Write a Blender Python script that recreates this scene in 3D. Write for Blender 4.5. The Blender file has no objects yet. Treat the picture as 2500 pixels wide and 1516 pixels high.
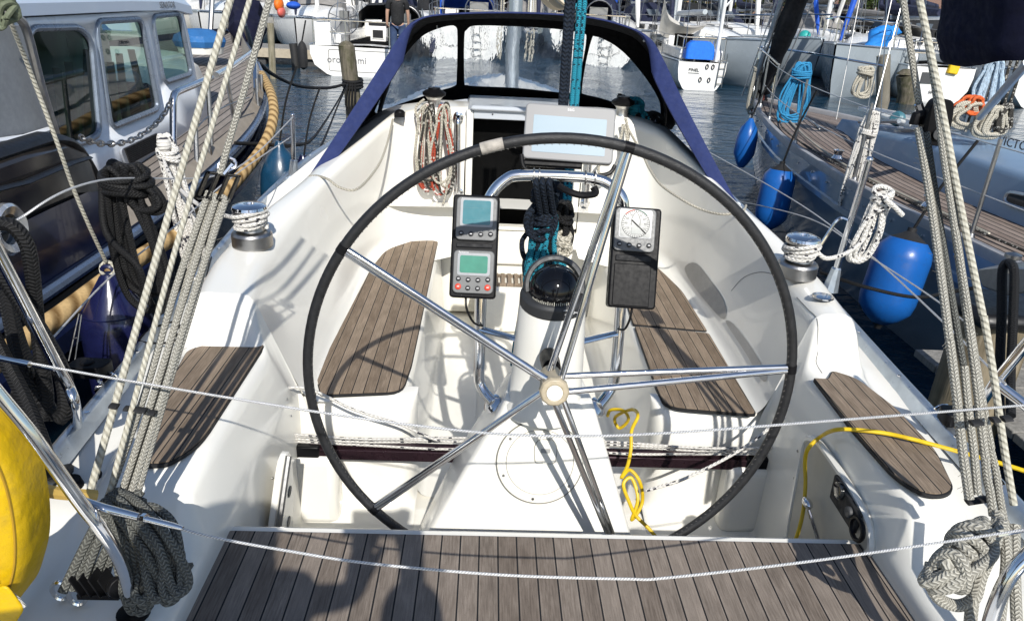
import bpy, bmesh, math, random
from mathutils import Vector as V, Matrix
R = math.radians
SC = bpy.context.scene
COL = SC.collection
random.seed(7)
# ------------------------------------------------------------------ camera
KF = 2500 / 2464.0            # reading grid -> photograph pixels
FPX, ROLL, CAMP = 1780.0, R(3.0), V((-0.19, 0.0, 1.65))
def _basis():
    u, v = 1203 - 1250.0, 758.0 + 15
    u0 = u * math.cos(ROLL) - v * math.sin(ROLL); v0 = u * math.sin(ROLL) + v * math.cos(ROLL)
    th = math.atan2(v0, FPX)
    y = V((u0, v0, FPX)).normalized(); z = V((0, math.cos(th), -math.sin(th)))
    x = y.cross(z) * 1.0
    if x.x < 0: x = -x
    return x, y, z
_X, _Y, _Z = _basis()
def ray(px, py):
    u, v = px * KF - 1250.0, 758.0 - py * KF
    c = V((u * math.cos(ROLL) - v * math.sin(ROLL), u * math.sin(ROLL) + v * math.cos(ROLL), FPX))
    return V((_X.dot(c), _Y.dot(c), _Z.dot(c)))
def G(px, py, z): d = ray(px, py); return CAMP + d * ((z - CAMP.z) / d.z)
def F(px, py, y): d = ray(px, py); return CAMP + d * ((y - CAMP.y) / d.y)
def S(px, py, x): d = ray(px, py); return CAMP + d * ((x - CAMP.x) / d.x)
def D(px, py, dep): return CAMP + ray(px, py) * (dep / FPX)
cam = bpy.data.cameras.new("camera"); camo = bpy.data.objects.new("camera", cam); COL.objects.link(camo)
_r0 = V((_X.x, _Y.x, _Z.x)); _u0 = V((_X.y, _Y.y, _Z.y)); _f0 = V((_X.z, _Y.z, _Z.z))
_rx = _r0 * math.cos(ROLL) + _u0 * math.sin(ROLL); _ux = _u0 * math.cos(ROLL) - _r0 * math.sin(ROLL)
M = Matrix((( _rx.x, _ux.x, -_f0.x, CAMP.x), (_rx.y, _ux.y, -_f0.y, CAMP.y), (_rx.z, _ux.z, -_f0.z, CAMP.z), (0, 0, 0, 1)))
camo.matrix_world = M
cam.sensor_width = 36; cam.lens = FPX / 2500 * 36; cam.clip_start = 0.02; cam.clip_end = 2000
SC.camera = camo
# ------------------------------------------------------------------ sky, sun, exposure
SUN_EL, SUN_AZ = 38.5, 9.5          # sun stands behind the camera, a little to starboard
w = bpy.data.worlds.new("World"); SC.world = w; w.use_nodes = True
_nt = w.node_tree; _bg = _nt.nodes["Background"]
_sky = _nt.nodes.new("ShaderNodeTexSky"); _sky.sky_type = 'NISHITA'; _sky.sun_disc = False
_sky.sun_elevation = R(SUN_EL); _sky.sun_rotation = R(180 - SUN_AZ); _sky.air_density = 1.0; _sky.dust_density = 0.6; _sky.ozone_density = 1.6
_nt.links.new(_sky.outputs[0], _bg.inputs[0]); _bg.inputs[1].default_value = 0.115
_sl = bpy.data.lights.new("sun", 'SUN'); _sl.energy = 4.5; _sl.angle = R(0.5); _sl.color = (1.0, 0.96, 0.89)
_so = bpy.data.objects.new("sun", _sl); COL.objects.link(_so)
LDIR = V((-math.sin(R(SUN_AZ)) * math.cos(R(SUN_EL)), math.cos(R(SUN_AZ)) * math.cos(R(SUN_EL)), -math.sin(R(SUN_EL))))
_so.rotation_euler = LDIR.to_track_quat('-Z', 'Y').to_euler(); _so.location = (3, -8, 9)
SC.view_settings.view_transform = 'Standard'; SC.view_settings.look = 'None'
SC.view_settings.exposure = 0.25; SC.view_settings.gamma = 1
SC.render.engine = 'CYCLES'
SC.cycles.max_bounces = 8; SC.cycles.transparent_max_bounces = 12; SC.cycles.caustics_reflective = False; SC.cycles.caustics_refractive = False
try: SC.cycles.use_denoising = True
except Exception: pass
WZ = -0.50                          # water level
# ------------------------------------------------------------------ materials
class NM:
    def __init__(s, name):
        s.m = bpy.data.materials.new(name); s.m.use_nodes = True; s.t = s.m.node_tree; s.b = s.t.nodes['Principled BSDF']; s.out = s.t.nodes['Material Output']
    def n(s, typ, **kw):
        nd = s.t.nodes.new('ShaderNode' + typ)
        for k, v in kw.items(): setattr(nd, k, v)
        return nd
    def l(s, a, b): s.t.links.new(a, b)
    def math(s, op, a, b=None, c=None):
        nd = s.n('Math', operation=op)
        for i, x in enumerate((a, b, c)):
            if x is None: continue
            if isinstance(x, (int, float)): nd.inputs[i].default_value = x
            else: s.l(x, nd.inputs[i])
        return nd.outputs[0]
    def mix(s, f, a, b, mode='MIX'):
        nd = s.n('Mix', data_type='RGBA', blend_type=mode)
        for i, x in ((0, f), (6, a), (7, b)):
            if isinstance(x, (int, float)): nd.inputs[i].default_value = x
            elif isinstance(x, (tuple, list)): nd.inputs[i].default_value = (*x[:3], 1)
            else: s.l(x, nd.inputs[i])
        return nd.outputs[2]
    def noise(s, vec, scale, detail=3, rough=.55, dim='3D'):
        nd = s.n('TexNoise', noise_dimensions=dim); nd.inputs['Scale'].default_value = scale; nd.inputs['Detail'].default_value = detail; nd.inputs['Roughness'].default_value = rough
        if vec is not None: s.l(vec, nd.inputs['Vector'])
        return nd.outputs[0]
    def ramp(s, f, a, b, lo=0.0, hi=1.0):
        nd = s.n('MapRange', clamp=True); s.l(f, nd.inputs[0])
        nd.inputs[1].default_value = a; nd.inputs[2].default_value = b; nd.inputs[3].default_value = lo; nd.inputs[4].default_value = hi
        return nd.outputs[0]
    def bump(s, h, strength, dist=.002):
        nd = s.n('Bump'); nd.inputs['Strength'].default_value = strength; nd.inputs['Distance'].default_value = dist
        s.l(h, nd.inputs['Height']); s.l(nd.outputs[0], s.b.inputs['Normal'])
    def set(s, **kw):
        for k, v in kw.items():
            k = {'rough': 'Roughness', 'metal': 'Metallic', 'col': 'Base Color', 'coat': 'Coat Weight', 'spec': 'Specular IOR Level', 'sheen': 'Sheen Weight', 'trans': 'Transmission Weight', 'alpha': 'Alpha', 'ior': 'IOR', 'sss': 'Subsurface Weight'}[k]
            i = s.b.inputs[k]
            if isinstance(v, (tuple, list)): i.default_value = (*v[:3], 1)
            elif isinstance(v, (int, float)): i.default_value = v
            else: s.l(v, i)
        return s
    @property
    def obj(s): return s.n('TexCoord').outputs['Object']
    @property
    def geo(s): return s.n('NewGeometry').outputs['Position']
    @property
    def uv(s): return s.n('TexCoord').outputs['UV']
def C(h):                                   # sRGB hex -> linear
    h = h.lstrip('#'); o = []
    for i in (0, 2, 4):
        c = int(h[i:i + 2], 16) / 255; o.append(c / 12.92 if c <= .04045 else ((c + .055) / 1.055) ** 2.4)
    return tuple(o)
def plain(name, col, rough=.5, metal=0, var=.12, scale=14, bump=0, coat=0, bscale=None, spec=.5):
    m = NM(name); p = m.geo
    f = m.ramp(m.noise(p, scale, 4), .3, .7)
    m.set(col=m.mix(f, tuple(c * (1 - var) for c in col), tuple(min(1, c * (1 + var)) for c in col)), metal=metal, coat=coat, spec=spec)
    f2 = m.noise(p, scale * 2.3, 3)
    m.set(rough=m.ramp(f2, .3, .7, max(.02, rough * .8), min(1, rough * 1.2)))
    if bump: m.bump(m.noise(p, bscale or scale * 6, 4), bump, .004)
    return m.m
def gelcoat(name, col, rough=.22):
    m = NM(name); p = m.geo
    f = m.ramp(m.noise(p, 1.3, 4, .6), .35, .8); g = m.ramp(m.noise(p, 90, 3), .66, .8)
    c = m.mix(f, col, tuple(x * y for x, y in zip(col, (.965, .96, .945))))
    c = m.mix(m.math('MULTIPLY', g, .07), c, (.35, .32, .27)); st = m.ramp(m.noise(p, 9, 6, .7), .56, .78); c = m.mix(m.math('MULTIPLY', st, .13), c, tuple(x * y for x, y in zip(col, (.70, .64, .54))))
    m.set(col=c, coat=.2, rough=m.ramp(m.noise(p, 2.5, 3), .3, .7, rough * .9, rough * 1.25))
    return m.m
def teak(name, pitch, ca, cb, seam=.085, lift=1.0):
    m = NM(name); sx = m.n('SeparateXYZ'); m.l(m.uv, sx.inputs[0]); u, v = sx.outputs[0], sx.outputs[1]
    q = m.math('DIVIDE', u, pitch); idx = m.math('FLOOR', q); fr = m.math('FRACT', q)
    cx = m.n('CombineXYZ'); m.l(m.math('MULTIPLY', u, 260), cx.inputs[0]); m.l(m.math('MULTIPLY', v, 14), cx.inputs[1]); m.l(idx, cx.inputs[2])
    grain = m.noise(cx.outputs[0], 1, 6, .7)
    cy = m.n('CombineXYZ'); m.l(m.math('MULTIPLY', u, 30), cy.inputs[0]); m.l(m.math('MULTIPLY', v, 9), cy.inputs[1]); m.l(m.math('MULTIPLY', idx, 3.7), cy.inputs[2])
    blot = m.noise(cy.outputs[0], 1, 4, .6)
    wn = m.n('TexWhiteNoise', noise_dimensions='1D'); m.l(idx, wn.inputs['W'])
    c = m.mix(m.ramp(grain, .36, .66), ca, cb); lip = m.ramp(m.math('ABSOLUTE', m.math('SUBTRACT', fr, .5)), .36, .46, 0, .35); c = m.mix(lip, c, tuple(x * 1.35 for x in cb))  # pale highlight along each plank edge is painted into the colour
    c = m.mix(m.ramp(blot, .35, .75, 0, .6), c, tuple(x * .55 for x in ca))
    c = m.mix(m.ramp(wn.outputs[0], .35, 1, 0, .34), c, tuple(x * 1.15 for x in cb)); c = m.mix(m.ramp(wn.outputs[0], 0, .35, .28, 0), c, (ca[0] * .75, ca[1] * .68, ca[2] * .62))
    spk = m.ramp(m.noise(m.geo, 420, 2), .62, .72); c = m.mix(m.math('MULTIPLY', spk, .35), c, tuple(x * .35 for x in ca))
    s1 = m.math('LESS_THAN', m.math('ABSOLUTE', m.math('SUBTRACT', fr, .5)), .5 - seam / 2)
    seamf = m.math('SUBTRACT', 1.0, s1)
    c = m.mix(seamf, c, (.012, .012, .013))
    m.set(col=c, rough=.72, spec=.3)
    h = m.math('ADD', m.math('MULTIPLY', grain, .4), m.math('MULTIPLY', s1, 1.0)); m.bump(h, .5, .0015)
    return m.m
def ropem(name, ca, cb, nb=3, kv=60, fleck=None, fd=.12, rough=.8, hair=.4):
    m = NM(name); sx = m.n('SeparateXYZ'); m.l(m.uv, sx.inputs[0]); u, v = sx.outputs[0], sx.outputs[1]
    tri = m.math('ABSOLUTE', m.math('SUBTRACT', m.math('FRACT', m.math('MULTIPLY', u, nb)), .5))
    wob = m.math('MULTIPLY', m.noise(m.geo, 60, 2), .9)
    a = m.math('SINE', m.math('MULTIPLY', m.math('ADD', m.math('ADD', m.math('MULTIPLY', tri, 1.5), m.math('MULTIPLY', v, kv)), wob), 6.2832))
    edge = m.ramp(tri, .0, .12, .35, 1.0)
    br = m.math('MULTIPLY', m.ramp(a, -.8, .6), edge)
    no = m.ramp(m.noise(m.geo, 45, 4), .3, .7)
    c = m.mix(br, cb, ca); c = m.mix(m.math('MULTIPLY', no, hair), c, tuple(x * .6 for x in ca))
    if fleck:
        cc = m.n('CombineXYZ'); m.l(m.math('FLOOR', m.math('MULTIPLY', v, kv * 1.3)), cc.inputs[0]); m.l(m.math('FLOOR', m.math('MULTIPLY', u, nb * 2)), cc.inputs[1])
        wn = m.n('TexWhiteNoise', noise_dimensions='2D'); m.l(cc.outputs[0], wn.inputs['Vector'])
        c = m.mix(m.math('LESS_THAN', wn.outputs[0], fd), c, fleck)
    m.set(col=c, rough=rough, spec=.25); m.bump(br, .8, .003)
    return m.m
def laid(name, ca, cb, kv=40, rough=.85):    # three-strand twisted rope
    m = NM(name); sx = m.n('SeparateXYZ'); m.l(m.uv, sx.inputs[0]); u, v = sx.outputs[0], sx.outputs[1]
    a = m.math('SINE', m.math('MULTIPLY', m.math('ADD', m.math('MULTIPLY', u, 2), m.math('MULTIPLY', v, kv)), 6.2832))
    h = m.ramp(a, -1, .35); no = m.noise(m.geo, 90, 4)
    c = m.mix(h, cb, ca); c = m.mix(m.ramp(no, .4, .7, 0, .5), c, tuple(x * .6 for x in ca))
    m.set(col=c, rough=rough, spec=.2); m.bump(h, .5, .004)
    return m.m
GEL = gelcoat('gelcoat_white', (.80, .785, .73)); GELC = gelcoat('gelcoat_cream', (.78, .755, .68), .28); GELG = gelcoat('gelcoat_grey', (.46, .49, .53), .3)
TEAKB = teak('teak_bench', .0443, (.132, .106, .086), (.288, .243, .203)); TEAKS = teak('teak_seat', .038, (.155, .116, .082), (.315, .245, .180)); TEAKD = teak('teak_deck', .06, (.19, .165, .145), (.32, .29, .265), .16)
TEAKW = teak('teak_warm', .06, (.19, .145, .12), (.32, .265, .23), .2)
CHROME = plain('stainless_steel', (.72, .72, .73), .10, 1, .05, 30); STEELD = plain('brushed_steel', (.36, .355, .35), .36, 1, .08, 40)
ALU = plain('anodised_aluminium', (.50, .55, .60), .34, .85, .1, 20)
BLACKP = plain('black_plastic', (.007, .007, .008), .42, 0, .1, 40, spec=.12); BLACKM = plain('matt_black', (.010, .010, .011), .75, 0, .3, 30, .2)
GREYP = plain('grey_plastic', (.055, .057, .06), .6, 0, .1, 30); LEATHER = plain('black_leather', (.012, .012, .013), .48, 0, .4, 60, .35, bscale=500)
NAVY = plain('navy_canvas', (.022, .033, .108), .85, 0, .12, 30, .3, bscale=900, spec=.2); NAVYD = plain('dark_navy_canvas', (.006, .007, .022), .85, 0, .25, 8, .4, bscale=40, spec=.2)
LINING = plain('black_lining', (.004, .004, .005), .9, 0, .3, 20, .2, spec=.1)
VOID = plain('interior_shade_black', (.004, .004, .004), .9, 0, .2, 10, spec=.05)  # near-black colour standing in for the shade inside openings
HUBM = plain('yellowed_nylon', (.40, .34, .24), .45, 0, .15, 60); PURP = plain('anodised_dark_purple', (.035, .018, .024), .3, .55, .2, 30)
YEL = plain('yellow_pvc', (.62, .42, .005), .45, 0, .15, 25, .1)
def dirty(name, col, rough, wr, dirt, dcol=(.12, .10, .07)):
    m = NM(name); p = m.geo; a = m.ramp(m.noise(p, 5, 5, .65), .3, .75); d = m.ramp(m.noise(p, 22, 6, .7), .52, .75)
    c = m.mix(a, tuple(x * 1.05 for x in col), tuple(x * .82 for x in col)); c = m.mix(m.math('MULTIPLY', d, dirt), c, dcol); m.set(col=c, rough=m.ramp(d, 0, 1, rough, min(1, rough + .25)), spec=.35)
    m.bump(m.math('ADD', m.noise(p, 9, 3), m.math('MULTIPLY', m.noise(p, 40, 4), .25)), wr, .02); return m.m
YELBAG = dirty('yellow_vinyl', (.66, .42, .004), .48, .5, .30)
TAPE = plain('grey_tape', (.36, .33, .29), .8, 0, .3, 60, .3)
FNAVY = plain('navy_fender_vinyl', (.008, .010, .045), .22, 0, .35, 8, .1, coat=.3)
FTEAL = plain('teal_fender_vinyl', (.008, .045, .095), .3, 0, .3, 10, .1)
FBLUE = dirty('blue_fender_vinyl', (.010, .10, .37), .30, .08, .28, (.02, .04, .09))
RGREY = ropem('weathered_grey_rope', (.47, .455, .40), (.22, .21, .18), 4, 135); RGREYD = ropem('weathered_dark_rope', (.17, .175, .16), (.06, .06, .055), 4, 135)
RWHITE = ropem('white_fleck_rope', (.78, .76, .72), (.55, .53, .49), 3, 70, (.04, .04, .05), .10); RLAID = laid('laid_white_rope', (.52, .50, .42), (.33, .31, .25), 72)
RTEAL = ropem('teal_rope', (.03, .34, .46), (.012, .13, .19), 4, 150, (.01, .03, .05), .18); RNAVY = ropem('navy_rope', (.012, .020, .035), (.004, .006, .01), 3, 80)
RBLACK = ropem('black_rope', (.014, .014, .015), (.004, .004, .004), 4, 120, rough=.6); RRED = ropem('red_rope', (.55, .10, .05), (.25, .04, .03), 3, 80, (.7, .65, .6), .2)
RDARK = ropem('charcoal_rope', (.07, .065, .055), (.02, .02, .02), 3, 80, (.4, .38, .34), .15); RTAN = laid('manila_rope', (.60, .41, .19), (.16, .09, .03), 9)
RBLUE = ropem('light_blue_rope', (.05, .34, .62), (.02, .14, .3), 3, 70)
RCREAM = ropem('cream_rope', (.62, .58, .49), (.3, .28, .22), 3, 70)
WIRE = laid('wire_rope', (.70, .70, .70), (.42, .42, .42), 190, .3)
WIRE.node_tree.nodes['Principled BSDF'].inputs['Metallic'].default_value = .35
CLOTHW = plain('grey_sailcloth', (.50, .48, .44), .8, 0, .15, 6, .3, bscale=10)
TAN = plain('beige_sailcloth', (.52, .45, .34), .8, 0, .2, 10, .3, bscale=30)
def vinyl():
    m = NM('clear_vinyl_window'); t = m.n('BsdfRefraction'); t.inputs[0].default_value = (.93, .95, .96, 1); t.inputs['IOR'].default_value = 1.03; t.inputs['Roughness'].default_value = .015
    g = m.n('BsdfGlossy'); g.inputs['Roughness'].default_value = .06; d = m.n('BsdfDiffuse'); d.inputs[0].default_value = (.7, .72, .74, 1)
    b = m.n('Bump'); b.inputs['Strength'].default_value = .28; b.inputs['Distance'].default_value = .03
    mp = m.n('Mapping'); m.l(m.geo, mp.inputs[0]); mp.inputs['Scale'].default_value = (9, 3, 3); mp.inputs['Rotation'].default_value = (.3, .5, .6)
    m.l(m.noise(mp.outputs[0], 1.2, 4, .65), b.inputs['Height']); m.l(b.outputs[0], g.inputs['Normal'])
    lw_ = m.n('LayerWeight'); lw_.inputs[0].default_value = .5; m.l(b.outputs[0], lw_.inputs['Normal']); frs = m.math('ADD', m.math('MULTIPLY', m.math('POWER', lw_.outputs['Facing'], 4.0), .9), .05); m.l(b.outputs[0], t.inputs['Normal'])
    a = m.n('MixShader'); m.l(frs, a.inputs[0]); m.l(t.outputs[0], a.inputs[1]); m.l(g.outputs[0], a.inputs[2])
    tl = m.n('BsdfTranslucent'); tl.inputs[0].default_value = (.8, .82, .84, 1); d2 = m.n('MixShader'); d2.inputs[0].default_value = .7; m.l(d.outputs[0], d2.inputs[1]); m.l(tl.outputs[0], d2.inputs[2])
    k = m.n('MixShader'); st = m.ramp(m.noise(mp.outputs[0], 2.2, 6, .75), .45, .8, .10, .42); m.l(st, k.inputs[0]); m.l(a.outputs[0], k.inputs[1]); m.l(d2.outputs[0], k.inputs[2])
    m.l(k.outputs[0], m.out.inputs[0]); return m.m
VINYL = vinyl()
def glass(name, tint, mixf=.35):
    m = NM(name); t = m.n('BsdfTransparent'); t.inputs[0].default_value = (*tint, 1); g = m.n('BsdfGlossy'); g.inputs['Roughness'].default_value = .02
    lw_ = m.n('LayerWeight'); lw_.inputs[0].default_value = .5; f = m.math('ADD', m.math('MULTIPLY', m.math('POWER', lw_.outputs['Facing'], 4.0), .8), mixf * .2)
    a = m.n('MixShader'); m.l(f, a.inputs[0]); m.l(t.outputs[0], a.inputs[1]); m.l(g.outputs[0], a.inputs[2]); m.l(a.outputs[0], m.out.inputs[0]); return m.m
GLASSG = glass('green_tinted_glass', (.30, .42, .36)); DGLASS = plain('dark_glass', (.012, .014, .016), .06, 0, .1, 5, spec=.8)
# ------------------------------------------------------------------ mesh builder
def cr(pts, n=8, closed=False):
    pts = [V(p) for p in pts]; out = []; k = len(pts)
    rng = range(k if closed else k - 1)
    for i in rng:
        p0 = pts[(i - 1) % k] if closed or i > 0 else pts[0]; p1 = pts[i]; p2 = pts[(i + 1) % k]; p3 = pts[(i + 2) % k] if closed or i + 2 < k else pts[-1]
        for j in range(n):
            t = j / n
            out.append(.5 * ((2 * p1) + (p2 - p0) * t + (2 * p0 - 5 * p1 + 4 * p2 - p3) * t * t + (3 * p1 - p0 - 3 * p2 + p3) * t ** 3))
    if not closed: out.append(pts[-1].copy())
    return out
def fil(pts, rs, n=4):
    pts = [V(p) for p in pts]; out = [pts[0]]
    for i in range(1, len(pts) - 1):
        p = pts[i]; r = rs[i - 1] if isinstance(rs, (list, tuple)) else rs
        d0, d1 = pts[i - 1] - p, pts[i + 1] - p
        a = p + d0 * min(.48, r / max(d0.length, 1e-6)); b = p + d1 * min(.48, r / max(d1.length, 1e-6))
        for k in range(n + 1):
            t = k / n; out.append(a * (1 - t) ** 2 + p * (2 * t * (1 - t)) + b * t * t)
    out.append(pts[-1]); return out
def frame(d, up=(0, 0, 1)):
    d = V(d).normalized(); u = V(up)
    if abs(d.dot(u)) > .97: u = V((1, 0, 0))
    x = u.cross(d).normalized(); return x, d.cross(x), d
class MB:
    def __init__(s): s.bm = bmesh.new(); s.uv = s.bm.loops.layers.uv.new('UVMap'); s.mi = 0
    def face(s, vs, uvs=None):
        try: f = s.bm.faces.new(vs)
        except ValueError: return None
        f.material_index = s.mi
        if uvs:
            for l, q in zip(f.loops, uvs): l[s.uv].uv = q
        return f
    def grid(s, rows, closed=False, loop=False, flip=False):
        vr = [[s.bm.verts.new(p) for p in r] for r in rows]; n = len(rows[0]); v0 = 0
        nr = len(rows)
        for i in range(nr if loop else nr - 1):
            j = (i + 1) % nr; dv = (V(rows[i][0]) - V(rows[j][0])).length; u0 = 0
            for k in range(n if closed else n - 1):
                q = (k + 1) % n; du = (V(rows[i][k]) - V(rows[i][q])).length
                vs = [vr[i][k], vr[i][q], vr[j][q], vr[j][k]]; uv = [(u0, v0), (u0 + du, v0), (u0 + du, v0 + dv), (u0, v0 + dv)]
                if flip: vs.reverse(); uv.reverse()
                s.face(vs, uv); u0 += du
            v0 += dv
        return vr
    def tube(s, pts, r, n=8, closed=False, cap=True, oval=None):
        pts = [V(p) for p in pts]; k = len(pts); rows = []; L = 0; nrm = None; ls = []
        for i, p in enumerate(pts):
            a = pts[(i - 1) % k] if closed or i else pts[0]; b = pts[(i + 1) % k] if closed or i < k - 1 else pts[-1]
            d = (b - a); d = d.normalized() if d.length > 1e-9 else V((0, 0, 1))
            if nrm is None: nrm = frame(d)[0]
            nrm = nrm - d * nrm.dot(d)
            nrm = nrm.normalized() if nrm.length > 1e-6 else frame(d)[0]
            bi = d.cross(nrm); rr = r[i] if isinstance(r, (list, tuple)) else r
            if i: L += (p - pts[i - 1]).length
            ls.append(L); oy = oval or 1
            rows.append([s.bm.verts.new(p + nrm * (math.cos(2 * math.pi * j / n) * rr) + bi * (math.sin(2 * math.pi * j / n) * rr * oy)) for j in range(n)])
        for i in range(k if closed else k - 1):
            q = (i + 1) % k; v0, v1 = ls[i], (ls[q] if q else L + (pts[0] - pts[-1]).length)
            for j in range(n):
                t = (j + 1) % n; s.face([rows[i][j], rows[i][t], rows[q][t], rows[q][j]], [(j / n, v0), ((j + 1) / n, v0), ((j + 1) / n, v1), (j / n, v1)])
        if cap and not closed: s.face(rows[0][::-1]); s.face(rows[-1])
        return s
    def rope(s, pts, r, n=8, sub=8, closed=False): return s.tube(cr(pts, sub, closed), r, n, closed)
    def box(s, c, size, rot=None):
        c = V(c); h = [x / 2 for x in size]; vs = []
        for z in (-1, 1):
            for x, y in ((-1, -1), (1, -1), (1, 1), (-1, 1)):
                p = V((x * h[0], y * h[1], z * h[2])); vs.append(s.bm.verts.new(c + (rot @ p if rot else p)))
        sx, sy, sz = size
        for f, (a, b) in (((3, 2, 1, 0), (sx, sy)), ((4, 5, 6, 7), (sx, sy)), ((0, 1, 5, 4), (sx, sz)), ((1, 2, 6, 5), (sy, sz)), ((2, 3, 7, 6), (sx, sz)), ((3, 0, 4, 7), (sy, sz))):
            s.face([vs[i] for i in f], [(0, 0), (a, 0), (a, b), (0, b)])
        return s
    def prism(s, pts, ext, uvf=None):
        pts = [V(p) for p in pts]; ext = V(ext); n = len(pts); uvf = uvf or (lambda p: (p.x, p.y))
        a = [s.bm.verts.new(p) for p in pts]; b = [s.bm.verts.new(p + ext) for p in pts]
        s.face(a[::-1], [uvf(p) for p in pts[::-1]]); s.face(b, [uvf(p + ext) for p in pts])
        for i in range(n):
            j = (i + 1) % n; s.face([a[i], a[j], b[j], b[i]], [uvf(pts[i]), uvf(pts[j]), uvf(pts[j]), uvf(pts[i])])
        return s
    def lathe(s, prof, o, axis=(0, 0, 1), n=20):
        o = V(o); x, y, d = frame(axis); rows = []
        for r, h in prof: rows.append([o + d * h + x * (math.cos(2 * math.pi * j / n) * max(r, 1e-4)) + y * (math.sin(2 * math.pi * j / n) * max(r, 1e-4)) for j in range(n)])
        vr = s.grid(rows, closed=True); s.face(vr[0][::-1]); s.face(vr[-1]); return s
    def ball(s, c, r, sc=(1, 1, 1), n=14, m=8, rot=None):
        rows = []
        for i in range(m + 1):
            t = math.pi * i / m; rr = []
            for j in range(n):
                p = V((math.sin(t) * math.cos(2 * math.pi * j / n) * r * sc[0], math.sin(t) * math.sin(2 * math.pi * j / n) * r * sc[1], -math.cos(t) * r * sc[2]))
                if i in (0, m): p += V((math.cos(j) * 1e-5, math.sin(j) * 1e-5, 0))
                rr.append(V(c) + (rot @ p if rot else p))
            rows.append(rr)
        vr = s.grid(rows, closed=True); return s
    def text(s, txt, size, o, x, y, ext=.0006):
        o, x, y = V(o), V(x).normalized(), V(y).normalized(); z = x.cross(y)
        cu = bpy.data.curves.new('t', 'FONT'); cu.body = txt; cu.size = size; cu.extrude = ext; cu.align_x = 'CENTER'; cu.align_y = 'CENTER'; cu.resolution_u = 2
        ob = bpy.data.objects.new('t', cu); COL.objects.link(ob); dg = bpy.context.evaluated_depsgraph_get(); me = bpy.data.meshes.new_from_object(ob.evaluated_get(dg))
        vs = [s.bm.verts.new(o + x * v.co.x + y * v.co.y + z * v.co.z) for v in me.vertices]
        for p in me.polygons: s.face([vs[i] for i in p.vertices])
        bpy.data.objects.remove(ob); bpy.data.meshes.remove(me); return s
    def build(s, name, mats, parent=None, ang=38, bev=0, label=None, cat=None, group=None, kind=None, seg=2, solid=0, sub=0):
        bm = s.bm; bmesh.ops.recalc_face_normals(bm, faces=bm.faces) if solid >= 0 else None
        off = V((0, 0, 0))
        if parent is None and bm.verts:
            xs = [v.co for v in bm.verts]; off = V(((min(p.x for p in xs) + max(p.x for p in xs)) / 2, (min(p.y for p in xs) + max(p.y for p in xs)) / 2, min(p.z for p in xs)))
            bmesh.ops.translate(bm, verts=bm.verts, vec=-off)
        me = bpy.data.meshes.new(name); bm.to_mesh(me); bm.free()
        for p in me.polygons: p.use_smooth = True
        try: me.set_sharp_from_angle(angle=R(ang))
        except Exception: pass
        for m in (mats if isinstance(mats, (list, tuple)) else [mats]): me.materials.append(m)
        o = bpy.data.objects.new(name, me); COL.objects.link(o)
        if parent is not None:
            o.parent = parent
            o.location = -parent.location if parent.parent is None else (0, 0, 0)
        else: o.location = off
        if solid > 0: md = o.modifiers.new('s', 'SOLIDIFY'); md.thickness = solid; md.offset = 0
        if sub: md = o.modifiers.new('u', 'SUBSURF'); md.levels = md.render_levels = sub
        if bev: md = o.modifiers.new('b', 'BEVEL'); md.width = bev; md.segments = seg; md.limit_method = 'ANGLE'; md.angle_limit = R(35)
        tag(o, label, cat, group, kind); return o
def tag(o, label=None, cat=None, group=None, kind=None):
    for k, v in (('label', label), ('category', cat), ('group', group), ('kind', kind)):
        if v: o[k] = v
    return o
def thing(name, label, cat, loc, group=None):
    o = bpy.data.objects.new(name, None); COL.objects.link(o); o.location = loc; o.empty_display_size = .05
    return tag(o, label, cat, group)
def rrect(w_, h_, r, n=4):                    # rounded rectangle outline (2D)
    out = []
    for cx, cy, a in ((w_ / 2 - r, h_ / 2 - r, 0), (-w_ / 2 + r, h_ / 2 - r, 90), (-w_ / 2 + r, -h_ / 2 + r, 180), (w_ / 2 - r, -h_ / 2 + r, 270)):
        for k in range(n + 1): t = R(a + 90 * k / n); out.append((cx + r * math.cos(t), cy + r * math.sin(t)))
    return out
def on(o, x, y, pts): return [V(o) + V(x) * a + V(y) * b for a, b in pts]
def rpoly(pts, r, n=4):                        # closed polygon with rounded corners
    pts = [V(p) for p in pts]; k = len(pts); out = []
    for i in range(k):
        p = pts[i]; rr = r[i] if isinstance(r, (list, tuple)) else r; d0, d1 = pts[i - 1] - p, pts[(i + 1) % k] - p
        a = p + d0 * min(.48, rr / d0.length); b = p + d1 * min(.48, rr / d1.length)
        for q in range(n + 1): t = q / n; out.append(a * (1 - t) ** 2 + p * (2 * t * (1 - t)) + b * t * t)
    return out
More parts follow.
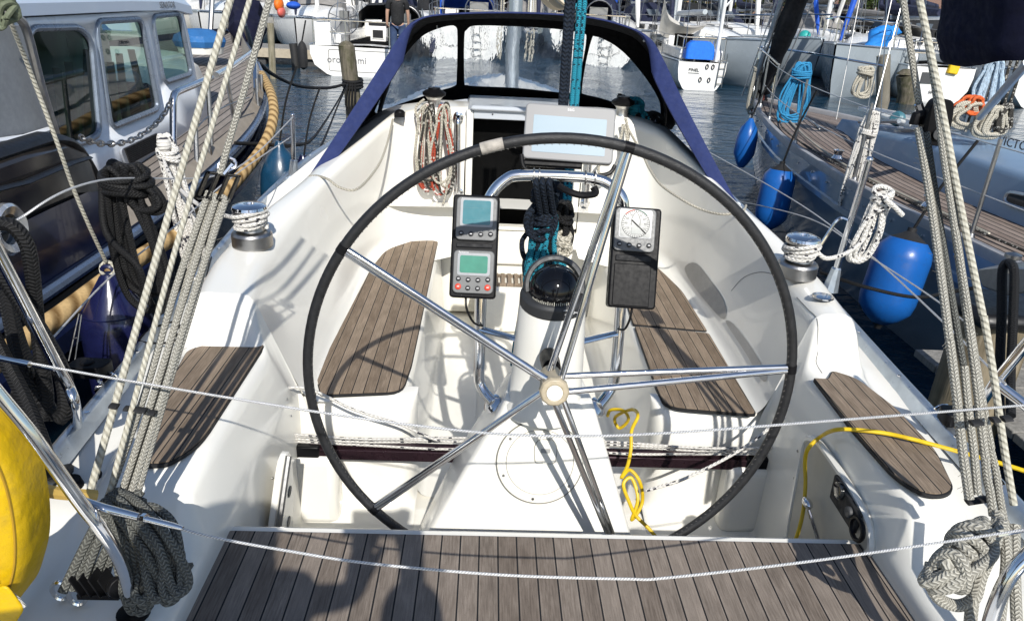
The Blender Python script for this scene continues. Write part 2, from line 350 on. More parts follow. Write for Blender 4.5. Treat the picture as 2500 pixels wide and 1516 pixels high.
def coil(mb, top, down, side, length, width, n, r, seed=0, wraps=5, nb=7, wrapat=.22):
    """a hank of rope: loops hanging from TOP along DOWN, bound by turns near the head"""
    rnd = random.Random(seed); top, down, side = V(top), V(down).normalized(), V(side).normalized(); nr = down.cross(side)
    for i in range(n):
        l = length * rnd.uniform(.84, 1.03); wd = width * rnd.uniform(.5, 1.0); o = top + nr * rnd.uniform(-1, 1) * r * 1.6 + side * rnd.uniform(-.18, .18) * width
        a, b = rnd.uniform(.7, 1.2), rnd.uniform(.7, 1.2); nk = width * .22
        pts = [o - side * nk * .4 - down * length * rnd.uniform(0, .05), o - side * nk * a + down * l * .12, o - side * nk * a + down * l * wrapat, o - side * wd * .5 * a + down * l * .6 + nr * rnd.uniform(-r, r), o - side * wd * .42 + down * l * .9, o + down * l + side * rnd.uniform(-.1, .1) * wd,
               o + side * wd * .42 + down * l * .9, o + side * wd * .5 * b + down * l * .6 + nr * rnd.uniform(-r, r), o + side * nk * b + down * l * wrapat, o + side * nk * b + down * l * .12, o + side * nk * .4 - down * length * rnd.uniform(0, .05)]
        mb.rope(pts, r, nb, 5, closed=True)
    for i in range(wraps):
        c = top + down * (length * wrapat * .75 + (i - wraps / 2) * r * 1.9); rad = width * .30 + r
        mb.tube([c + side * (math.cos(t) * rad) + nr * (math.sin(t) * rad * .8) + down * (r * 1.2 * math.sin(t + i)) for t in [2 * math.pi * q / 14 for q in range(14)]], r, nb, True)
    return mb
# ================================================================== OWN YACHT: mouldings
yacht = thing('sailing_yacht', 'white cream sailing yacht whose open cockpit fills the middle of the picture', 'sailboat', (0, 2.6, WZ))
def sx(s, x): return -x if s < 0 else x * (1 - .085 * max(0, min(1, (x - .76) / .26)))
PATH = [  # seat foot B, crest T, outer crest O, side deck D, deck edge E
 ((.74, 2.05, .42), (.885, 2.05, .785), (1.06, 2.05, .79), (1.10, 2.05, .62), (1.215, 2.05, .60)),
 ((.75, 2.4, .42), (.94, 2.4, .80), (1.10, 2.4, .80), (1.135, 2.4, .62), (1.245, 2.4, .61)),
 ((.76, 2.8, .42), (.93, 2.8, .85), (1.06, 2.8, .84), (1.14, 2.8, .63), (1.275, 2.8, .62)),
 ((.77, 3.2, .42), (.86, 3.2, .92), (1.0, 3.22, .865), (1.12, 3.25, .64), (1.30, 3.25, .63)),
 ((.75, 3.47, .42), (.755, 3.5, 1.0), (.91, 3.62, .955), (1.08, 3.65, .66), (1.315, 3.65, .64)),
 ((.66, 3.66, .42), (.65, 3.72, 1.07), (.74, 3.86, 1.055), (.82, 4.0, 1.01), (.90, 4.1, .95)),
 ((.5, 3.73, .42), (.50, 3.77, 1.10), (.52, 3.9, 1.11), (.54, 4.05, 1.10), (.55, 4.2, 1.08)),
 ((.30, 3.735, .42), (.295, 3.78, 1.115), (.295, 3.9, 1.12), (.295, 4.05, 1.11), (.295, 4.2, 1.09))]
def dense(tab, n=6):
    cols = list(zip(*tab)); return list(zip(*[cr(c, n) for c in cols]))
for s in (-1, 1):
    mb = MB(); rows = []
    for b, t, o, d, e in dense(PATH):
        q = b + V((-.07, -.0, 0)) if b.x > .68 else b + V((-.04, -.05, 0))
        mid = b.lerp(t, .5) + V((.012, .01, 0))
        P = [V((sx(s, p.x), p.y, p.z)) for p in (q, b, mid, t, o, d, e)]
        rows.append(fil(P, [.06, .2, .05, .06, .02], 5))
    mb.grid(rows)
    # seat top, rounded inboard edge and the face down to the footwell
    ys = [2.12, 2.4, 2.8, 3.2, 3.5, 3.6, 3.70]; srows = []
    for y in ys:
        xo = .70 if y < 3.4 else (.66 if y < 3.55 else .55)
        srows.append(fil([V((s * xo, y, .419)), V((s * .425, y, .419)), V((s * .395, y, 0)), V((s * .2, y, 0))], [.035, .05], 4))
    mb.grid(srows)
    mb.face([mb.bm.verts.new(p) for p in [(s * .3, 3.7, .4185), (s * .7, 3.7, .4185), (s * .7, 3.4, .4185), (s * .80, 2.12, .4185), (s * .6, 2.12, .4185), (s * .6, 3.3, .4185), (s * .3, 3.55, .4185)]])
    arows = []
    for x, dy in ((.395, .10), (.40, .055), (.415, .022), (.44, .004), (.50, 0), (.6, 0), (.7, 0), (.80, 0)):
        arows.append(fil([V((s * x, 2.17, .419)), V((s * x, 2.085 + dy * .5, .419)), V((s * x, 2.045 + dy, .34)), V((s * x, 2.045 + dy, .03)), V((s * x, 1.95, 0))], [.06, .05, .03], 4))
    mb.grid(arows)
    # aft side: floor, helm-well wall, pad ledge, side deck
    arow = []
    for y, za, zd, xt, xo, e in ((.25, .515, .515, .82, 1.0, 1.10), (1.16, .52, .52, .82, 1.02, 1.155), (1.24, .54, .53, .82, 1.01, 1.16), (1.29, .60, .59, .82, 1.0, 1.165), (1.33, .635, .635, .818, 1.005, 1.17), (1.5, .642, .645, .815, 1.02, 1.18),
                                 (1.9, .642, .645, .818, 1.045, 1.205), (1.95, .645, .65, .825, 1.05, 1.21), (1.975, .665, .67, .84, 1.055, 1.212), (2.0, .71, .715, .86, 1.06, 1.213), (2.025, .76, .765, .877, 1.06, 1.214), (2.05, .785, .79, .885, 1.06, 1.215)):
        zw = .50 if y < 2 else .46
        P = [(.3, y, 0), (.762, y, 0), (.768, y, zw), (xt, y, za), (xo, y, zd), (xo + .05, y, min(zd, .55 + .08 * (y - 1.2))), (e, y, .60 - .02 * max(0, 1.8 - y))]
        arow.append(fil([V((sx(s, a), b, c)) for a, b, c in P], [.03, .03, .035, .05, .02], 4))
    arow.append(fil([V((sx(s, a), b, c)) for a, b, c in [(.3, 2.056, 0), (.735, 2.056, 0), (.742, 2.056, .40), (.886, 2.056, .785), (1.06, 2.056, .79), (1.10, 2.056, .62), (1.215, 2.056, .60)]], [.03, .03, .035, .05, .02], 4))
    mb.grid(arow)
    # corner block below the traveller end
    o = mb.build('side_moulding', [GEL], yacht, ang=50)
    mb = MB(); mb.box((s * .715, 2.01, .13), (.15, .10, .27)); mb.build('corner_block', GEL, yacht, bev=.03, seg=3)
mb = MB()                                          # cockpit sole and the bulkhead below the companionway
mb.grid([[(-.80, .9, -.004), (.80, .9, -.004)], [(-.80, 2.1, -.004), (.80, 2.1, -.004)]]); mb.grid([[(-.42, 2.1, -.004), (.42, 2.1, -.004)], [(-.42, 3.8, -.004), (.42, 3.8, -.004)]])
mb.box((0, 3.79, .25), (.86, .10, .48)); mb.build('cockpit_sole', GELC, yacht, bev=.012)
mb = MB(); mb.box((0, 3.735, .39), (.33, .03, .17)); mb.build('bulkhead_panel', GELC, yacht, bev=.012)
mb = MB(); mb.box((-.02, 3.61, .13), (.42, .22, .255)); st = mb.build('step', GELC, yacht, bev=.02)
mb = MB()
for i in range(9): mb.box((-.155 + i * .035, 3.60, .268), (.021, .15, .018))
for y in (3.535, 3.665): mb.box((-.015, y, .2655), (.33, .02, .014))
mb.build('step_grating', TEAKS, st, bev=.003)
# companionway
mb = MB(); mb.box((0, 4.35, .62), (.60, 1.0, .88)); mb.build('companionway', VOID, yacht)  # solid black box stands in for the unlit cabin
mb = MB()
for s in (-1, 1): mb.box((s * .283, 3.772, .81), (.035, .05, .60))
mb.box((0, 3.77, .505), (.56, .07, .02)); mb.build('companionway_frame', GEL, yacht, bev=.008)
mb = MB(); mb.box((0, 3.76, 1.095), (.53, .03, .05)); hf = mb.build('hatch_rail', GELG, yacht, bev=.004)
mb = MB()
for x in (-.17, .17): mb.lathe([(.004, 0), (.004, .003)], (x, 3.745, 1.095), (0, -1, 0), 8)
mb.build('hatch_screw', BLACKP, hf)
mb = MB(); mb.box((0, 4.09, 1.088), (.62, .64, .03)); mb.box((0, 3.745, 1.125), (.56, .05, .024)); mb.build('sliding_hatch', GELG, yacht, bev=.012)
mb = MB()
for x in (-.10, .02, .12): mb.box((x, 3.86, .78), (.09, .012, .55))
mb.build('dark_cabin_board', plain('dark_joinery', (.010, .008, .007), .5), yacht)  # faint cabin boards, near black to match the painted shade inside
# coachroof and fore deck
mb = MB(); rows = []
for y, zc, xe, ze in ((3.86, 1.10, .62, 1.07), (4.1, 1.085, .80, .99), (4.6, 1.05, .86, .96), (4.9, .96, .84, .88), (5.4, .86, .80, .80), (6.4, .76, .62, .72), (7.2, .69, .35, .66), (7.6, .65, .15, .63)):
    r = [V((x * xe, y, zc - (zc - ze) * x * x)) for x in (-1, -.8, -.5, 0, .5, .8, 1)]
    zd = .66 - .01 * max(0, y - 4)
    rows.append([V((-xe - .2, y, zd))] + [V((-xe - .06, y, ze - .10))] + r + [V((xe + .06, y, ze - .10)), V((xe + .2, y, zd))])
mb.grid(rows); mb.build('coachroof', GEL, yacht, ang=60)
mb = MB(); rows = []
ED = [(.25, 1.10), (1.2, 1.155), (2.05, 1.215), (2.8, 1.275), (3.65, 1.315), (4.6, 1.32), (5.6, 1.24), (6.8, 1.0), (8.0, .62), (8.8, .28), (9.2, .03)]
def edge(s): return cr([V((sx(s, x) if y < 4 else s * x * (1 if s < 0 else .93), y, .60 + (0 if y < 2 else .012 * min(2, y - 2)) - (.010 * (y - 4) if y > 4 else 0))) for y, x in ED], 5)
for a, b in zip(edge(-1), edge(1)): rows.append([a, a.lerp(b, .25) + V((0, 0, .01)), a.lerp(b, .5) + V((0, 0, .02)), a.lerp(b, .75) + V((0, 0, .01)), b])
rows = [r for r in rows if r[0].y > 3.6]; mb.grid(rows); mb.build('foredeck', GEL, yacht)
mb = MB()
for s in (-1, 1):
    rows = []
    for p in edge(s): rows.append([p, p + V((-.005 * s, 0, -.08)), p + V((-.03 * s, 0, -.45)), p + V((-.16 * s, 0, -.95)), p + V((-.45 * s, 0, -1.3))])
    mb.grid(rows)
mb.face([mb.bm.verts.new(p) for p in [(-1.1, .25, .56), (1.0, .25, .56), (.92, .25, -.5), (-.95, .25, -.5)]]); mb.build('hull', GEL, yacht, ang=60)
mb = MB(); mb.box((0, .64, .475), (1.66, .76, .08)); mb.build('aft_deck', GEL, yacht, bev=.01)
for s in (-1, 1):
    mb = MB(); mb.grid([fil([p + V((.022 * s, 0, -.03)), p + V((.022 * s, 0, .012)), p + V((.010 * s, 0, .038)), p + V((-.012 * s, 0, .036)), p + V((-.030 * s, 0, -.005))], .008, 2) for p in edge(s)])
    tr = mb.build('toe_rail', ALU, yacht, ang=60)
    mb = MB()
    for p in edge(s)[1::2]: mb.lathe([(.006, 0), (.006, .003)], p + V((-.008 * s, .05, .0375)), (0, 0, 1), 6)
    mb.build('rail_screw', CHROME, tr)
# teak pads
def pad(name, pts, z, m, parent, th=.009, r=.05, rim=True):
    pts = rpoly([V((p[0], p[1], z)) for p in pts], r)
    c = sum(pts, V()) / len(pts)
    mb = MB(); mb.prism(pts, (0, 0, th)); o = mb.build(name, m, parent)
    if rim:
        mb = MB(); mb.prism([c + (p - c) * 1.0 + (p - c).normalized() * .006 - V((0, 0, .003)) for p in pts], (0, 0, th)); mb.build('caulked_edge', BLACKM, o)
    return o
g = lambda z, *xy: [G(a, b, z) for a, b in xy]
Z1 = .4195
pad('seat_pad', g(Z1, (773, 953), (968, 946), (990, 880), (1053, 585), (1012, 577), (930, 604), (893, 650), (790, 850), (760, 905)), Z1, TEAKS, yacht, r=[.012, .05, .02, .012, .03, .08, .06, .05, .03])
pad('seat_pad', g(Z1, (1603, 983), (1818, 1000), (1704, 806), (1528, 790), (1585, 950)), Z1, TEAKS, yacht, r=[.07, .02, .012, .012, .05])
pad('seat_pad', g(Z1, (1524, 783), (1700, 799), (1640, 705), (1590, 655), (1545, 620), (1466, 598)), Z1, TEAKS, yacht, r=[.012, .012, .05, .06, .05, .02])
Z2 = .6455
pad('helm_pad', g(Z2, (330, 1121), (405, 1119), (480, 1075), (640, 828), (630, 812), (540, 826), (453, 847), (395, 960)), Z2, TEAKS, yacht, r=[.02, .02, .07, .03, .03, .02, .03, .02])
pad('helm_pad', g(Z2, (1958, 916), (1993, 918), (2003, 898), (2060, 916), (2150, 985), (2246, 1088), (2292, 1180), (2262, 1196), (2215, 1190), (2150, 1150), (2060, 1045)), Z2, TEAKS, yacht, r=[.01, .012, .012, .03, .03, .04, .03, .03, .03, .04, .03])
# aft bench
mb = MB(); mb.prism(rpoly([(-.85, 1.03, .40), (.85, 1.03, .40), (.84, 1.425, .40), (-.84, 1.425, .40)], .06), (0, 0, .046)); bench = mb.build('aft_bench', GEL, yacht, bev=.008)
bo = pad('bench_slats', [(-.815, 1.083), (.825, 1.083), (.815, 1.392), (-.805, 1.392)], .446, TEAKB, bench, th=.010, r=.045)
# details of the mouldings
for s in (1,):
    mb = MB(); c = V((sx(s, .985), 2.16 if s > 0 else 2.2, .8)); mb.lathe([(.0, .0), (.034, .0), (.034, .004), (.026, .006), (.0, .006)], c, (0, 0, 1), 20); mb.build('deck_filler_cap', CHROME, yacht)
from mathutils.bvhtree import BVHTree
def hitter(o):
    me = o.data; mw = Matrix.Translation(o.location + o.parent.location); t = BVHTree.FromPolygons([mw @ v.co for v in me.vertices], [tuple(p.vertices) for p in me.polygons])
    def f(px, py, lift=.003):
        d = ray(px, py).normalized(); loc, nr, i, ds = t.ray_cast(CAMP, d); return None if loc is None else loc + (nr if nr.dot(d) < 0 else -nr) * lift
    return f
SM = [o for o in yacht.children if o.name.startswith('side_moulding')]
HS = hitter(SM[1])
def patch(name, outline, m, hit, parent, n=9):
    pts = cr([V((a, b, 0)) for a, b in outline], 3, True); c = sum(pts, V()) / len(pts); mb = MB(); rows = []
    for k in range(n + 1): rows.append([hit(*(c + (p - c) * max(.02, k / n)).xy) for p in pts])
    if all(q is not None for r in rows for q in r): mb.grid(rows, closed=True); return mb.build(name, m, parent)
INS = plain('non_slip_grey', (.46, .44, .395), .75, 0, .06, 30, .3, bscale=400)
patch('coaming_inset', [(1649, 650), (1655, 637), (1676, 634), (1707, 670), (1742, 722), (1748, 760), (1736, 766), (1698, 724), (1664, 680)], INS, HS, yacht)
patch('coaming_inset', [(1748, 772), (1766, 780), (1806, 832), (1842, 892), (1846, 915), (1832, 912), (1796, 850), (1756, 790)], INS, HS, yacht)
# vent plate with two round holes, leaning in the port helm well
e1 = V((0, .92, .0)).normalized(); e2 = V((.10, 0, 1)).normalized(); oo = V((-.752, 1.72, .27))
mb = MB(); mb.prism(rpoly([oo + e1 * a + e2 * b for a, b in ((-.26, -.24), (.10, -.24), (.075, .05), (.02, .19), (-.05, .19))], [.02, .03, .06, .06, .04]), V((.02, 0, -.002)), lambda p: (p.y, p.z)); vp = mb.build('well_panel', GEL, yacht, bev=.004)
mb = MB()
for b in (.03, -.08): mb.lathe([(.0, 0), (.017, 0), (.017, .002)], oo + e1 * .025 + e2 * b + V((.0205, 0, 0)), (1, 0, -.1), 14)
mb.build('finger_hole', plain('hole_grey', (.16, .155, .14), .7), vp)
mb = MB(); mb.tube([oo + e1 * -.25 + e2 * -.2 + V((.03, 0, 0)), oo + e1 * -.04 + e2 * .2 + V((.03, 0, 0))], .009); mb.build('panel_rail', STEELD, vp)
# starboard locker: framed recess with gauges and gear lever
def SR(px, py, x=.758): return S(px, py, x)
fr = rpoly([SR(1935, 1052), SR(1965, 1060), SR(2040, 1165), SR(2092, 1262), SR(2094, 1330), SR(1890, 1330), SR(1895, 1270)], [.03, .03, .1, .06, .02, .02, .05])
fr = [V((.762, p.y, p.z)) for p in fr]
mb = MB(); mb.tube(fr, .010, 6, closed=True); lk = mb.build('locker_frame', GEL, yacht)
mb = MB(); mb.prism([p + V((-.004, 0, 0)) for p in fr], (.003, 0, 0), lambda p: (p.y, p.z)); mb.build('locker_back', plain('locker_lining', (.40, .385, .335), .5, 0, .08, 8), lk)
def SL(px, py): p = SR(px, py, .752); return p
mb = MB(); mb.prism([SL(*q) for q in ((2018, 1140), (2005, 1196), (2062, 1285), (2078, 1240))], (-.012, 0, 0), lambda p: (p.y, p.z)); gp = mb.build('gauge_panel', BLACKM, lk, bev=.004)
for i, (q, r_) in enumerate((((2033, 1180), .022), ((2058, 1232), .014))):
    p = SL(*q); mb = MB(); mb.lathe([(r_, 0), (r_, .008), (r_ * .8, .01), (.0, .009)], p + V((-.012, 0, 0)), (-1, 0, 0), 18); mb.build('gauge', GREYP if i else DGLASS, gp)
p = SL(2074, 1272); mb = MB(); mb.tube([p + V((-.012, .028 * math.cos(t), .028 * math.sin(t))) for t in [2 * math.pi * k / 20 for k in range(20)]], .006, 6, True); mb.build('hose_ring', BLACKP, lk)
p = SL(1967, 1214); q = SL(1978, 1300) + V((-.01, 0, 0))
mb = MB(); mb.tube([q, q.lerp(p, .7) + V((-.02, 0, 0)), p + V((-.03, 0, 0))], [.006, .005, .004]); mb.ball(p + V((-.03, 0, .006)), .024, (.55, 1, .5)); mb.build('gear_lever', CHROME, lk)
mb = MB()
for q in ((1920, 1085), (1912, 1150), (1898, 1250), (2030, 1150), (2075, 1225)): mb.lathe([(.004, 0), (.004, .003)], SR(q[0], q[1], .7605), (-1, 0, 0), 6)
mb.build('frame_screw', STEELD, lk)
for s, P in ((-1, [(1102, 285), (1102, 470)]), (1, [(1418, 385), (1402, 492)])):
    a, b = F(*P[0], 3.70), F(*P[1], 3.70)
    if s > 0: a, b = V((.335, 3.70, 1.06)), V((.335, 3.70, .655))
    mb = MB(); mb.tube(fil([a + V((0, .06, .0)), a, b, b + V((0, .06, 0))], .03), .0125, 10)
    for c in (a, b): mb.lathe([(.0, 0), (.026, 0), (.026, .006), (.018, .010), (.0, .010)], c + V((0, .055, 0)), (0, -1, 0), 16)
    mb.build('grab_rail', CHROME, yacht)
def groove(pts, hit, name='moulding_joint', r=.0016):
    q = [hit(*p.xy, .0006) for p in cr([V((a, b, 0)) for a, b in pts], 5)]
    if all(v is not None for v in q): mb = MB(); mb.tube(q, r, 5); return mb.build(name, plain('joint_grey', (.22, .22, .21), .8) if 'joint_grey' not in bpy.data.materials else bpy.data.materials['joint_grey'], yacht)
HP = hitter(SM[0])
groove([(1918, 716), (1945, 745), (1966, 768), (1968, 810), (1968, 845), (1964, 872), (1978, 898)], HS)
groove([(1760, 700), (1790, 668), (1830, 655), (1868, 662)], HS)
for q in ((700, 1000), (690, 960), (655, 1150)):
    p = HP(*q, .0)
    if p is not None: mb = MB(); mb.ball(p, .004, (1, 1, 1), 8, 5); mb.build('drain_plug', STEELD, yacht)
# ================================================================== MAST seen through the dodger window
mast = thing('mast', 'grey aluminium mast seen through the middle dodger window', 'mast', (0, 6.4, .85))
mb = MB(); mb.tube([(0, 6.4, .72), (0, 6.4, 13)], .055, 16); mb.build('spar', ALU, mast)
mb = MB()
for i, x in enumerate((-.12, -.1, .1, .13, .15)): mb.tube([(x, 6.33 - .02 * i, 1.1), (x * .7, 6.33, 12)], .006, 5)
mb.build('halyard', RCREAM, mast)
mb = MB(); mb.lathe([(.05, 0), (.05, .05), (.035, .06), (.045, .12)], (.10, 6.33, 1.35), (.8, -.6, 0), 12); mb.build('mast_winch', CHROME, mast)
# ================================================================== STEERING WHEEL
WC = V((-.023, 1.487, .828)); wh = thing('helm', 'large black leather rimmed steering wheel with five chrome spokes', 'wheel', (WC.x, WC.y, WC.z - .56))
al = .017; e1 = V((1, 0, 0)); e2 = V((0, math.sin(al), math.cos(al)))
def rimp(t, r=.56): return WC + e1 * (r * math.cos(t)) + e2 * (r * math.sin(t))
mb = MB(); mb.tube([rimp(2 * math.pi * k / 120) for k in range(120)], .0116, 12, True); rim = mb.build('rim', LEATHER, wh)
mb = MB(); nn = e1.cross(e2)
for k in range(230):
    t = 2 * math.pi * k / 230; r0 = .56 - .0104
    p = rimp(t, r0) + V((0, -.0058, 0)); d = (rimp(t + .008, r0 + .004) - rimp(t, r0)); mb.box(p, (.0012, .0012, .0065), V((d.x, d.y, d.z)).to_track_quat('Z', 'Y').to_matrix())
mb.build('rim_stitching', plain('thread', (.10, .095, .09), .8), rim)
def ang(px, py): p = F(px, py, WC.y) - WC; return math.atan2(p.z, p.x)
t0 = ang(1185, 357); mb = MB(); mb.tube([rimp(t0 + d) for d in (-.042, -.02, .02, .042)], .0128, 12); mb.build('grip_tape', TAPE, wh)
HB = V((-.023, 1.415, .846)); HF = V((-.023, 1.50, .832))
for q in ((1512, 366), (830, 605), (1888, 888), (897, 1222), (1475, 1300)):
    t = ang(*q); mb = MB(); d = (rimp(t) - WC).normalized(); pr = d.cross(V((0, 1, 0)))
    for k, f in enumerate((.18, .82)):
        h = HB.lerp(HF, f) + d * .024; mb.tube([h + pr * (.010 * (1 if k else -1)), rimp(t, .552) + pr * .004 * (1 if k else -1)], .0076, 10)
    sp = mb.build('spoke', CHROME, wh)
    mb = MB(); mb.tube([rimp(t - .018), rimp(t + .018)], .0126, 12); mb.build('spoke_collar', BLACKP, sp)
mb = MB(); ax = (HB - HF).normalized(); mb.lathe([(.026, -.02), (.027, 0), (.0275, .05), (.030, .052), (.0305, .075)], HF, ax, 24); hub = mb.build('hub', HUBM, wh)
mb = MB(); mb.lathe([(.033, 0), (.034, .004), (.034, .020), (.030, .026), (.020, .027), (.019, .024), (.0, .025)], HF + ax * .072, ax, 10); mb.build('hub_nut', HUBM, hub, ang=20, bev=.0015)
mb = MB(); mb.lathe([(.018, 0), (.018, .004), (.0, .005)], HF + ax * .0965, ax, 20); mb.lathe([(.003, 0), (.003, .003)], HF + ax * .101, ax, 8); mb.build('hub_cap', GELC, hub)
# ================================================================== PEDESTAL
ped = thing('steering_pedestal', 'white moulded steering pedestal with round inspection hatch behind the wheel', 'pedestal', (0, 1.75, 0))
mb = MB(); rows = []
for z, yf, xl, xr, yb in ((.0, 1.535, -.45, .35, 2.03), (.30, 1.578, -.305, .245, 2.02), (.60, 1.705, -.135, .14, 1.96), (.64, 1.74, -.12, .125, 1.90)):
    if z in (0, .30): yf = 1.555 + .5 * z * .26 + 0
    yf = 1.545 + z * .27; rows.append(rpoly([V((xl, yf, z)), V((xr, yf, z)), V((xr * .8, yb, z)), V((xl * .8, yb, z))], .035, 4))
vr = mb.grid(rows, closed=True); mb.face(vr[-1]); mb.build('base', GEL, ped, ang=45, bev=.010)
mb = MB(); rows = []
for z, r_, yc in ((.60, .108, 1.755), (.625, .106, 1.753), (.64, .094, 1.748), (.75, .091, 1.742), (.90, .084, 1.738), (.925, .082, 1.737)):
    rows.append([V((-.008 + r_ * 1.05 * math.cos(2 * math.pi * k / 36), yc + r_ * math.sin(2 * math.pi * k / 36), z)) for k in range(36)])
mb.grid(rows, closed=True); mb.build('column', GEL, ped, ang=60)
mb = MB(); mb.lathe([(.024, 0), (.024, .05), (.022, .09)], V((-.018, 1.63, .822)), (HB - HF), 20); mb.build('shaft_collar', BLACKP, ped)
pn = V((0, -1, .27)).normalized(); px_ = V((1, 0, 0)); py_ = pn.cross(px_)
hc = V((-.017, 1.545 + .477 * .27, .477)) + pn * .004
mb = MB(); mb.lathe([(.0, 0), (.118, 0), (.117, .0045), (.0935, .006), (.093, .003), (.092, .003), (.0915, .006), (.0, .0065)], hc, pn, 48); hat = mb.build('inspection_hatch', GELC, ped, ang=25)
GRV = plain('groove_grey', (.20, .195, .17), .8)
for rr in (.1185, .0925): mb = MB(); mb.tube([hc + px_ * rr * math.cos(t) + py_ * rr * math.sin(t) + pn * .0028 for t in [2 * math.pi * k / 64 for k in range(64)]], .0022 if rr > .1 else .0016, 5, True); mb.build('hatch_groove', GRV, hat)
for k in range(6): t = R(22 + 60 * k); mb = MB(); mb.lathe([(.004, 0), (.004, .003)], hc + px_ * .106 * math.cos(t) + py_ * .106 * math.sin(t) + pn * .0045, pn, 8); mb.build('hatch_screw', STEELD, hat)
mb = MB(); kc = hc + py_ * .035 + px_ * .014 + pn * .006
mb.prism(rpoly(on(kc, px_, py_, [(-.026, -.036), (.026, -.036), (.030, -.01), (.030, .012), (.02, .03), (-.02, .03), (-.030, .012), (-.030, -.01)]), .008), pn * .003, lambda p: (p.x, p.z))
mb.tube(on(kc + pn * .004, px_, py_, [(.014 * math.cos(t), .034 + .018 * math.sin(t)) for t in [math.pi * k / 8 - .2 for k in range(10)]]), .0035, 6); mb.box(kc + pn * .004 - py_ * .033, (.014, .004, .008)); hh = mb.build('hatch_latch', GELC, hat, bev=.001)
mb = MB(); mb.tube(rpoly(on(kc, px_, py_, [(-.027, -.037), (.027, -.037), (.031, -.01), (.031, .013), (.02, .031), (-.02, .031), (-.031, .013), (-.031, -.01)]), .008), .0013, 4, True); mb.build('latch_groove', GRV, hh)
mb = MB(); mb.prism(on(kc + pn * .0045, px_, py_, rrect(.026, .012, .002)), pn * .001, lambda p: (p.x, p.z)); mb.build('latch_label', plain('latch_grey', (.30, .30, .29), .5), hh)
# ================================================================== COMPASS
NT_ = V((0, -.9165, .4)); UT = V((0, .4, .9165)); XT = V((1, 0, 0))
cc = V((-.006, 1.735, .972)); comp = thing('compass', 'black dome compass in grey hooded housing on top of the pedestal', 'compass', (cc.x, cc.y, .92))
mb = MB(); mb.lathe([(.083, 0), (.086, .004), (.086, .030), (.080, .038), (.066, .04)], V((-.008, 1.737, .918)), (0, -.12, 1), 36); hs = mb.build('housing', plain('dark_housing', (.028, .029, .031), .6), comp, ang=30, bev=.002)
mb = MB(); rows = []
for k in range(25):
    t = R(-14 + 208 * k / 24); d = XT * math.cos(t) + UT * math.sin(t)
    rows.append([cc + d * .067 + NT_ * .008, cc + d * .075 + NT_ * .008, cc + d * .080 - NT_ * .002, cc + d * .079 - NT_ * .03, cc + d * .070 - NT_ * .035, cc + d * .064 - NT_ * .02])
mb.grid(rows, closed=True); mb.build('hood', GREYP, comp, ang=35)
mb = MB(); mb.ball(cc + V((0, -.012, -.004)), .0655, (1, 1, .97), 32, 18); dome = mb.build('dome', plain('smoked_dome', (.004, .004, .005), .07, 0, .05, 5, spec=.4), comp)
mb = MB()
for k in range(27):
    a = R(-62 + 124 * k / 26); d = V((math.sin(a), -math.cos(a), 0)); L = .006 if k % 3 else .011; mb.box(cc + V((0, -.012, -.022)) + d * .0640 + V((0, 0, .002)), (.0016, .0016, L), Matrix.Rotation(a, 3, 'Z'))
mb.build('card_mark', plain('ivory_paint', (.55, .53, .46), .5), dome)
mb = MB(); lc = V((-.008, 1.737 - .0865, .934)); lx, lz = V((1, 0, 0)), V((0, -.12, 1)).normalized(); off = V((.03, .0025, 0))
for f, pts in ((True, [(.019 * math.cos(t), .006 * math.sin(t)) for t in [2 * math.pi * k / 20 for k in range(20)]]), (False, [(-.028, 0), (.028, 0)]), (False, [(0, -.006), (0, .006)]), (False, [(-.02, -.012), (.012, -.012)])):
    mb.tube([lc + off + lx * a + lz * b + V((0, .4 * a * a * 6, 0)) for a, b in pts], .0011, 5, f)
mb.build('emblem', plain('white_print', (.6, .6, .6), .5), hs)
# ================================================================== PEDESTAL GUARD
gd = thing('pedestal_guard', 'bent chrome tube guard arching over the steering pedestal', 'guard rail', (0, 1.9, .58))
mb = MB(); pts = [D(1188, 952, 2.1), D(1163, 915, 2.1)]
L = [V((-.150, 1.80, .585)), V((-.187, 1.84, .62)), V((-.192, 1.85, .70)), V((-.192, 1.90, .95)), V((-.186, 1.955, 1.10)), V((-.17, 1.968, 1.15)), V((-.135, 1.978, 1.185)), V((-.10, 1.98, 1.197)), V((0, 1.98, 1.20)), V((.10, 1.98, 1.197)), V((.15, 1.975, 1.183)), V((.186, 1.965, 1.15)), V((.195, 1.955, 1.10)), V((.2, 1.90, .95)), V((.2, 1.85, .70)), V((.192, 1.84, .62)), V((.155, 1.80, .585))]
mb.tube(cr(L, 6), .0158, 14); mb.build('tube', CHROME, gd)
for s in (-1, 1):
    mb = MB(); mb.tube([V((s * .085, 1.80, .785)), V((s * .197, 1.865, .785))], .013, 10, oval=.6); mb.build('bracket', CHROME, gd)
    mb = MB(); mb.lathe([(.03, 0), (.03, .006), (.018, .012)], V((s * .148, 1.80, .578)), (s * .6, -.3, .6), 16); mb.build('foot_flange', CHROME, gd)
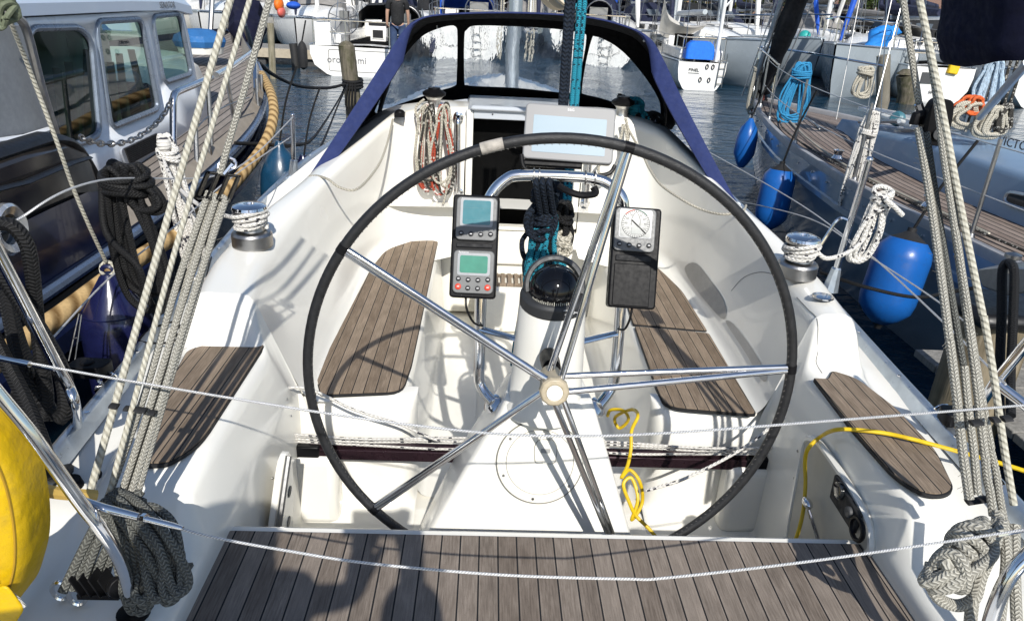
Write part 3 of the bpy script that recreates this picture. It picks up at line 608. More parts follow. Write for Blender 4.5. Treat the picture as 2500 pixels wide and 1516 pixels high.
# ================================================================== INSTRUMENT PODS
BEZ = plain('instrument_grey', (.115, .118, .12), .45, 0, .06, 60); LCDB = plain('blue_lcd', (.062, .19, .22), .15, 0, .06, 30, spec=.5); LCDG = plain('green_lcd', (.065, .23, .165), .15, 0, .08, 40, spec=.5)
SILV = plain('silver_plastic', (.27, .285, .30), .35, 0, .04, 40); REDB = plain('red_rubber', (.55, .045, .02), .5, 0, .1, 60); WPRINT = plain('white_lettering', (.75, .75, .75), .6, 0, .02)
BTN = plain('charcoal_rubber', (.028, .028, .03), .5, 0, .1, 60); DIAL = plain('dial_face', (.14, .152, .152), .25, 0, .05, 30)
def face_frame(rot): c, s_ = math.cos(rot), math.sin(rot); return XT * c + UT * s_, UT * c - XT * s_
def instr(pod, o, x, y, kind, w_=.108, h_=.114):
    n = x.cross(y); mb = MB(); mb.prism(on(o, x, y, rrect(w_, h_, .012)), n * .010, lambda p: (p.x, p.z)); d = mb.build('instrument', BEZ, pod, bev=.002)
    mb = MB(); mb.prism(on(o + y * (.016 if kind != 'green' else .020) + n * .010, x, y, rrect(w_ * .80, h_ * (.66 if kind != 'green' else .52), .006)), n * .0014, lambda p: (p.x, p.z)); sf = mb.build('screen_frame', SILV, d)
    mb = MB(); mb.prism(on(o + y * (.016 if kind != 'green' else .020) + n * .0114, x, y, rrect(w_ * .68, h_ * (.56 if kind != 'green' else .40), .005) if kind != 'dial' else rrect(w_ * .74, h_ * .62, .004)), n * .0008, lambda p: (p.x, p.z)); mb.build('screen', {'blue': LCDB, 'green': LCDG, 'dial': DIAL}[kind], d)
    if kind == 'blue':
        mb = MB()
        for b in (.028, -.004): mb.box(o + y * b + n * .0122, (w_ * .66, .0004, .0006), Matrix((x, y, n)).transposed())
        mb.build('lcd_line', plain('lcd_grey', (.06, .17, .19), .3), d)
    if kind == 'dial':
        dc = o + y * .016 + n * .0124; mb = MB(); mb2 = MB()
        for k in range(36):
            t = R(90 - k * 10); L = .005 if k % 3 else .008; p = dc + x * (.0335 * math.cos(t)) + y * (.0335 * math.sin(t)); mb.box(p, (L, .0013, .0006), Matrix((x * math.cos(t) + y * math.sin(t), y * math.cos(t) - x * math.sin(t), n)).transposed())
        for k, tx in ((3, '30'), (6, '60'), (9, '90'), (12, '120'), (-3, '30'), (-6, '60'), (-9, '90'), (-12, '120')):
            t = R(90 - k * 10); mb.text(tx, .0072, dc + x * (.0252 * math.cos(t)) + y * (.0252 * math.sin(t)), x, y, .0002)
        mb.tube([dc + x * (.037 * math.cos(t)) + y * (.037 * math.sin(t)) for t in [2 * math.pi * k / 40 for k in range(40)]], .0005, 4, True)
        mb.tube(cr([dc + x * a + y * b for a, b in ((-.011, -.004), (-.011, .012), (0, .031), (.011, .012), (.011, -.004))], 6), .0005, 4); mb.build('dial_mark', BTN, d)
        mb = MB(); t = R(-41); mb.box(dc + x * (.012 * math.cos(t)) + y * (.012 * math.sin(t)) + n * .001, (.052, .003, .001), Matrix((x * math.cos(t) + y * math.sin(t), y * math.cos(t) - x * math.sin(t), n)).transposed()); mb.build('needle', BLACKP, d)
        mb = MB(); mb.box(dc - y * .0185 + x * .003 + n * .0006, (.026, .018, .0008), Matrix((x, y, n)).transposed()); mb.build('digital_window', plain('lcd_dark', (.10, .12, .12), .3), d)
        for a0, a1, mm, nm in ((98, 140, REDB, 'port_arc'), (82, 40, plain('green_print', (.03, .14, .09), .5), 'starboard_arc')):
            mb = MB(); mb.tube([dc + n * .0006 + x * (.0362 * math.cos(R(a0 + (a1 - a0) * k / 8))) + y * (.0362 * math.sin(R(a0 + (a1 - a0) * k / 8))) for k in range(9)], .0012, 4); mb.build(nm, mm, d)
    bs = [(-.039 + .026 * k, -.041 + (.0015 if k in (0, 3) else 0), BTN) for k in range(4)]
    if kind == 'green': bs = [(-.039 + .026 * k, -.021 + (.002 if k in (0, 3) else 0), BTN) for k in range(4)] + [(-.013, -.043, BTN), (.013, -.043, BTN), (-.039, -.040, REDB), (.039, -.040, REDB)]
    for a, b, mm in bs:
        mb = MB(); rr = .0082 if mm is REDB else .0066; mb.lathe([(rr * 1.05, 0), (rr, .003), (rr * .6, .0045), (.0, .0048)], o + x * a + y * b + n * .0095, n, 14); bt = mb.build('button', mm, d)
        mb = MB(); mb.box(o + x * a + y * b + n * .0145, (.006, .0018, .0004), Matrix((x, y, n)).transposed()); mb.build('button_mark', WPRINT, bt)
    mb = MB(); mb.text('Raymarine', .0062, o - x * .028 + y * (h_ / 2 - .0055) + n * .0103, x, y, .0003); mb.build('lettering', WPRINT, d)
for nm, corners, dep, label in (('L', ((1093, 467), (1205, 472), (1190, 720), (1078, 715)), 1.94, 'black instrument pod with blue and green screens, left of the compass'), ('R', ((1480, 497), (1590, 501), (1580, 748), (1460, 736)), 1.94, 'black instrument pod with round wind dial above a blank panel')):
    q = [D(*p, dep) for p in corners]; ctr = sum(q, V()) / 4; x = ((q[1] - q[0]) + (q[2] - q[3])).normalized(); y = ((q[0] - q[3]) + (q[1] - q[2])); y = (y - x * y.dot(x)).normalized(); n = x.cross(y)
    pod = thing('instrument_pod', label, 'instrument pod', ctr - y * .14, 'instrument pods on the pedestal guard')
    W_, H_ = ((q[1] - q[0]).length + (q[2] - q[3]).length) / 2, ((q[0] - q[3]).length + (q[1] - q[2]).length) / 2
    mb = MB(); mb.prism(on(ctr - n * .05, x, y, rrect(W_, H_, .010)), n * .05, lambda p: (p.x, p.z)); mb.build('housing', BLACKP, pod, bev=.005, seg=3)
    mb = MB()
    if nm == 'L':
        instr(pod, ctr + y * .073 + x * .003, x, y, 'blue'); instr(pod, ctr - y * .068 + x * .001, x, y, 'green')
        mb.box(ctr + y * .0025 + n * .003, (.096, .011, .006), Matrix((x, y, n)).transposed())
    else:
        instr(pod, ctr + y * .073 - x * .006, x, y, 'dial'); mb.box(ctr - y * .002 - x * .004 + n * .003, (.094, .016, .006), Matrix((x, y, n)).transposed())
        m2 = MB(); m2.box(ctr - y * .073 - x * .004 + n * .0005, (.098, .112, .004), Matrix((x, y, n)).transposed()); bp = m2.build('blank_plate', BLACKP, pod, bev=.002)
        m2 = MB()
        for a, b in ((-.008, .012), (.008, -.006), (-.002, .0), (.022, -.002)): m2.ball(ctr - y * (.073 - b) + x * a + n * .003, .0012, (1, 1, .5), 6, 4)
        m2.build('plate_screw', GREYP, bp)
    mb.build('clamp_ridge', BLACKM, pod, bev=.002)
    b = ctr - y * H_ * .5; e = -1 if nm == 'L' else 1
    a0 = b - x * .018 if nm == 'L' else b + x * .005
    end = V((-.187, 1.85, .80)) if nm == 'L' else V((.195, 1.86, .80))
    mb = MB(); mb.rope([a0 - n * .02, a0 - n * .02 - y * .03 - x * .004 * e, a0.lerp(end, .5) - y * .028, end - n * .0], .0032, 6, 6); mb.build('cable', BLACKP, pod)
# ================================================================== CHART PLOTTER
q = [D(*p, 2.03) for p in ((1266, 246), (1479, 263), (1478, 396), (1257, 381))]; ctr = sum(q, V()) / 4; x = (q[1] - q[0] + q[2] - q[3]).normalized(); y = UT - x * UT.dot(x); y.normalize(); n = x.cross(y)
W_ = ((q[1] - q[0]).length + (q[2] - q[3]).length) / 2; H_ = ((q[0] - q[3]).length + (q[1] - q[2]).length) / 2
plo = thing('chart_plotter', 'silver framed chart plotter with bright glare on its screen above the wheel', 'chart plotter', ctr - y * .09)
mb = MB(); mb.prism(on(ctr - n * .03, x, y, rrect(W_, H_, .012)), n * .03, lambda p: (p.x, p.z)); bd = mb.build('bezel', plain('plotter_silver', (.235, .235, .238), .40, .0, .01, .5, spec=.25), plo, bev=.004, seg=3)
mb = MB(); mb.prism(on(ctr - y * .006 + n * .0004, x, y, rrect(W_ * .81, H_ * .66, .003)), n * .0006, lambda p: (p.x, p.z)); mb.build('screen', plain('plotter_screen', (.22, .30, .36), .38, 0, .01, .5, spec=.3), bd)
mb = MB(); mb.text('B&G', .010, ctr + y * (H_ / 2 - .0125) + n * .0006, x, y, .0003); mb.build('lettering', WPRINT, bd)
mb = MB(); mb.box(ctr - n * .045, (W_ * .93, H_ * .8, .04), Matrix((x, y, n)).transposed()); mb.build('back_case', BLACKP, plo, bev=.01)
bq = [D(*p, 2.03) for p in ((1255, 372), (1258, 402), (1275, 414), (1440, 424), (1470, 418), (1480, 398))]
mb = MB(); mb.tube(fil(bq, .02), .006, 8); mb.tube([D(1262, 392, 2.045), D(1400, 400, 2.045)], .014, 8, oval=.7); mb.build('bracket', BLACKP, plo)
mb = MB()
for pxx in (1284, 1297, 1409, 1432):
    c = D(pxx, 430, 2.0); mb.tube([V((c.x, 1.98 + .019 * math.cos(t), 1.198 + .019 * math.sin(t))) for t in [2 * math.pi * k / 12 for k in range(12)]], .0025, 5, True)
mb.build('clamp', STEELD, plo)
mb = MB(); mb.rope([D(1345, 448, 2.0), D(1370, 462, 1.99), D(1400, 470, 1.99), D(1432, 466, 2.0), D(1428, 450, 2.0)], .010, 8, 6); mb.build('cable_boot', BLACKP, plo)
# ================================================================== DODGER (spray hood)
dod = thing('dodger', 'navy canvas spray hood with black lining and three clear windows over the companionway', 'spray hood', (0, 4.0, .9))
def fy(x, z): return 4.62 - .52 * x * x - .92 * (z - 1.10)            # the front sheet slopes aft towards its top
def FR(px, py):
    d = ray(px, py); lo, hi = 2.5, 6.0
    for _ in range(40):
        m_ = (lo + hi) / 2; p = CAMP + d * (m_ / d.y)
        if m_ < fy(p.x, p.z): lo = m_
        else: hi = m_
    return CAMP + d * (lo / d.y)
WIN = [[(1096, 64), (1101, 90), (1099, 190), (1094, 208), (1060, 219), (1000, 239), (950, 256), (918, 272), (903, 271), (906, 256), (943, 180), (980, 125), (1012, 90), (1040, 74), (1075, 63)],
       [(1123, 72), (1140, 62), (1200, 62), (1290, 66), (1360, 72), (1403, 80), (1411, 92), (1402, 150), (1385, 214), (1376, 226), (1320, 221), (1240, 213), (1150, 209), (1124, 206), (1117, 195), (1117, 90)],
       [(1425, 92), (1432, 88), (1447, 92), (1481, 110), (1515, 140), (1556, 190), (1583, 234), (1590, 262), (1586, 286), (1560, 279), (1500, 255), (1440, 236), (1405, 228), (1400, 216), (1410, 150)]]
OUT = [(985, 100), (1000, 78), (1030, 52), (1100, 40), (1230, 36), (1360, 42), (1450, 58), (1520, 84), (1556, 120), (1580, 165), (1606, 230), (1625, 300), (1600, 312), (1540, 300), (1440, 268), (1350, 250), (1240, 240), (1120, 238), (1040, 252), (960, 282), (905, 308), (878, 308), (880, 285), (925, 190)]
from mathutils.geometry import delaunay_2d_cdt
def inside(p, poly):
    c = False; j = len(poly) - 1
    for i in range(len(poly)):
        (xi, yi), (xj, yj) = poly[i], poly[j]
        if (yi > p[1]) != (yj > p[1]) and p[0] < (xj - xi) * (p[1] - yi) / (yj - yi) + xi: c = not c
        j = i
    return c
OUTS = [tuple(p.xy) for p in cr([V((a, b, 0)) for a, b in OUT], 2, True)]; WINS = [[tuple(p.xy) for p in cr([V((a, b, 0)) for a, b in wn], 3, True)] for wn in WIN]
vv, ee = [], []
for loop in [OUTS] + WINS: n0 = len(vv); vv += [V(p) for p in loop]; ee += [(n0 + i, n0 + (i + 1) % len(loop)) for i in range(len(loop))]
for ix in range(870, 1640, 22):
    for iy in range(30, 310, 14):
        if inside((ix, iy), OUTS) and not any(inside((ix, iy), wn) for wn in WINS): vv.append(V((ix + .3, iy + .2)))
cv2, _e, cf, *_r = delaunay_2d_cdt(vv, ee, [], 0, 1e-4)
mb = MB(); bv = [mb.bm.verts.new(FR(p.x, p.y)) for p in cv2]
for f in cf:
    c = sum((cv2[i] for i in f), V((0, 0))) / len(f)
    if inside(c, OUTS) and not any(inside(c, wn) for wn in WINS): mb.face([bv[i] for i in f])
for v_ in [v_ for v_ in mb.bm.verts if not v_.link_faces]: mb.bm.verts.remove(v_)
mb.build('front_panel', LINING, dod, ang=180, solid=.006)
for k, loop in enumerate(WINS):
    pts = [FR(*p) for p in loop]; c = sum(pts, V()) / len(pts); c = c + V((0, fy(c.x, c.z) - c.y, 0)); mb = MB(); cv = mb.bm.verts.new(c); rings = []
    for f in (.25, .5, .75, 1.0):
        rr = []
        for p in pts: q = c + (p - c) * f; rr.append(mb.bm.verts.new(V((q.x, fy(q.x, q.z) + (.010 * math.sin(9 * q.x + 14 * q.z + k) if f < 1 else 0), q.z))))
        rings.append(rr)
    n = len(pts)
    for i in range(n):
        j = (i + 1) % n; mb.face([cv, rings[0][i], rings[0][j]])
        for a, b in zip(rings, rings[1:]): mb.face([a[i], b[i], b[j], a[j]])
    mb.build('window', VINYL, dod, ang=180)
# canopy between the front sheet and the aft hoop
HOOP = [((694, 500), 3.22), ((760, 402), 3.33), ((838, 284), 3.42), ((915, 165), 3.52), ((968, 82), 3.60), ((1000, 52), 3.62), ((1060, 36), 3.66), ((1230, 31), 3.70), ((1400, 40), 3.68), ((1500, 62), 3.63), ((1560, 92), 3.58), ((1592, 140), 3.55), ((1640, 240), 3.45), ((1715, 385), 3.33), ((1784, 512), 3.22)]
FRO = [(694, 500, .0), (800, 395, 0), (878, 300, 1), (925, 190, 1), (985, 100, 1), (1000, 78, 1), (1060, 45, 1), (1230, 36, 1), (1400, 50, 1), (1510, 80, 1), (1556, 120, 1), (1580, 165, 1), (1625, 290, 1), (1700, 400, 0), (1784, 512, 0)]
hp = [F(*p, y) for p, y in HOOP]
fp = [FR(a, b) if k else F(a, b, 3.5 if abs(a - 1240) > 500 else 3.9) for a, b, k in FRO]
fp[0] = V((-1.10, 3.55, .70)); fp[-1] = V((1.04, 3.55, .76)); fp[1] = V((-1.0, 3.95, .84)); fp[-2] = V((.98, 3.95, .88)); fp[2] = FR(878, 300); fp[-3] = FR(1625, 290)
hc_, fc_ = cr(hp, 5), cr(fp, 5); mid = [a.lerp(b, .5) + V((0, 0, -.035 * max(0, (a.z - 1.2) / .35))) + (a.lerp(b, .5) - V((0, 3.9, .9))).normalized() * .02 for a, b in zip(hc_, fc_)]
mb = MB(); mb.grid([hc_, mid, fc_]); mb.build('canopy', [NAVY], dod, ang=80)
mb = MB(); sh = []
for row in (hc_, mid, fc_): sh.append([p + (V((0, p.y, .7)) - p).normalized() * .006 for p in row])
mb.grid(sh); mb.build('lining', LINING, dod, ang=80)
mb = MB(); rows = []                                   # lit hem round the aft edge
for i, p in enumerate(hc_):
    inn = (V((0, p.y, .95)) - p).normalized(); side = min(1, max(0, (1.52 - p.z) / .14)); wd = .006 + .062 * side
    rows.append([p + V((0, .018, 0)), p + V((0, -.004, 0)) - inn * .004, p + inn * wd * .5 + V((0, -.006, 0)), p + inn * wd + V((0, .004, 0)), p + inn * (wd + .002) + V((0, .02, 0))])
mb.grid(rows); mb.build('hem', NAVY, dod, ang=60)
mb = MB(); a, b = FR(935, 262), F(965, 60, 3.75); mb.tube([V((-.80, 4.0, .96)), F(943, 180, 4.1), F(955, 130, 3.95)], .008, 6); mb.build('frame_tube', BLACKM, dod); mb = MB(); mb.tube([F(912, 275, 4.2), F(930, 200, 4.1)], .014, 6, oval=.4); mb.build('tension_strap', BLACKM, dod); mb = MB(); mb.tube([F(1588, 200, 4.0), F(1602, 270, 4.1), F(1600, 300, 4.2)], .009, 6)
mb.build('frame_tube', BLACKM, dod)
mb = MB(); mb.tube([F(1051, 62, 3.85), F(1052, 70, 3.85)], .004, 5); mb.ball(F(1550, 99, 3.6), .006); mb.build('zip_pull', SILV, dod)
for s, c in ((-1, (718, 462)), (1, (1773, 492))):
    p = F(*c, 3.22); mb = MB(); mb.lathe([(.0, 0), (.014, 0), (.014, .003)], p + V((0, -.012, 0)), (0, -1, .3), 12); mb.build('press_stud', GELG, dod)
p0 = F(697, 498, 3.22); mb = MB(); mb.rope([p0 + V((.01, 0, 0)), F(690, 510, 3.1), F(672, 525, 2.95), F(658, 548, 2.8)], .006, 6, 5); mb.build('strap', BLACKP, dod)
# ================================================================== TRAVELLER
tv = thing('mainsheet_traveller', 'dark traveller beam crossing the cockpit just ahead of the wheel', 'traveller', (0, 2.02, .24))
mb = MB(); mb.box((0, 2.0, .268), (1.50, .045, .038)); mb.box((0, 2.0, .294), (1.46, .020, .014)); mb.build('track', PURP, tv, bev=.003)
for s in (-1, 1):
    mb = MB(); mb.box((s * .745, 2.0, .272), (.10, .055, .05)); mb.build('end_stop', BLACKP, tv, bev=.005)
    mb = MB(); mb.lathe([(.028, -.012), (.030, 0), (.028, .012)], (s * .825, 1.985, .325), (.15 * s, 1, 0), 18); mb.lathe([(.022, -.01), (.026, 0), (.022, .01)], (s * .825, 1.985, .475), (.3, 1, .2), 16); mb.build('block', BLACKP, tv)
    mb = MB(); mb.box((s * .838, 1.985, .33), (.012, .03, .06)); mb.box((s * .838, 1.985, .40), (.004, .012, .15)); mb.box((s * .838, 1.985, .478), (.014, .026, .04)); mb.build('block_plate', CHROME, tv, bev=.003)
mb = MB(); mb.box((.02, 2.0, .315), (.12, .06, .04)); mb.build('car', BLACKP, tv, bev=.006)
for s in (-1, 1):
    for k in range(4):
        mb = MB(); z0 = .300 + .013 * k; mb.rope([V((s * .82, 1.985 - .005 * k, z0 + .012)), V((s * .55, 1.99 - .008 * k, z0 + .004 * ((k * 7) % 3))), V((s * .28, 1.98 + .006 * (k % 2), z0 + .006 * ((k * 5) % 3))), V((s * .06, 1.99, .315 + .008 * k))], .0042, 6, 8); mb.build('control_line', RWHITE, tv)
mb = MB(); mb.rope([V((-.825, 1.98, .50)), F(740, 935, 1.98), F(850, 985, 1.96), F(960, 1020, 1.95), F(1050, 1058, 1.94), F(1110, 1062, 1.97)], .0046, 6, 8); mb.build('slack_line', RWHITE, tv)
mb = MB(); mb.box(F(748, 950, 1.98), (.03, .012, .014)); mb.build('line_clip', plain('olive_rubber', (.05, .05, .03), .6), tv)
mb = MB(); mb.rope([V((-.825, 1.98, .335)), V((-.835, 1.975, .40)), V((-.83, 1.97, .47))], .005, 6, 5); mb.rope([V((-.80, 1.97, .31)), V((-.83, 1.95, .295)), V((-.835, 1.955, .27)), V((-.832, 1.95, .25))], .006, 6, 5); mb.build('line_knot', RWHITE, tv)
mb = MB(); mb.rope([V((.825, 1.97, .49)), F(1885, 985, 1.96), F(1845, 1035, 1.9), F(1760, 1095, 1.85), F(1650, 1150, 1.8), F(1590, 1170, 1.78), F(1552, 1181, 1.76)], .005, 6, 8); mb.build('slack_line', RWHITE, tv)
mb = MB(); mb.rope([V((.83, 1.97, .335)), V((.835, 1.97, .41)), V((.83, 1.97, .47))], .004, 6, 5); mb.build('line_knot', RWHITE, tv)
# ================================================================== WINCHES
def winch(name, label, c, sc, dark=False, group=None, turns=4, rope=True):
    t = thing(name, label, 'winch', c, group); c = V(c); k = sc
    sp = lambda P: [(r_ * k, h_ * k) for r_, h_ in P]
    mb = MB(); mb.lathe(sp([(.074, 0), (.077, .004), (.077, .050), (.070, .060), (.052, .066)]), c, (0, 0, 1), 36) if not dark else mb.lathe(sp([(.05, 0), (.052, .03), (.045, .04), (.042, .06)]), c, (0, 0, 1), 28)
    mb.build('base', STEELD, t, ang=30, bev=.002)
    if not dark:
        mb = MB(); mb.lathe(sp([(.05, .066), (.046, .08), (.046, .12), (.056, .134), (.064, .138), (.064, .146)]), c, (0, 0, 1), 32); mb.build('drum', STEELD, t, ang=30)
        mb = MB(); mb.lathe(sp([(.064, .146), (.066, .150), (.063, .160), (.045, .168), (.020, .169), (.018, .163), (.0, .163)]), c, (0, 0, 1), 32); mb.build('top', CHROME, t, ang=30)
        if rope:
            mb = MB(); pts = []
            for i in range(turns * 14 + 1):
                a = 2 * math.pi * i / 14; f = i / (turns * 14); rr = (.054 + .005 * math.sin(1.7 * a + 1) + .010 * f) * k; pts.append(c + V((math.cos(a) * rr, math.sin(a) * rr, (.076 + .058 * f + .009 * math.sin(a * 1.07 + .6) * (.4 + f)) * k)))
            mb.rope(pts, .0074, 7, 2); mb.build('rope_turns', RWHITE, t)
    else:
        mb = MB(); mb.lathe(sp([(.042, .06), (.036, .075), (.038, .11), (.050, .125)]), c, (0, 0, 1), 28); mb.build('drum', plain('winch_silver', (.5, .49, .47), .3, .9), t, ang=30)
        mb = MB(); mb.lathe(sp([(.05, .125), (.066, .135), (.068, .150), (.05, .162), (.035, .168), (.034, .176), (.0, .178)]), c, (0, 0, 1), 28); mb.build('top', BLACKP, t, ang=30)
    return t
gW = 'primary winches on the coamings'
CW1, CW2 = V((-1.0, 2.46, .798)), V((.90, 2.36, .798))
winch('primary_winch', 'chrome topped winch with white rope turns beside the dodger foot, nearest the motor boat', CW1, .9, group=gW)
winch('primary_winch', 'chrome topped winch wrapped in white rope whose tail leads to a hanging hank', CW2, .88, group=gW)
CW3, CW4 = F(1045, 292, 3.86), F(1492, 302, 3.86)
winch('cabin_winch', 'silver winch with black top at the head of the red rope hank', (CW3.x, 3.84, 1.045), .88, True, 'cabin top winches')
winch('cabin_winch', 'black topped cabin winch half hidden behind the chart plotter', (CW4.x, 3.84, 1.045), .88, True, 'cabin top winches')
mb = MB(); mb.ball(F(962, 272, 3.7), .025, (1, 1, .7)); mb.box(F(962, 276, 3.7), (.05, .05, .02)); mb.build('deck_block', BLACKP, label='small black lead block on the cabin top edge left of the winch', cat='block')
# ================================================================== ROPES IN AND ROUND THE COCKPIT
def rope(name, label, pts, r, m, cat='rope', n=8, sub=8, group=None): mb = MB(); mb.rope(pts, r, n, sub); return mb.build(name, m, label=label, cat=cat, group=group)
rc = thing('rope_hank', 'red white and charcoal rope hank hanging from the cabin winch', 'rope', (CW3.x, 3.62, .62), 'hanks of rope')
for i, (m, dx, nn_, l) in enumerate(((RRED, -.03, 3, .40), (RCREAM, -.02, 3, .41), (RDARK, -.012, 2, .39), (RRED, .085, 3, .42), (RDARK, .075, 2, .43), (RCREAM, .08, 2, .40))):
    mb = MB(); coil(mb, F(1034 + dx * 420, 262, 3.70 - .012 * (i % 3)), (0, -.05, -1), (1, .1, 0), l, .10, nn_, .0066, 20 + i, 0, 6); mb.build('loop', m, rc)
mb = MB(); mb.rope([F(1020, 240, 3.78), F(1000, 262, 3.72), F(1010, 300, 3.68)], .006, 6, 6); mb.rope([F(1078, 250, 3.76), F(1070, 290, 3.68), F(1082, 330, 3.66), F(1088, 372, 3.66), F(1080, 420, 3.66), F(1072, 470, 3.66), F(1066, 492, 3.66)], .006, 6, 6); mb.build('tail', RCREAM, rc)
mb = MB(); mb.ball(F(1090, 372, 3.66), .014); mb.rope([F(1082, 310, 3.66), F(1088, 345, 3.66), F(1090, 372, 3.66)], .006, 6, 5); mb.build('red_whipping', RRED, rc)
rope('jib_sheet', 'thin grey line drooping down the port coaming beside the dodger', [F(945, 288, 3.66), F(936, 330, 3.5), F(915, 390, 3.3), F(880, 438, 3.1), F(850, 458, 3.0), F(815, 450, 3.02), F(790, 432, 3.06), F(765, 424, 3.15), F(745, 425, 3.2)], .0055, RCREAM)
rope('jib_sheet', 'cream line lying along the starboard coaming below the dodger', [F(1505, 300, 3.75), F(1545, 370, 3.5), F(1565, 410, 3.35), F(1590, 445, 3.2), F(1640, 480, 3.05), F(1690, 505, 2.98), F(1740, 516, 2.9), F(1785, 508, 2.9), F(1795, 495, 3.0)], .0055, RCREAM)
rope('sheet_tail', 'cream rope hank hanging on the bulkhead right of the plotter', [F(1505, 285, 3.7), F(1512, 330, 3.68), F(1490, 390, 3.66), F(1460, 425, 3.66), F(1440, 412, 3.66), F(1450, 380, 3.66), F(1490, 340, 3.66), F(1500, 300, 3.68), F(1508, 350, 3.66), F(1480, 410, 3.65), F(1445, 420, 3.65)], .007, RCREAM)
tb = thing('rope_hank', 'knotted teal and black rope bunch on the dodger base behind the plotter', 'rope', F(1530, 290, 3.9), 'hanks of rope')
mb = MB(); coil(mb, F(1528, 240, 3.9), (.1, 0, -1), (1, 0, 0), .16, .11, 7, .008, 3, 4, 6, .4); mb.build('loop', RTEAL, tb)
mb = MB(); coil(mb, F(1560, 275, 3.9), (.1, 0, -1), (1, 0, 0), .16, .18, 7, .009, 5, 2, 6, .4); coil(mb, F(1490, 238, 3.92), (1, 0, -.3), (0, 0, 1), .1, .05, 3, .007, 6, 2, 6); mb.build('loop', RBLACK, tb)
# mainsheet tackle: boom (out of view) to the traveller car, its tail hanked below the guard
ms = thing('mainsheet', 'teal and navy mainsheet falls running down behind the chart plotter', 'rope', (0, 2.3, .34))
for i, (m, a, b, r_) in enumerate(((RNAVY, (1372, -60), (1352, 250), .012), (RNAVY, (1384, -60), (1362, 250), .008), (RTEAL, (1400, -60), (1376, 250), .0085), (RTEAL, (1412, -60), (1387, 250), .0085))):
    p, q_ = F(a[0], a[1], 2.42), F(b[0], b[1], 2.40); e = V((.02, 2.02, .36)) + V((.01 * i, 0, 0)); mb = MB(); mb.tube([p + (p - q_) * .6, p, q_, q_.lerp(e, .5), e], r_, 8); mb.build('fall', m, ms)
hk = thing('rope_hank', 'large teal and black mainsheet hank dangling under the guard tube', 'rope', F(1330, 640, 2.03), 'hanks of rope')
for i, (m, px, py, l, wdt, nn_, sd, wr) in enumerate(((RNAVY, 1314, 448, .16, .09, 7, 1, 3), (RNAVY, 1316, 500, .17, .085, 5, 2, 5), (RTEAL, 1322, 520, .22, .07, 4, 3, 0), (RNAVY, 1306, 555, .18, .075, 5, 9, 0), (RTEAL, 1296, 560, .18, .05, 4, 12, 0), (RBLACK, 1360, 495, .15, .055, 5, 4, 2), (RCREAM, 1356, 575, .05, .035, 3, 5, 3))):
    mb = MB(); coil(mb, F(px, py, 2.04 + .01 * (i % 2)), (-.05, -.02, -1), (1, .1, 0), l, wdt, nn_, .0078, sd, wr, 7, .35); mb.build('loop', m, hk)
mb = MB()
for a in ((1290, 442), (1305, 440), (1322, 442)): mb.rope([F(a[0], a[1] - 14, 1.985), F(a[0], a[1] + 5, 1.96), F(a[0] + 10, a[1] + 70, 2.02)], .009, 7, 6)
mb.build('lashing', RNAVY, hk)
rope('mainsheet_tail', 'thin dark line dropping from the teal hank behind the compass', [F(1275, 600, 2.05), F(1262, 690, 2.05), F(1248, 770, 2.04), F(1238, 830, 2.03), F(1232, 880, 2.02)], .006, RTEAL)
# yellow shore cable
rope('shore_power_cable', 'yellow cable lying over the starboard helm pad and down into the locker', [G(2470, 1134, .66), G(2400, 1112, .66), G(2320, 1090, .655), G(2240, 1068, .66), G(2190, 1055, .67), G(2130, 1042, .668), G(2060, 1034, .668), G(2010, 1034, .665), F(1975, 1050, 1.69), F(1945, 1078, 1.68), F(1937, 1110, 1.68), F(1938, 1160, 1.66), F(1934, 1220, 1.63), F(1922, 1275, 1.60), F(1905, 1320, 1.58)], .0056, YEL, 'cable')
rope('shore_power_cable', 'yellow cable coiled in loops on the floor beside the pedestal base', [F(1462, 1000, 2.12), F(1470, 986, 2.1), F(1500, 988, 2.08), F(1512, 1010, 2.1), F(1490, 1030, 2.12), F(1480, 1004, 2.12), F(1520, 985, 2.05), F(1535, 1000, 1.95), F(1520, 1035, 1.93), F(1518, 1080, 1.90), F(1510, 1120, 1.86), F(1495, 1150, 1.82), F(1515, 1130, 1.85), F(1540, 1160, 1.83), F(1545, 1210, 1.82), F(1520, 1250, 1.78), F(1535, 1200, 1.8), F(1520, 1150, 1.84), F(1500, 1165, 1.83), F(1515, 1210, 1.79), F(1530, 1240, 1.78), F(1560, 1270, 1.76), F(1590, 1305, 1.74)], .0056, YEL, 'cable', 8, 6)
# ================================================================== BACKSTAY TACKLES
def line3(a, b, m, parent, r, k=3, jit=0.0, seed=1, name='fall'):
    rnd = random.Random(seed); pts = [a.lerp(b, i / k) + V((rnd.uniform(-jit, jit), rnd.uniform(-jit, jit), 0)) for i in range(k + 1)]
    mb = MB(); mb.rope(pts, r, 9, 6); return mb.build(name, m, parent)
def fuzz(parent, pairs, n, seed, m):
    rnd = random.Random(seed); mb = MB()
    for i in range(n):
        a, b, r_ = rnd.choice(pairs); p = a.lerp(b, rnd.random()); t = rnd.uniform(0, 6.28); d = V((math.cos(t), rnd.uniform(-1, 1), rnd.uniform(-.6, .6))).normalized(); mb.tube([p + d * r_ * .9, p + d * (r_ + rnd.uniform(.003, .012)) + V((0, 0, rnd.uniform(-.006, .006)))], .0005, 3)
    mb.build('fray', m, parent, kind='stuff')
tl = thing('backstay_tackle', 'grey rope backstay tackle with black triple block, on the port quarter beside the fender', 'rope tackle', G(230, 1440, .53), 'backstay tackles')
YT, YB = 1.62, 1.12
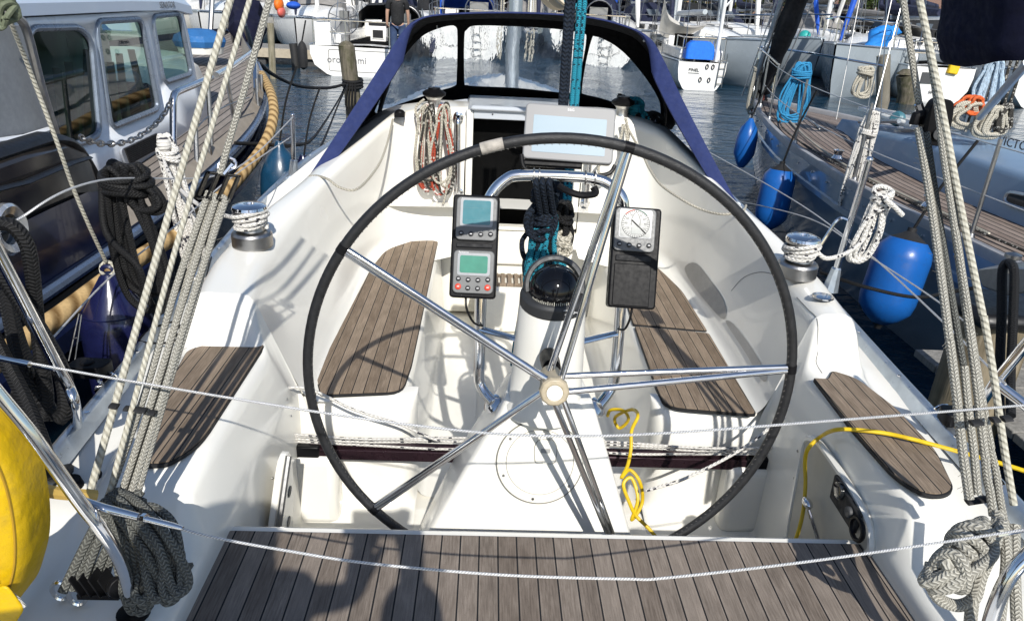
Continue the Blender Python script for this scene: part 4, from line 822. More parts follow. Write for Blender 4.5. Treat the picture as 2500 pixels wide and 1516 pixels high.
lines = [((566, -40), YT, (382, 600), 1.4, (215, 1190), YB, RLAID, .0070), ((610, -30), YT, (425, 590), 1.38, (262, 1190), YB, RLAID, .0054), ((660, -40), YT, (590, 210), 1.56, (529, 420), 1.50, RGREY, .0070)]
for i, (a, ya, b, yb, c, yc, m, r_) in enumerate(lines):
    A, B, Cc = F(*a, ya), F(*b, yb), F(*c, yc); mb = MB(); mb.rope([A, A.lerp(B, .5), B, B.lerp(Cc, .5), Cc], r_, 9, 6); mb.build('fall', m, tl)
BK = F(524, 452, 1.49)
for i, (a, c) in enumerate((((502, 462), (262, 1200)), ((524, 468), (288, 1200)), ((545, 474), (310, 1195)), ((515, 466), (300, 1200)), ((537, 470), (335, 1185)))):
    A, B = F(*a, 1.48 + .012 * (i // 3)), F(*c, 1.13 + .012 * (i // 3)); line3(A, B, RGREY, tl, .0070, 3, .003, 40 + i)
fuzz(tl, [(F(510, 470, 1.48), F(275, 1190, 1.13), .008), (F(545, 474, 1.48), F(320, 1190, 1.13), .008)], 50, 3, RGREY)
ux = V((1, .1, -.12)).normalized(); uz = (F(535, 430, 1.5) - F(505, 500, 1.47)).normalized(); uy = uz.cross(ux)
rot = Matrix((ux, uy, uz)).transposed()
mb = MB()
for k in range(4): mb.box(BK + ux * (-.030 + .020 * k), (.004, .028, .058), rot)
mb.box(BK + uz * .03, (.068, .008, .006), rot); mb.box(BK - uz * .026 , (.066, .022, .005), rot); blk = mb.build('triple_block', BLACKP, tl, bev=.002)
mb = MB(); mb.tube([BK + uz * .03, BK + uz * .055 + ux * .008], .006, 8); mb.tube([BK + uz * .05 + ux * (.016 * math.cos(t)) + uz * (.016 * math.sin(t)) for t in [2 * math.pi * k / 12 for k in range(12)]], .0035, 6, True); mb.build('shackle', CHROME, blk)
for py, (x0, x1) in ((981, (278, 392)),):
    pass
for i, (a, b) in enumerate((((265, 975), (284, 978)), ((300, 982), (311, 983)), ((325, 984), (352, 988)), ((358, 992), (374, 994)))):
    p, q_ = F(*a, 1.205), F(*b, 1.205); mb = MB(); mb.tube([p, q_], .0098, 8, oval=.35); mb.build('tape_band', BLACKM, tl)
# foot of the port tackle: cam block, falls bunch, hank of the tail
bz = .53
mb = MB()
for k, (a, b) in enumerate((((262, 1205), (150, 1425)), ((250, 1215), (172, 1420)), ((278, 1210), (200, 1395)), ((296, 1215), (222, 1400)), ((312, 1215), (246, 1405)))):
    p, q_ = F(*a, 1.125), F(b[0], b[1], 1.02 + .01 * k); mb.rope([p, p.lerp(q_, .5) + V((.004 * (k % 2), 0, .004)), q_], .0085, 8, 6)
mb.build('lower_falls', RGREYD, tl)
c = F(222, 1395, 1.03); mb = MB()
for k in range(4): mb.box(c + V((-.030 + .017 * k, .01, -.015)), (.003, .035, .045), Matrix.Rotation(-.35, 3, 'Y'))
mb.box(c + V((.0, .02, -.045)), (.075, .035, .012)); mb.lathe([(.02, 0), (.022, .008), (.02, .016)], c + V((.045, .0, -.01)), (.6, -.7, .2), 14); mb.build('cam_block', BLACKP, tl, bev=.004)
mb = MB()
for a in ((150, 1418), (190, 1430), (330, 1440)): p = G(a[0], a[1] + 20, .53); mb = MB(); mb.tube([p + V((.016 * math.cos(t), 0, .018 + .022 * math.sin(t))) for t in [2 * math.pi * k / 12 for k in range(12)]], .0045, 6, True); mb.build('shackle', CHROME, tl)
hk2 = thing('rope_hank', 'thick dark grey hank of tackle tail lying on the port quarter deck', 'rope', G(350, 1440, .53), 'hanks of rope')
mb = MB(); rnd = random.Random(5)
T0 = F(285, 1215, 1.10)
for i in range(13):
    f = i / 12; e = F(318 + 105 * f ** 1.2 + rnd.uniform(-14, 14), 1452 - 50 * f * f + rnd.uniform(-26, 10), 1.0 + .03 * rnd.random()); s0 = T0 + V((rnd.uniform(-.02, .03), rnd.uniform(-.02, .02), rnd.uniform(-.01, .02))); bow = V((.03 * (f - .3) + rnd.uniform(-.012, .012), rnd.uniform(-.03, .01), .02 + .02 * f))
    mb.rope([s0, s0.lerp(e, .3) + bow * .8, s0.lerp(e, .65) + bow, e + V((-.012, 0, .01)), e + V((.004, -.01, -.006)), e + V((.016, .01, .012)), s0.lerp(e, .6) + bow * 1.3 + V((.012, .012, 0)), s0.lerp(e, .25) + bow + V((.01, .01, 0)), s0 + V((.008, .01, 0))], .0085, 7, 6)
mb.rope([F(380, 1290, 1.12), F(430, 1330, 1.12), F(418, 1355, 1.1), F(360, 1340, 1.1)], .011, 7, 6); mb.build('loop', RGREYD, hk2)
mb = MB(); mb.rope([G(385, 1290, .56), G(440, 1265, .535), G(480, 1278, .53), G(494, 1310, .49), G(470, 1350, .49), G(440, 1372, .53), G(420, 1385, .54)], .0085, 7, 6); mb.build('tail', RGREYD, hk2)
tr_ = thing('backstay_tackle', 'grey rope backstay tackle with swivel cheek block, on the starboard quarter beside the piling', 'rope tackle', G(2380, 1440, .53), 'backstay tackles')
RB = F(2232, 292, 1.55)
for i, (a, ya, b, yb, m, r_) in enumerate((((2168, -40), 1.62, (2212, 262), 1.56, RGREY, .0070), ((2205, -40), 1.62, (2365, 760), 1.3, RLAID, .0070), ((2365, 760), 1.3, (2440, 1215), 1.13, RLAID, .0070), ((2222, 40), 1.60, (2300, 560), 1.38, RGREY, .0062), ((2300, 560), 1.38, (2385, 1080), 1.17, RGREY, .0070), ((2265, 330), 1.5, (2348, 900), 1.24, RGREY, .0083), ((2348, 900), 1.24, (2372, 1110), 1.16, RGREY, .0083),
                                           ((2212, 310), 1.54, (2285, 820), 1.27, RGREY, .0083), ((2285, 820), 1.27, (2332, 1200), 1.13, RGREY, .0088), ((2228, 320), 1.53, (2318, 880), 1.25, RGREYD, .0066), ((2318, 880), 1.25, (2352, 1190), 1.13, RGREY, .0078), ((2372, 1100), 1.16, (2390, 1240), 1.12, RGREY, .0080), ((2385, 1080), 1.17, (2415, 1250), 1.12, RGREY, .0070))):
    line3(F(*a, ya), F(*b, yb), m, tr_, r_, 3, .0015, 60 + i)
fuzz(tr_, [(F(2212, 310, 1.54), F(2285, 820, 1.27), .010), (F(2265, 330, 1.5), F(2348, 900, 1.24), .010), (F(2285, 820, 1.27), F(2332, 1200, 1.13), .011)], 90, 4, RGREY)
mb = MB(); mb.tube([F(2200, 300, 1.55), F(2205, 280, 1.55), F(2230, 272, 1.55), F(2238, 275, 1.55)], .012, 8); mb.prism(on(RB + V((.008, -.02, 0)), V((1, 0, .05)), V((-.05, 0, 1)), rpoly([V(p + (0,)) for p in ((-.02, -.045), (.026, -.05), (.034, .0), (.028, .045), (-.012, .05), (-.026, .01))], .014) and [(p.x, p.y) for p in rpoly([V(p + (0,)) for p in ((-.02, -.045), (.026, -.05), (.034, .0), (.028, .045), (-.012, .05), (-.026, .01))], .014)]), (0, .024, 0), lambda p: (p.x, p.z)); cb = mb.build('cheek_block', BLACKP, tr_, bev=.003)
mb = MB(); mb.lathe([(.008, 0), (.012, .003), (.012, .006), (.007, .006)], RB + V((.016, -.021, -.022)), (0, -1, 0), 14); mb.build('sheave_pin', GREYP, cb)
mb = MB(); mb.tube([F(2210, 250, 1.555), F(2216, 270, 1.555)], .009, 8); mb.build('swivel', CHROME, tr_)
for i, (a, b) in enumerate((((2336, 1018), (2362, 1016)), ((2386, 1010), (2402, 1009)), ((2412, 1008), (2432, 1006)), ((2326, 1208), (2376, 1200)), ((2378, 1160), (2410, 1158)))):
    p, q_ = F(*a, 1.165), F(*b, 1.165); mb = MB(); mb.tube([p, q_], .0105, 8, oval=.4); mb.build('tape_band', BLACKM, tr_)
hk3 = thing('rope_hank', 'fat braided grey hank bound at the foot of the starboard tackle', 'rope', G(2330, 1440, .53), 'hanks of rope')
mb = MB()
A, B = F(2365, 1195, 1.1), G(2300, 1400, .56)
coil(mb, F(2372, 1215, 1.09), F(2268, 1352, 1.0) - F(2372, 1215, 1.09), V((.75, -.2, .62)), .155, .085, 7, .0098, 77, 0, 8, .3)
hd = F(2372, 1215, 1.09); dn = (F(2268, 1352, 1.0) - hd).normalized(); sd_ = dn.cross(V((0, 1, 0))).normalized(); nr_ = dn.cross(sd_)
for i in range(6):
    c_ = hd + dn * (.035 + .0185 * i) + nr_ * rnd.uniform(-.004, .004); ra = .036 + .010 * math.sin(i * 1.3) + rnd.uniform(-.003, .003); tl_ = rnd.uniform(-.35, .35); mb.rope([c_ + sd_ * (math.cos(t) * ra) + nr_ * (math.sin(t) * ra * .7) + dn * (tl_ * ra * math.cos(t + .5) + .006 * math.sin(2 * t + i)) for t in [2 * math.pi * q / 9 for q in range(9)]], .0102, 9, 4, True)
mb.rope([F(2240, 1300, 1.05), F(2236, 1345, 1.03), F(2258, 1385, 1.02), F(2300, 1402, 1.02), F(2340, 1385, 1.02), F(2358, 1330, 1.04), F(2392, 1250, 1.08), F(2400, 1180, 1.12)], .0115, 9, 6); mb.rope([F(2245, 1310, 1.06), F(2275, 1300, 1.02), F(2285, 1345, 1.02), F(2300, 1350, 1.02)], .0115, 9, 6)
mb.rope([F(2400, 1195, 1.12), F(2372, 1290, 1.07), F(2342, 1370, 1.03), F(2330, 1480, .98), F(2335, 1520, .97)], .011, 9, 6); mb.rope([F(2412, 1200, 1.12), F(2420, 1300, 1.06), F(2405, 1420, 1.0), F(2400, 1510, .97)], .010, 9, 6); mb.rope([F(2440, 1210, 1.12), F(2440, 1330, 1.06), F(2448, 1520, .97)], .010, 9, 6)
mb.build('loop', RGREY, hk3); hk3.location.z -= .035; hk3.location.y -= .02
# ================================================================== WIRES ACROSS THE STERN
def wire(name, label, pts, r, cat='wire', m=None, n=7): mb = MB(); mb.rope(pts, r, n, 14); return mb.build(name, m or WIRE, label=label, cat=cat)
UWp = [((-40, 852), 1.30), ((255, 907), 1.22), ((770, 992), 1.12), ((1110, 1036), 1.07), ((1335, 1049), 1.06), ((1600, 1042), 1.07), ((2000, 1012), 1.12), ((2500, 972), 1.22)]
uw = wire('stern_lifeline', 'upper silver wire sagging across the cockpit below the wheel hub', [F(*p, y) for p, y in UWp], .0024)
for k, (a, b, r_) in enumerate((((-30, 855), (72, 876), .0062), ((72, 876), (132, 888), .0046))): mb = MB(); mb.tube([F(*a, 1.285), F(*b, 1.262)], r_, 10); mb.build('swage_terminal', CHROME, uw)
LWp = [((205, 1212), .99), ((350, 1246), .97), ((500, 1289), .95), ((700, 1326), .93), ((890, 1355), .92), ((1200, 1382), .91), ((1500, 1392), .91), ((1620, 1388), .91), ((2000, 1343), .94), ((2500, 1269), .99)]
lw = wire('stern_lifeline', 'lower silver wire with bottlescrew crossing above the teak bench', [F(*p, y) for p, y in LWp], .0023)
mb = MB(); mb.tube([F(195, 1205, .992), F(250, 1222, .985), F(335, 1243, .973)], [.008, .0075, .0065], 10); mb.lathe([(.0075, 0), (.0075, .008)], F(343, 1245, .972), F(350, 1246, .97) - F(343, 1245, .972), 6); mb.tube([F(352, 1248, .97), F(415, 1264, .962), F(440, 1271, .958)], [.0052, .005, .0035], 10); bs = mb.build('bottlescrew', CHROME, lw)
mb = MB(); c = F(205, 1212, .985); mb.tube([c + V((.012 * math.cos(t), -.004, .012 * math.sin(t))) for t in [2 * math.pi * k / 12 for k in range(12)]], .0015, 5, True); mb.tube([c + V((-.012, 0, .004)), c + V((.016, 0, -.004))], .0035, 6); mb.build('clevis_pin', STEELD, bs)
mb = MB(); mb.tube([F(2400, 1287, .982), F(2500, 1269, .99)], .0036, 8); mb.build('swage_terminal', CHROME, lw)
# ================================================================== PUSHPIT, STANCHIONS
pl_ = thing('pushpit_rail', 'bent stainless pushpit rail running down beside the yellow lifebuoy', 'guard rail', G(320, 1475, .53), 'stern rails')
P0 = G(322, 1478, .53); mb = MB(); mb.tube(cr([P0, F(312, 1420, 1.0), F(290, 1350, .985), F(245, 1275, .97), F(190, 1205, .965), F(90, 1065, .955), F(0, 955, .95), F(-120, 810, .94)], 7), .0112, 12); mb.build('tube', CHROME, pl_)
mb = MB(); mb.lathe([(.03, 0), (.03, .008), (.017, .012)], P0, (0, 0, 1), 18); mb.build('foot', BLACKP, pl_)
pa = thing('pushpit_rail', 'short cranked stainless leg standing by the black mooring ropes', 'guard rail', G(185, 1035, .60), 'stern rails')
P1 = G(187, 1036, .59); mb = MB(); mb.tube(cr([P1, F(180, 975, 1.40), F(165, 930, 1.40), F(135, 875, 1.38), F(60, 730, 1.36), F(-60, 500, 1.33)], 6), .0115, 12); mb.build('tube', CHROME, pa)
mb = MB(); mb.lathe([(.022, 0), (.022, .006), (.014, .01)], P1, (0, 0, 1), 16); mb.build('foot', STEELD, pa)
pr_ = thing('pushpit_rail', 'stainless starboard pushpit tubes with a welded side branch', 'guard rail', G(2340, 1015, .60), 'stern rails')
mb = MB(); mb.tube([G(2325, 1025, .60), F(2396, 918, 1.50), F(2500, 790, 1.42)], .0125, 12); mb.tube([F(2398, 922, 1.495), F(2500, 1000, 1.42)], .0125, 12); mb.build('branched_tube', CHROME, pr_); mb = MB(); mb.tube(cr([F(2372, 1540, .93), F(2398, 1450, .94), F(2440, 1370, .95), F(2520, 1290, .96)], 6), .013, 12); mb.build('tube', CHROME, pr_)
def stanchion(label, base, top, brace=None):
    t = thing('stanchion', label, 'stanchion', base, 'lifeline stanchions of the yacht'); b, tp = V(base), V(top)
    mb = MB(); mb.tube([b, tp], .0125, 10)
    if brace: mb.tube(fil([V(brace[0]), V(brace[1]), V(brace[2])], .03), .007, 8)
    mb.ball(tp, .0135); mb.build('tube', CHROME, t)
    mb = MB(); d = (tp - b).normalized(); mb.lathe([(.034, -.02), (.030, .0), (.019, .075), (.014, .08)], b, d, 8); mb.build('socket', ALU, t, ang=25)
b = G(2000, 688, .63); stanchion('stainless stanchion with slanting brace, near the starboard winch', b, F(2092, 385, b.y), (F(1958, 616, b.y), F(2018, 522, b.y), F(2038, 530, b.y)))
b = G(707, 418, .66); stanchion('slim stainless stanchion behind the dodger foot on the port side', b, F(704, 278, b.y))
for i, (lab, pts) in enumerate((('upper starboard lifeline wire crossing in front of the blue fenders', [F(1640, 330, 5.6), F(1890, 470, 3.6), F(2060, 590, 2.66), F(2130, 645, 2.35), F(2290, 795, 1.75), F(2420, 925, 1.45)]), ('lower starboard lifeline wire running below the hanging white hank', [F(1700, 470, 4.9), F(1930, 520, 3.3), F(2080, 610, 2.66), F(2220, 700, 2.2), F(2330, 780, 1.9)]))):
    wire('lifeline_wire', lab, pts, .0028)
for i, (lab, pts) in enumerate((('upper port lifeline wire leading aft from the slim stanchion', [F(705, 282, 4.0), F(555, 412, 2.9), F(240, 435, 2.0), F(40, 530, 1.7)]), ('lower port lifeline wire slanting down to the black fender line', [F(700, 330, 4.0), F(560, 425, 3.1), F(420, 545, 2.6), F(265, 668, 2.2), F(125, 815, 1.8)]))):
    wire('lifeline_wire', lab, pts, .003)
mb = MB(); mb.tube([F(190, 755, 2.0), F(165, 868, 1.95)], .002, 5); mb.tube([F(196, 757, 2.0), F(180, 868, 1.95)], .002, 5); mb.tube([F(176, 815, 1.97), F(186, 813, 1.97)], .002, 5); mb.build('wire_ladder_strap', STEELD, label='thin double steel strap hanging from the lower port lifeline', cat='strap')
# white hanks on the lifelines
hw = thing('rope_hank', 'white flecked rope hank hanging from the starboard lifeline', 'rope', F(2100, 640, 2.55), 'hanks of rope')
mb = MB(); coil(mb, F(2120, 478, 2.5), (-.16, 0, -1), (1, 0, .1), .255, .10, 4, .0078, 11, 0, 8, .25)
for k in range(6):
    c = F(2125 - 2 * k, 462 + 8 * k, 2.5); rad = .030 - .001 * k; mb.rope([c + V((math.cos(t) * rad * (1.1 if k < 5 else .8), math.sin(t) * rad * .8, .014 * math.sin(t + k * 1.7))) for t in [2 * math.pi * q / 9 for q in range(9)]], .0085, 8, 4, True)
mb.rope([F(2130, 480, 2.46), F(2150, 496, 2.45), F(2172, 518, 2.45)], .0085, 8, 6); mb.build('loop', RWHITE, hw)
rope('winch_tail', 'white rope running from the starboard winch to the hanging hank', [CW2 + V((.055, -.01, .09)), F(1990, 622, 2.36), F(2035, 610, 2.42), F(2070, 585, 2.48), F(2085, 560, 2.5)], .0078, RWHITE)
hw2 = thing('rope_hank', 'white flecked rope hank knotted round the motor boat rail post', 'rope', F(410, 600, 2.9), 'hanks of rope')
mb = MB(); coil(mb, F(398, 345, 3.1), (.12, 0, -1), (1, 0, 0), .62, .10, 4, .0095, 12, 3, 8, .12); mb.ball(F(395, 348, 3.1), .03, (1, 1, 1.2)); mb.build('loop', RWHITE, hw2)
rope('winch_tail', 'white rope running from the port winch up to the hank on the rail', [CW1 + V((-.055, .0, .10)), F(545, 520, 2.5), F(520, 512, 2.55), F(470, 488, 2.7), F(420, 440, 2.9), F(392, 385, 3.05)], .0078, RWHITE)
rope('jammed_line_end', 'short white rope end lying on the port side deck', [G(462, 672, .64), G(495, 673, .645), G(524, 672, .64)], .009, RWHITE)
rope('tackle_control_line', 'thin black line led along the port side deck to a small cam cleat', [G(560, 560, .64), G(520, 590, .64), G(490, 690, .645), G(470, 760, .645), G(450, 800, .65), G(420, 775, .64), G(370, 790, .635), G(335, 820, .635), G(400, 825, .635), G(440, 810, .65)], .0035, BLACKP)
mb = MB(); c = G(447, 806, .66); mb.box(c, (.03, .07, .035)); mb.box(c + V((.0, .05, .01)), (.02, .03, .03)); mb.lathe([(.014, 0), (.014, .02)], c + V((0, -.01, .015)), (0, 0, 1), 10); mb.build('cam_cleat', BLACKP, label='small black cam cleat on the port side deck', cat='cleat', bev=.003)
# fittings on the quarters
for nm, lab, q in (('deck_eye', 'chrome ring plate beside the starboard pushpit foot', (2262, 1012)), ('deck_eye', 'chrome ring plate beside the port mooring fairlead', (262, 935))):
    c = G(*q, .60); mb = MB(); mb.lathe([(.035, 0), (.035, .005), (.012, .01), (.012, .03)], c, (0, 0, 1), 18); mb.tube([c + V((.026 * math.cos(t), .0, .03 + .02 * math.sin(t))) for t in [2 * math.pi * k / 14 for k in range(14)]], .005, 6, True); mb.build(nm, CHROME, label=lab, cat='deck fitting')
for lab, q in (('black turning block on the port toe rail under the wire', (215, 900)), ('black turning block shackled by the starboard pushpit foot', (2300, 1015))):
    c = G(*q, .64); mb = MB(); mb.prism(rpoly([c + V(p) for p in ((-.05, -.03, 0), (.05, -.03, 0), (.06, .03, 0), (-.04, .035, 0))], .02), (0, 0, .035)); mb.lathe([(.02, .036), (.016, .04)], c, (0, 0, 1), 14); mb.build('turning_block', BLACKP, label=lab, cat='block', bev=.004)
# black mooring ropes at the port quarter
rope('mooring_rope', 'thick black mooring rope looping over the port quarter in front of the porthole', [F(-60, 545, 1.55), F(0, 538, 1.55), F(35, 548, 1.55), F(65, 590, 1.55), F(78, 660, 1.55), F(88, 760, 1.55), F(100, 870, 1.52), F(112, 960, 1.5), F(100, 1010, 1.48)], .016, RBLACK)
rope('mooring_rope', 'thick black mooring rope slanting down to the bent rail leg', [F(-60, 560, 1.5), F(0, 650, 1.5), F(60, 740, 1.5), F(110, 820, 1.48), F(150, 900, 1.45), F(160, 980, 1.43), F(140, 1010, 1.42)], .018, RBLACK)
rope('mooring_rope', 'black mooring rope bight lying on deck behind the lifebuoy', [F(-30, 780, 1.45), F(20, 880, 1.42), F(60, 960, 1.38), F(100, 1060, 1.32), F(125, 1140, 1.28), G(170, 1128, .56), G(215, 1132, .56), G(250, 1165, .56), G(225, 1210, .55), G(160, 1240, .55)], .016, RBLACK)
mb = MB()
for i in range(8): mb.rope([F(10 + 7 * i, 700 + 25 * i, 1.6), F(30 + 9 * i, 800 + 20 * i, 1.55), F(50 + 10 * i, 900 + 12 * i, 1.5), F(40 + 12 * i, 960 + 6 * i, 1.5)], .016, 7, 5)
mb.build('rope_bundle', RBLACK, label='bundle of black rope turns hanging over the port quarter edge', cat='rope')
c = G(180, 1205, .53); mb = MB(); mb.lathe([(.06, 0), (.06, .02), (.03, .03), (.022, .06)], c, (0, 0, 1), 18); mb.build('deck_socket', BLACKP, label='round black socket on the port quarter deck under the rails', cat='deck fitting')
rope('boat_hook', 'yellow wooden pole end behind the bent pushpit rail', [F(100, 1178, 1.0), F(150, 1187, 1.02), F(230, 1193, 1.05)], .011, plain('varnished_pole', (.50, .33, .08), .35), 'pole')
kn = F(18, 30, 1.7); mb = MB()
for k in range(6): mb.rope([kn + V((.015 * math.cos(t + k), .014 * math.sin(t * 1.3 + k), .022 * math.sin(t) - .008 * k + .03)) for t in [2 * math.pi * q / 7 for q in range(7)]], .006, 7, 5, True)
mb.build('line_knot', plain('green_grey_rope', (.13, .15, .095), .85, 0, .3, 60), label='greenish knotted line end at the arch in the upper left corner', cat='knot')
# yellow lifebuoy
lb = thing('lifebuoy', 'yellow vinyl horseshoe lifebuoy cover with white cord on the port rail', 'lifebuoy', F(-40, 1500, .93))
mb = MB(); rows = []; yb = .94
oc = [((-70, 985), 0), ((0, 1006), 0), ((45, 1048), 0), ((80, 1115), 0), ((100, 1180), 0), ((112, 1260), 0), ((112, 1330), 0), ((100, 1385), 0), ((80, 1440), 0), ((40, 1480), 0), ((-20, 1520), 0), ((-100, 1560), 0)]
ip = (-300, 1230)
for (px, py), _ in oc:
    px -= 34
    o_ = F(px, py, yb); i_ = F(ip[0] + (px - ip[0]) * .52, ip[1] + (py - ip[1]) * .52, yb); r = []
    for k in range(13):
        t = math.pi * k / 12; f = (1 - math.cos(t)) / 2; r.append(o_.lerp(i_, f) + V((0, -1, .25)).normalized() * (.045 * math.sin(t) ** .6))
    r += [i_ + V((0, .05, 0)), o_ + V((0, .05, 0))]; rows.append(r)
rows = [list(x_) for x_ in zip(*[cr(c_, 4) for c_ in zip(*rows)])]
mb.grid(rows, closed=True); cvv = mb.build('cover', YELBAG, lb, ang=70)
nrm = V((0, -1, .25)).normalized()
def onb(px, py): return F(px, py, yb) + nrm * .05
mb = MB(); mb.rope([onb(-12, 1090), onb(8, 1150), onb(22, 1215), onb(30, 1290), onb(34, 1365)], .0032, 6, 6); mb.rope([onb(72, 1385), onb(90, 1400), onb(105, 1418)], .003, 6, 6); mb.build('cord', RWHITE, lb)
for a_, nm in ((14, 'seam'), (58, 'seam')):
    mb = MB(); mb.rope([F(px - 34 - a_, py, yb) + nrm * (.030 if a_ < 20 else .044) for (px, py), _ in oc[1:-1]], .0022, 5, 5); mb.build(nm, plain('dark_yellow_thread', (.34, .20, .01), .8) if 'dark_yellow_thread' not in bpy.data.materials else bpy.data.materials['dark_yellow_thread'], cvv)
mb = MB(); mb.prism(rpoly([onb(18, 1385), onb(66, 1362), onb(108, 1420), onb(75, 1470), onb(15, 1500)], .012), nrm * .006, lambda p: (p.x, p.z)); mb.build('flap', YELBAG, lb, bev=.003)
# ================================================================== FENDERS ON THE YACHT
def ribs(mb, c, r, z, up): pass
fn = thing('fender', 'large navy cylinder fender with ribbed eye hanging between the two boats', 'fender', (-1.42, 2.2, 0), 'fenders')
tp = S(262, 668, -1.42); mb = MB(); mb.lathe([(.0, -.72), (.06, -.70), (.10, -.62), (.112, -.5), (.115, -.30), (.112, -.16), (.098, -.115), (.045, -.03), (.028, 0), (.022, .015)], tp, (0, 0, 1), 30); fb = mb.build('body', FNAVY, fn, ang=40)
mb = MB()
for k in range(6):
    a = 2 * math.pi * k / 6 + .3; mb.tube([tp + V((math.cos(a) * .024, math.sin(a) * .024, .005)), tp + V((math.cos(a) * .06, math.sin(a) * .06, -.055)), tp + V((math.cos(a) * .095, math.sin(a) * .095, -.112))], .0045, 6)
mb.tube([tp + V((.10 * math.cos(t), .10 * math.sin(t), -.115)) for t in [2 * math.pi * k / 28 for k in range(28)]], .0025, 5, True)
mb.tube([tp + V((.02 * math.cos(t), 0, .02 + .02 * math.sin(t))) for t in [2 * math.pi * k / 12 for k in range(12)]], .008, 6, True); mb.build('eye', FNAVY, fb)
mb = MB(); pts = [F(5, -60, 1.9), F(22, 40, 1.95), F(70, 165, 2.05), F(140, 350, 2.1), F(175, 450, 2.15), F(215, 545, 2.2), tp + V((0, 0, .055))]; mb.rope(pts, .0058, 7, 6); mb.tube([tp + V((.022 * math.cos(t), .008 * math.sin(t), .03 + .022 * math.sin(t))) for t in [2 * math.pi * k / 12 for k in range(12)]], .006, 6, True); mb.build('lanyard', RLAID, fn)
for lab, x0, q, m, rr in (('teal pear fender by the tan rope rubbing strake', -1.42, (672, 352), FTEAL, .13), ('navy pear fender half hidden behind the slim stanchion', -1.38, (730, 385), FNAVY, .14)):
    tp = S(*q, x0); t = thing('fender', lab, 'fender', tp - V((0, 0, .5)), 'fenders'); mb = MB(); mb.lathe([(.0, -.52), (rr * .6, -.48), (rr * .95, -.38), (rr, -.28), (rr * .92, -.16), (rr * .6, -.06), (rr * .25, -.01), (.02, .03)], tp, (0, 0, 1), 26); mb.build('body', m, t)
    mb = MB(); mb.rope([tp, tp + V((.05, .02, .25)), tp + V((.12, .05, .45))], .006, 6, 5); mb.build('lanyard', RBLACK, t)
bh = thing('rope_hank', 'black rope hank tied over the upper port lifeline', 'rope', F(300, 650, 2.3), 'hanks of rope')
mb = MB(); coil(mb, F(288, 415, 2.2), (.10, 0, -1), (1, 0, 0), .44, .15, 7, .0105, 31, 4, 8, .14); coil(mb, F(318, 405, 2.2), (.3, 0, -1), (1, 0, .2), .14, .09, 4, .0105, 33, 2, 8, .4); mb.rope([F(245, 440, 2.2), F(255, 560, 2.15), F(330, 640, 2.1), F(345, 700, 2.1), F(340, 740, 2.1)], .0105, 8, 6); mb.build('loop', RBLACK, bh)
# things above the dodger: boom gear
bg = thing('boom_sail_bundle', 'beige sail bundle end sagging under the boom above the dodger', 'sail', F(1330, 60, 3.2), None)
mb = MB()
def ribbon(mb, a, b, y, th=.05, n=10, sag=.0):
    rows = []
    for (p, q_) in zip(a, b): P_, Q_ = F(*p, y), F(*q_, y); rows.append([P_, P_.lerp(Q_, .3) + V((0, -th, 0)), P_.lerp(Q_, .7) + V((0, -th * .8, 0)), Q_, Q_ + V((0, th, 0)), P_ + V((0, th, 0))])
    mb.grid([list(z) for z in zip(*[cr(c_, 3) for c_ in zip(*rows)])], closed=True)
ribbon(mb, [(1270, -60), (1290, -20), (1310, 10), (1335, 26), (1366, 22)], [(1300, -60), (1330, -20), (1350, 5), (1362, 12), (1372, 14)], 3.2, .06); mb2 = mb; mb.build('fold', TAN, bg)
mb = MB(); ribbon(mb, [(1305, -60), (1330, -12), (1350, 10), (1362, 18)], [(1318, -60), (1340, -20), (1357, 0), (1368, 6)], 3.12, .03); mb.build('fold', TAN, bg)
mb = MB(); mb.rope([F(1368, -40, 2.95), F(1366, 5, 2.95), F(1380, 18, 2.95), F(1400, 12, 2.95), F(1404, -30, 2.95)], .014, 7, 6); mb.build('reef_rope_bight', RTEAL, label='teal rope bight hanging below the boom beside the mainsheet', cat='rope')
ch = thing('plastic_chain', 'grey link chain hanging from the boom in front of the dodger window', 'chain', F(1375, 110, 2.9)); pts = cr([F(1402, 0, 2.9), F(1388, 30, 2.9), F(1374, 70, 2.9), F(1375, 95, 2.9), F(1386, 112, 2.9), F(1391, 125, 2.9)], 6)
L_ = []; acc = 0; last = pts[0]
for p in pts[1:]:
    acc += (p - last).length
    if acc > .017: L_.append((last, p)); acc = 0
    last = p
for i, (a, b) in enumerate(L_):
    d = (b - a).normalized(); x_, y_, _ = frame(d, (0, 1, 0)); e = x_ if i % 2 else y_; mb = MB(); mb.tube([a.lerp(b, .5) + d * .013 * math.cos(t) + e * .007 * math.sin(t) for t in [2 * math.pi * k / 12 for k in range(12)]], .0026, 5, True); mb.build('link', GREYP, ch)
# ================================================================== WATER
def water():
    m = NM('harbour_water'); p = m.geo
    mp = m.n('Mapping'); m.l(p, mp.inputs[0]); mp.inputs['Scale'].default_value = (1.0, 1.9, 1); mp.inputs['Rotation'].default_value = (0, 0, .25)
    a = m.noise(mp.outputs[0], 3.2, 4, .55); b = m.noise(mp.outputs[0], .7, 3, .5); h = m.math('ADD', m.math('MULTIPLY', a, .5), m.math('MULTIPLY', b, 1.0))
    m.set(col=(.007, .032, .060), rough=.04, spec=.5, ior=1.33); m.bump(h, 1.0, .09); return m.m
mb = MB(); mb.grid([[(-160, -60, WZ), (160, -60, WZ)], [(-160, 200, WZ), (160, 200, WZ)]]); mb.build('water', water(), kind='structure')
